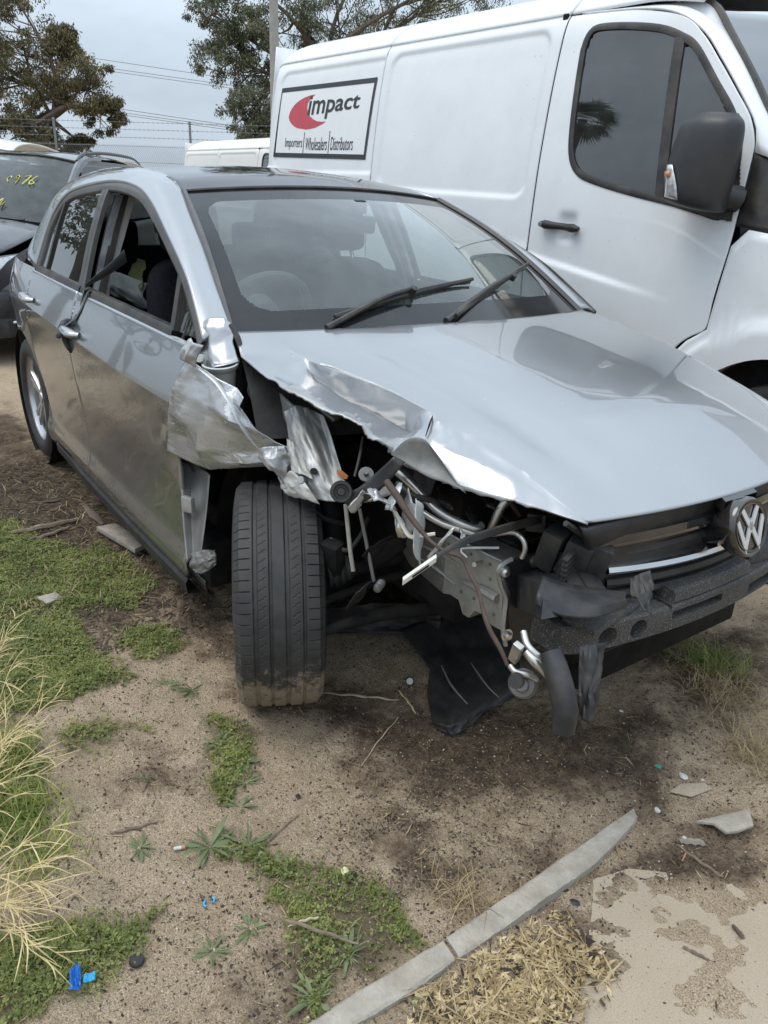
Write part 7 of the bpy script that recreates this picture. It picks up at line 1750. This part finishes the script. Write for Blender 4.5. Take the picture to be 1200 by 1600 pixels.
# ------------------------------------------------------------------ loose cover: grass, clover, litter, straw, grains
def sample_poly(polys, dens, r_, jit=.02):
    out = []
    for p in polys:
        p = np.array(p); lo, hi = p.min(0) - .06, p.max(0) + .06
        n = int(dens * np.prod(hi - lo)); q = lo + (hi - lo) * r_.random((n, 2))
        m = field([p.tolist()], q[:, 0], q[:, 1], .06, .05)
        pt = np.clip((.80 if len(out) == 0 else .55) + .75 * fbm(q[:, 0] * 11, q[:, 1] * 11, 3), .25 if len(out) == 0 else .04, 1)
        out.append(q[r_.random(n) < m**1.6 * pt])
    return np.vstack(out)
def blades(nm, xy, L, W_, lean, m, r_, label=None, base=0.0):
    n = len(xy); z0 = gz(xy[:, 0], xy[:, 1]) - .002 + base
    a = r_.random(n) * 2 * np.pi; d = np.stack([np.cos(a), np.sin(a), np.zeros(n)], 1); sd_ = np.stack([-np.sin(a), np.cos(a), np.zeros(n)], 1)
    L = L * (.5 + .9 * r_.random(n)); ln = lean * (.4 + r_.random(n))
    p0 = np.c_[xy, z0]
    p1 = p0 + d * (L * .45 * ln)[:, None] + np.c_[np.zeros(n), np.zeros(n), L * .55 / (1 + .5 * ln)]
    p2 = p1 + d * (L * .6 * ln)[:, None] + np.c_[np.zeros(n), np.zeros(n), L * .35 * (1 - .7 * ln)]
    w = sd_ * (W_ * (.6 + .8 * r_.random(n)))[:, None]
    v = np.stack([p0 - w, p0 + w, p1 - w * .8, p1 + w * .8, p2 - w * .12, p2 + w * .12], 1).reshape(-1, 3)
    k = np.arange(n)[:, None] * 6
    f = np.vstack([k + np.array([[0, 1, 3, 2]]), k + np.array([[2, 3, 5, 4]])])
    o = big(nm, v, f, m); return tag(o, label, 'ground cover', None, 'stuff')
def flakes(nm, xyz, L, asp, m, r_, label, flat=.3, cat='ground cover', bend=0.0):
    n = len(xyz)
    a = r_.random(n) * 2 * np.pi; tl = r_.normal(size=n) * flat
    d = np.stack([np.cos(a) * np.cos(tl), np.sin(a) * np.cos(tl), np.sin(tl)], 1)
    up = np.c_[r_.normal(size=(n, 2)) * flat, np.ones(n)]
    sd_ = np.cross(d, up); sd_ /= np.linalg.norm(sd_, axis=1)[:, None]
    Ls = (L * (.4 + r_.random(n)**2 * 1.6))[:, None]; w = Ls * (asp * (.5 + r_.random(n)))[:, None]
    v = np.stack([xyz - d * Ls * .5, xyz + sd_ * w * .5 - d * Ls * .1, xyz + d * Ls * .5 + np.c_[np.zeros(n), np.zeros(n), bend * Ls[:, 0]], xyz - sd_ * w * .5 + d * Ls * .1], 1).reshape(-1, 3)
    o = big(nm, v, np.arange(4 * n).reshape(n, 4), m); return tag(o, label, cat, None, 'stuff')
r9 = np.random.default_rng(99)
q = sample_poly(GRASS, 62000, r9)
sel = r9.random(len(q))
blades('short_grass', q[sel < .62], .026, .0010, .8, 'grass_leaf', r9, 'short green grass in patches on the sand')
def clover(xy, r_):
    n = len(xy); z = gz(xy[:, 0], xy[:, 1]) + .002 + .011 * r_.random(n)
    c = np.c_[xy, z]; V_ = []
    for k in range(3):
        a = r_.random(n) * .5 + k * 2.09 + (xy[:, 0] * 977) % 6.28; d = np.stack([np.cos(a), np.sin(a), r_.normal(size=n) * .35], 1); sd_ = np.stack([-np.sin(a), np.cos(a), r_.normal(size=n) * .35], 1)
        s_ = (.0020 + .0026 * r_.random(n))[:, None]
        V_.append(np.stack([c, c + d * s_ * 1.1 + sd_ * s_ * .9, c + d * s_ * 2.0, c + d * s_ * 1.1 - sd_ * s_ * .9], 1).reshape(-1, 3))
    v = np.vstack(V_); o = big('clover', v, np.arange(len(v)).reshape(-1, 4), 'clover_leaf'); return tag(o, 'low clover and small leaved weeds matted between the grass', 'ground cover', None, 'stuff')
clover(q[sel > .52], r9)
q3 = q[r9.random(len(q)) < .16]
flakes_later = q3
# thin grass beyond the car and over the yard
n = 9000; rad = 2.6 + 9 * r9.random(n)**1.2; an = R(155) + r9.normal(size=n) * .5
xy = np.c_[1.67 + rad * np.cos(an), -1.67 + rad * np.sin(an)]
keep = (fbm(xy[:, 0] * 1.1, xy[:, 1] * 1.1, 3) > .05) & ~((xy[:, 0] > -3.3) & (np.abs(xy[:, 1]) < .85))
blades('yard_grass', xy[keep], .05, .0016, .9, 'dry_leaf', r9, 'thin dry grass over the yard behind the cars')
xy = np.array([(0.582,0.469)]) + r9.normal(size=(420, 2)) * np.array((.05, .05))
blades('grass_tuft', xy, .075, .0011, .9, 'grass_leaf', r9, 'thin green grass tuft in the sand right of the bumper')
xy = np.array([(0.701,0.348)]) + r9.normal(size=(420, 2)) * np.array((.07, .06))
blades('dry_tuft', xy, .07, .0009, 1.2, 'dry_leaf', r9, 'pale dry grass tuft below the green tuft')
xy = np.array([(0.909,0.19)]) + r9.normal(size=(300, 2)) * np.array((.05, .04))
blades('dry_tuft', xy, .07, .0009, 1.2, 'dry_leaf', r9, 'pale dry grass tuft at the right edge')
xy = np.array([(0.807,-0.798)]) + r9.normal(size=(160, 2)) * .035
blades('dry_tuft', xy, .05, .0008, 1.2, 'dry_leaf', r9, 'small dry tuft above the edging')
xy = np.vstack([np.array([p_]) + r9.normal(size=(260, 2)) * .04 for p_ in [(0.048,-1.529),(0.211,-1.522),(-0.173,-1.499)]])
blades('green_tuft', xy, .07, .0013, .8, 'grass_leaf', r9, 'dark green grass among the dry stalks at left')
def near(n, spread=1.0):
    """points thinning out away from the open sand in front of the car"""
    rad = .05 + 2.6 * spread * r9.random(n)**.75; an = r9.random(n) * 2 * np.pi
    return np.c_[.62 + rad * np.cos(an) * .9, -.85 + rad * np.sin(an)]
def ok_ground(xy): return (poly_dist(xy[:, 0], xy[:, 1], SLAB) < .0) | (r9.random(len(xy)) < np.clip(.55 - poly_dist(xy[:, 0], xy[:, 1], SLAB) * 5, .10, 1))
xy = near(150000); m_ = field(LITTER, xy[:, 0], xy[:, 1], .16, .07); cl_ = np.clip(.5 + .9 * fbm(xy[:, 0] * 3.1 + 7, xy[:, 1] * 3.1, 3), 0, 1)
xy = xy[(r9.random(len(xy)) < (.10 + .30 * cl_ + .75 * m_)) & ok_ground(xy)]
flakes('leaf_litter', np.c_[xy, gz(xy[:, 0], xy[:, 1]) + .0015], .0062, .5, 'litter_leaf', r9, 'dark crumbled leaf litter strewn over the sand', .35)
xy = near(9000); m_ = field(LITTER, xy[:, 0], xy[:, 1], .16, .07)
xy = xy[(r9.random(len(xy)) < .25 + .75 * m_) & ok_ground(xy)]
flakes('twig_litter', np.c_[xy, gz(xy[:, 0], xy[:, 1]) + .002], .020, .07, 'litter_leaf', r9, 'fine dark twigs scattered over the sand', .12)
xy = np.vstack([near(8500), flakes_later]); xy = xy[ok_ground(xy)]
flakes('straw_litter', np.c_[xy, gz(xy[:, 0], xy[:, 1]) + .003], .024, .055, 'dry_leaf', r9, 'fine pale straw scattered over the sand', .12)
xy = np.c_[-2.6 + r9.random(9000) * 2.1, -1.06 + r9.normal(size=9000) * .20]
flakes('bark_litter', np.c_[xy, gz(xy[:, 0], xy[:, 1]) + .004], .034, .10, 'litter_leaf', r9, 'brown bark and needle litter along the side of the hatchback', .15)
xy = np.c_[-1.2 + r9.random(1600) * 2.2 - 1.6, -1.0 + r9.normal(size=1600) * .22 + .02]
flakes('needle_litter', np.c_[xy, gz(xy[:, 0], xy[:, 1]) + .005], .05, .035, 'dry_leaf', r9, 'pale dry needles beside the back wheel', .12)
xy = near(26000, .8); xy = xy[ok_ground(xy)]
flakes('sand_grains', np.c_[xy, gz(xy[:, 0], xy[:, 1]) + .0010], .0030, .9, 'grain', r9, 'coarse grains on the sand surface', .6)
def pebbles(nm, xy, size, m, label):
    n = len(xy); s_ = (size * (.4 + 1.2 * r9.random(n)**2))[:, None]
    c = np.c_[xy, gz(xy[:, 0], xy[:, 1])] + np.c_[np.zeros((n, 2)), s_[:, 0] * .25]
    a = r9.random(n) * 6.28; dx = np.c_[np.cos(a), np.sin(a), np.zeros(n)] * s_; dy = np.c_[-np.sin(a), np.cos(a), np.zeros(n)] * s_ * .7; dz = np.c_[np.zeros((n, 2)), s_[:, 0] * .5]
    jit = lambda: r9.normal(size=(n, 3)) * s_ * .12
    v = np.stack([c + dx + jit(), c + dy + jit(), c - dx + jit(), c - dy + jit(), c + dz + jit(), c - dz], 1).reshape(-1, 3)
    k = np.arange(n)[:, None] * 6
    f = np.vstack([k + np.array([q_]) for q_ in ((0, 1, 4), (1, 2, 4), (2, 3, 4), (3, 0, 4), (1, 0, 5), (2, 1, 5), (3, 2, 5), (0, 3, 5))])
    return tag(big(nm, v, f, m), label, 'ground cover', None, 'stuff')
xy = near(7000, .9); pebbles('sand_clods', xy[ok_ground(xy)], .0032, 'grain', 'small clods and grit on the sand')
xy = near(5200, .9); pebbles('dark_grit', xy[ok_ground(xy)], .0032, 'litter_leaf', 'dark grit and seed pods on the sand')
# rough lawn left of the parked cars, unseen, added to darken the door reflection
n = 26000; xy = np.c_[-5.5 + 4.6 * r9.random(n), -3.6 + 2.3 * r9.random(n)]
lw_ = np.clip((-1.40 - xy[:, 1] + .22 * fbm(xy[:, 0] * 2.2, xy[:, 1] * 2.2, 3)) / .45, 0, 1) * np.clip((-1.05 - xy[:, 0] + .45 * fbm(xy[:, 0] * 1.6, xy[:, 1] * 1.6 + 9, 3)) / .6, 0, 1)
xy = xy[r9.random(len(xy)) < lw_]
blades('added_grass', xy, .07, .003, .9, 'added_grass_leaf', r9, 'rough brownish grass added out of view, darkening the hatchback door reflection')
mp_ = np.array(MULCH); lo, hi = mp_.min(0), mp_.max(0)
q = lo + (hi - lo) * r9.random((15000, 2)); dm = poly_dist(q[:, 0] + .03 * fbm(q[:, 0] * 14, q[:, 1] * 14, 2), q[:, 1] + .03 * fbm(q[:, 0] * 14 + 9, q[:, 1] * 14, 2), MULCH); q = q[r9.random(len(q)) < np.clip(dm / .10 + .1, 0, 1)]
hh = np.clip(poly_dist(q[:, 0], q[:, 1], MULCH) / .12, 0, 1) * .022
flakes('straw_mulch', np.c_[q, gz(q[:, 0], q[:, 1]) + hh * r9.random(len(q)) + .002], .015, .30, 'chip_leaf', r9, 'heap of pale shredded straw mulch against the concrete edging', .45, bend=.15)
q4 = q[r9.random(len(q)) < .10]
flakes('mulch_soil', np.c_[q4, gz(q4[:, 0], q4[:, 1]) + .012], .016, .35, 'litter_leaf', r9, 'dark leaf crumbs mixed into the straw mulch', .4)
q2 = q[r9.random(len(q)) < .07]
flakes('long_straw', np.c_[q2, gz(q2[:, 0], q2[:, 1]) + .020], .055, .035, 'dry_leaf', r9, 'long straws lying over the mulch heap', .15)
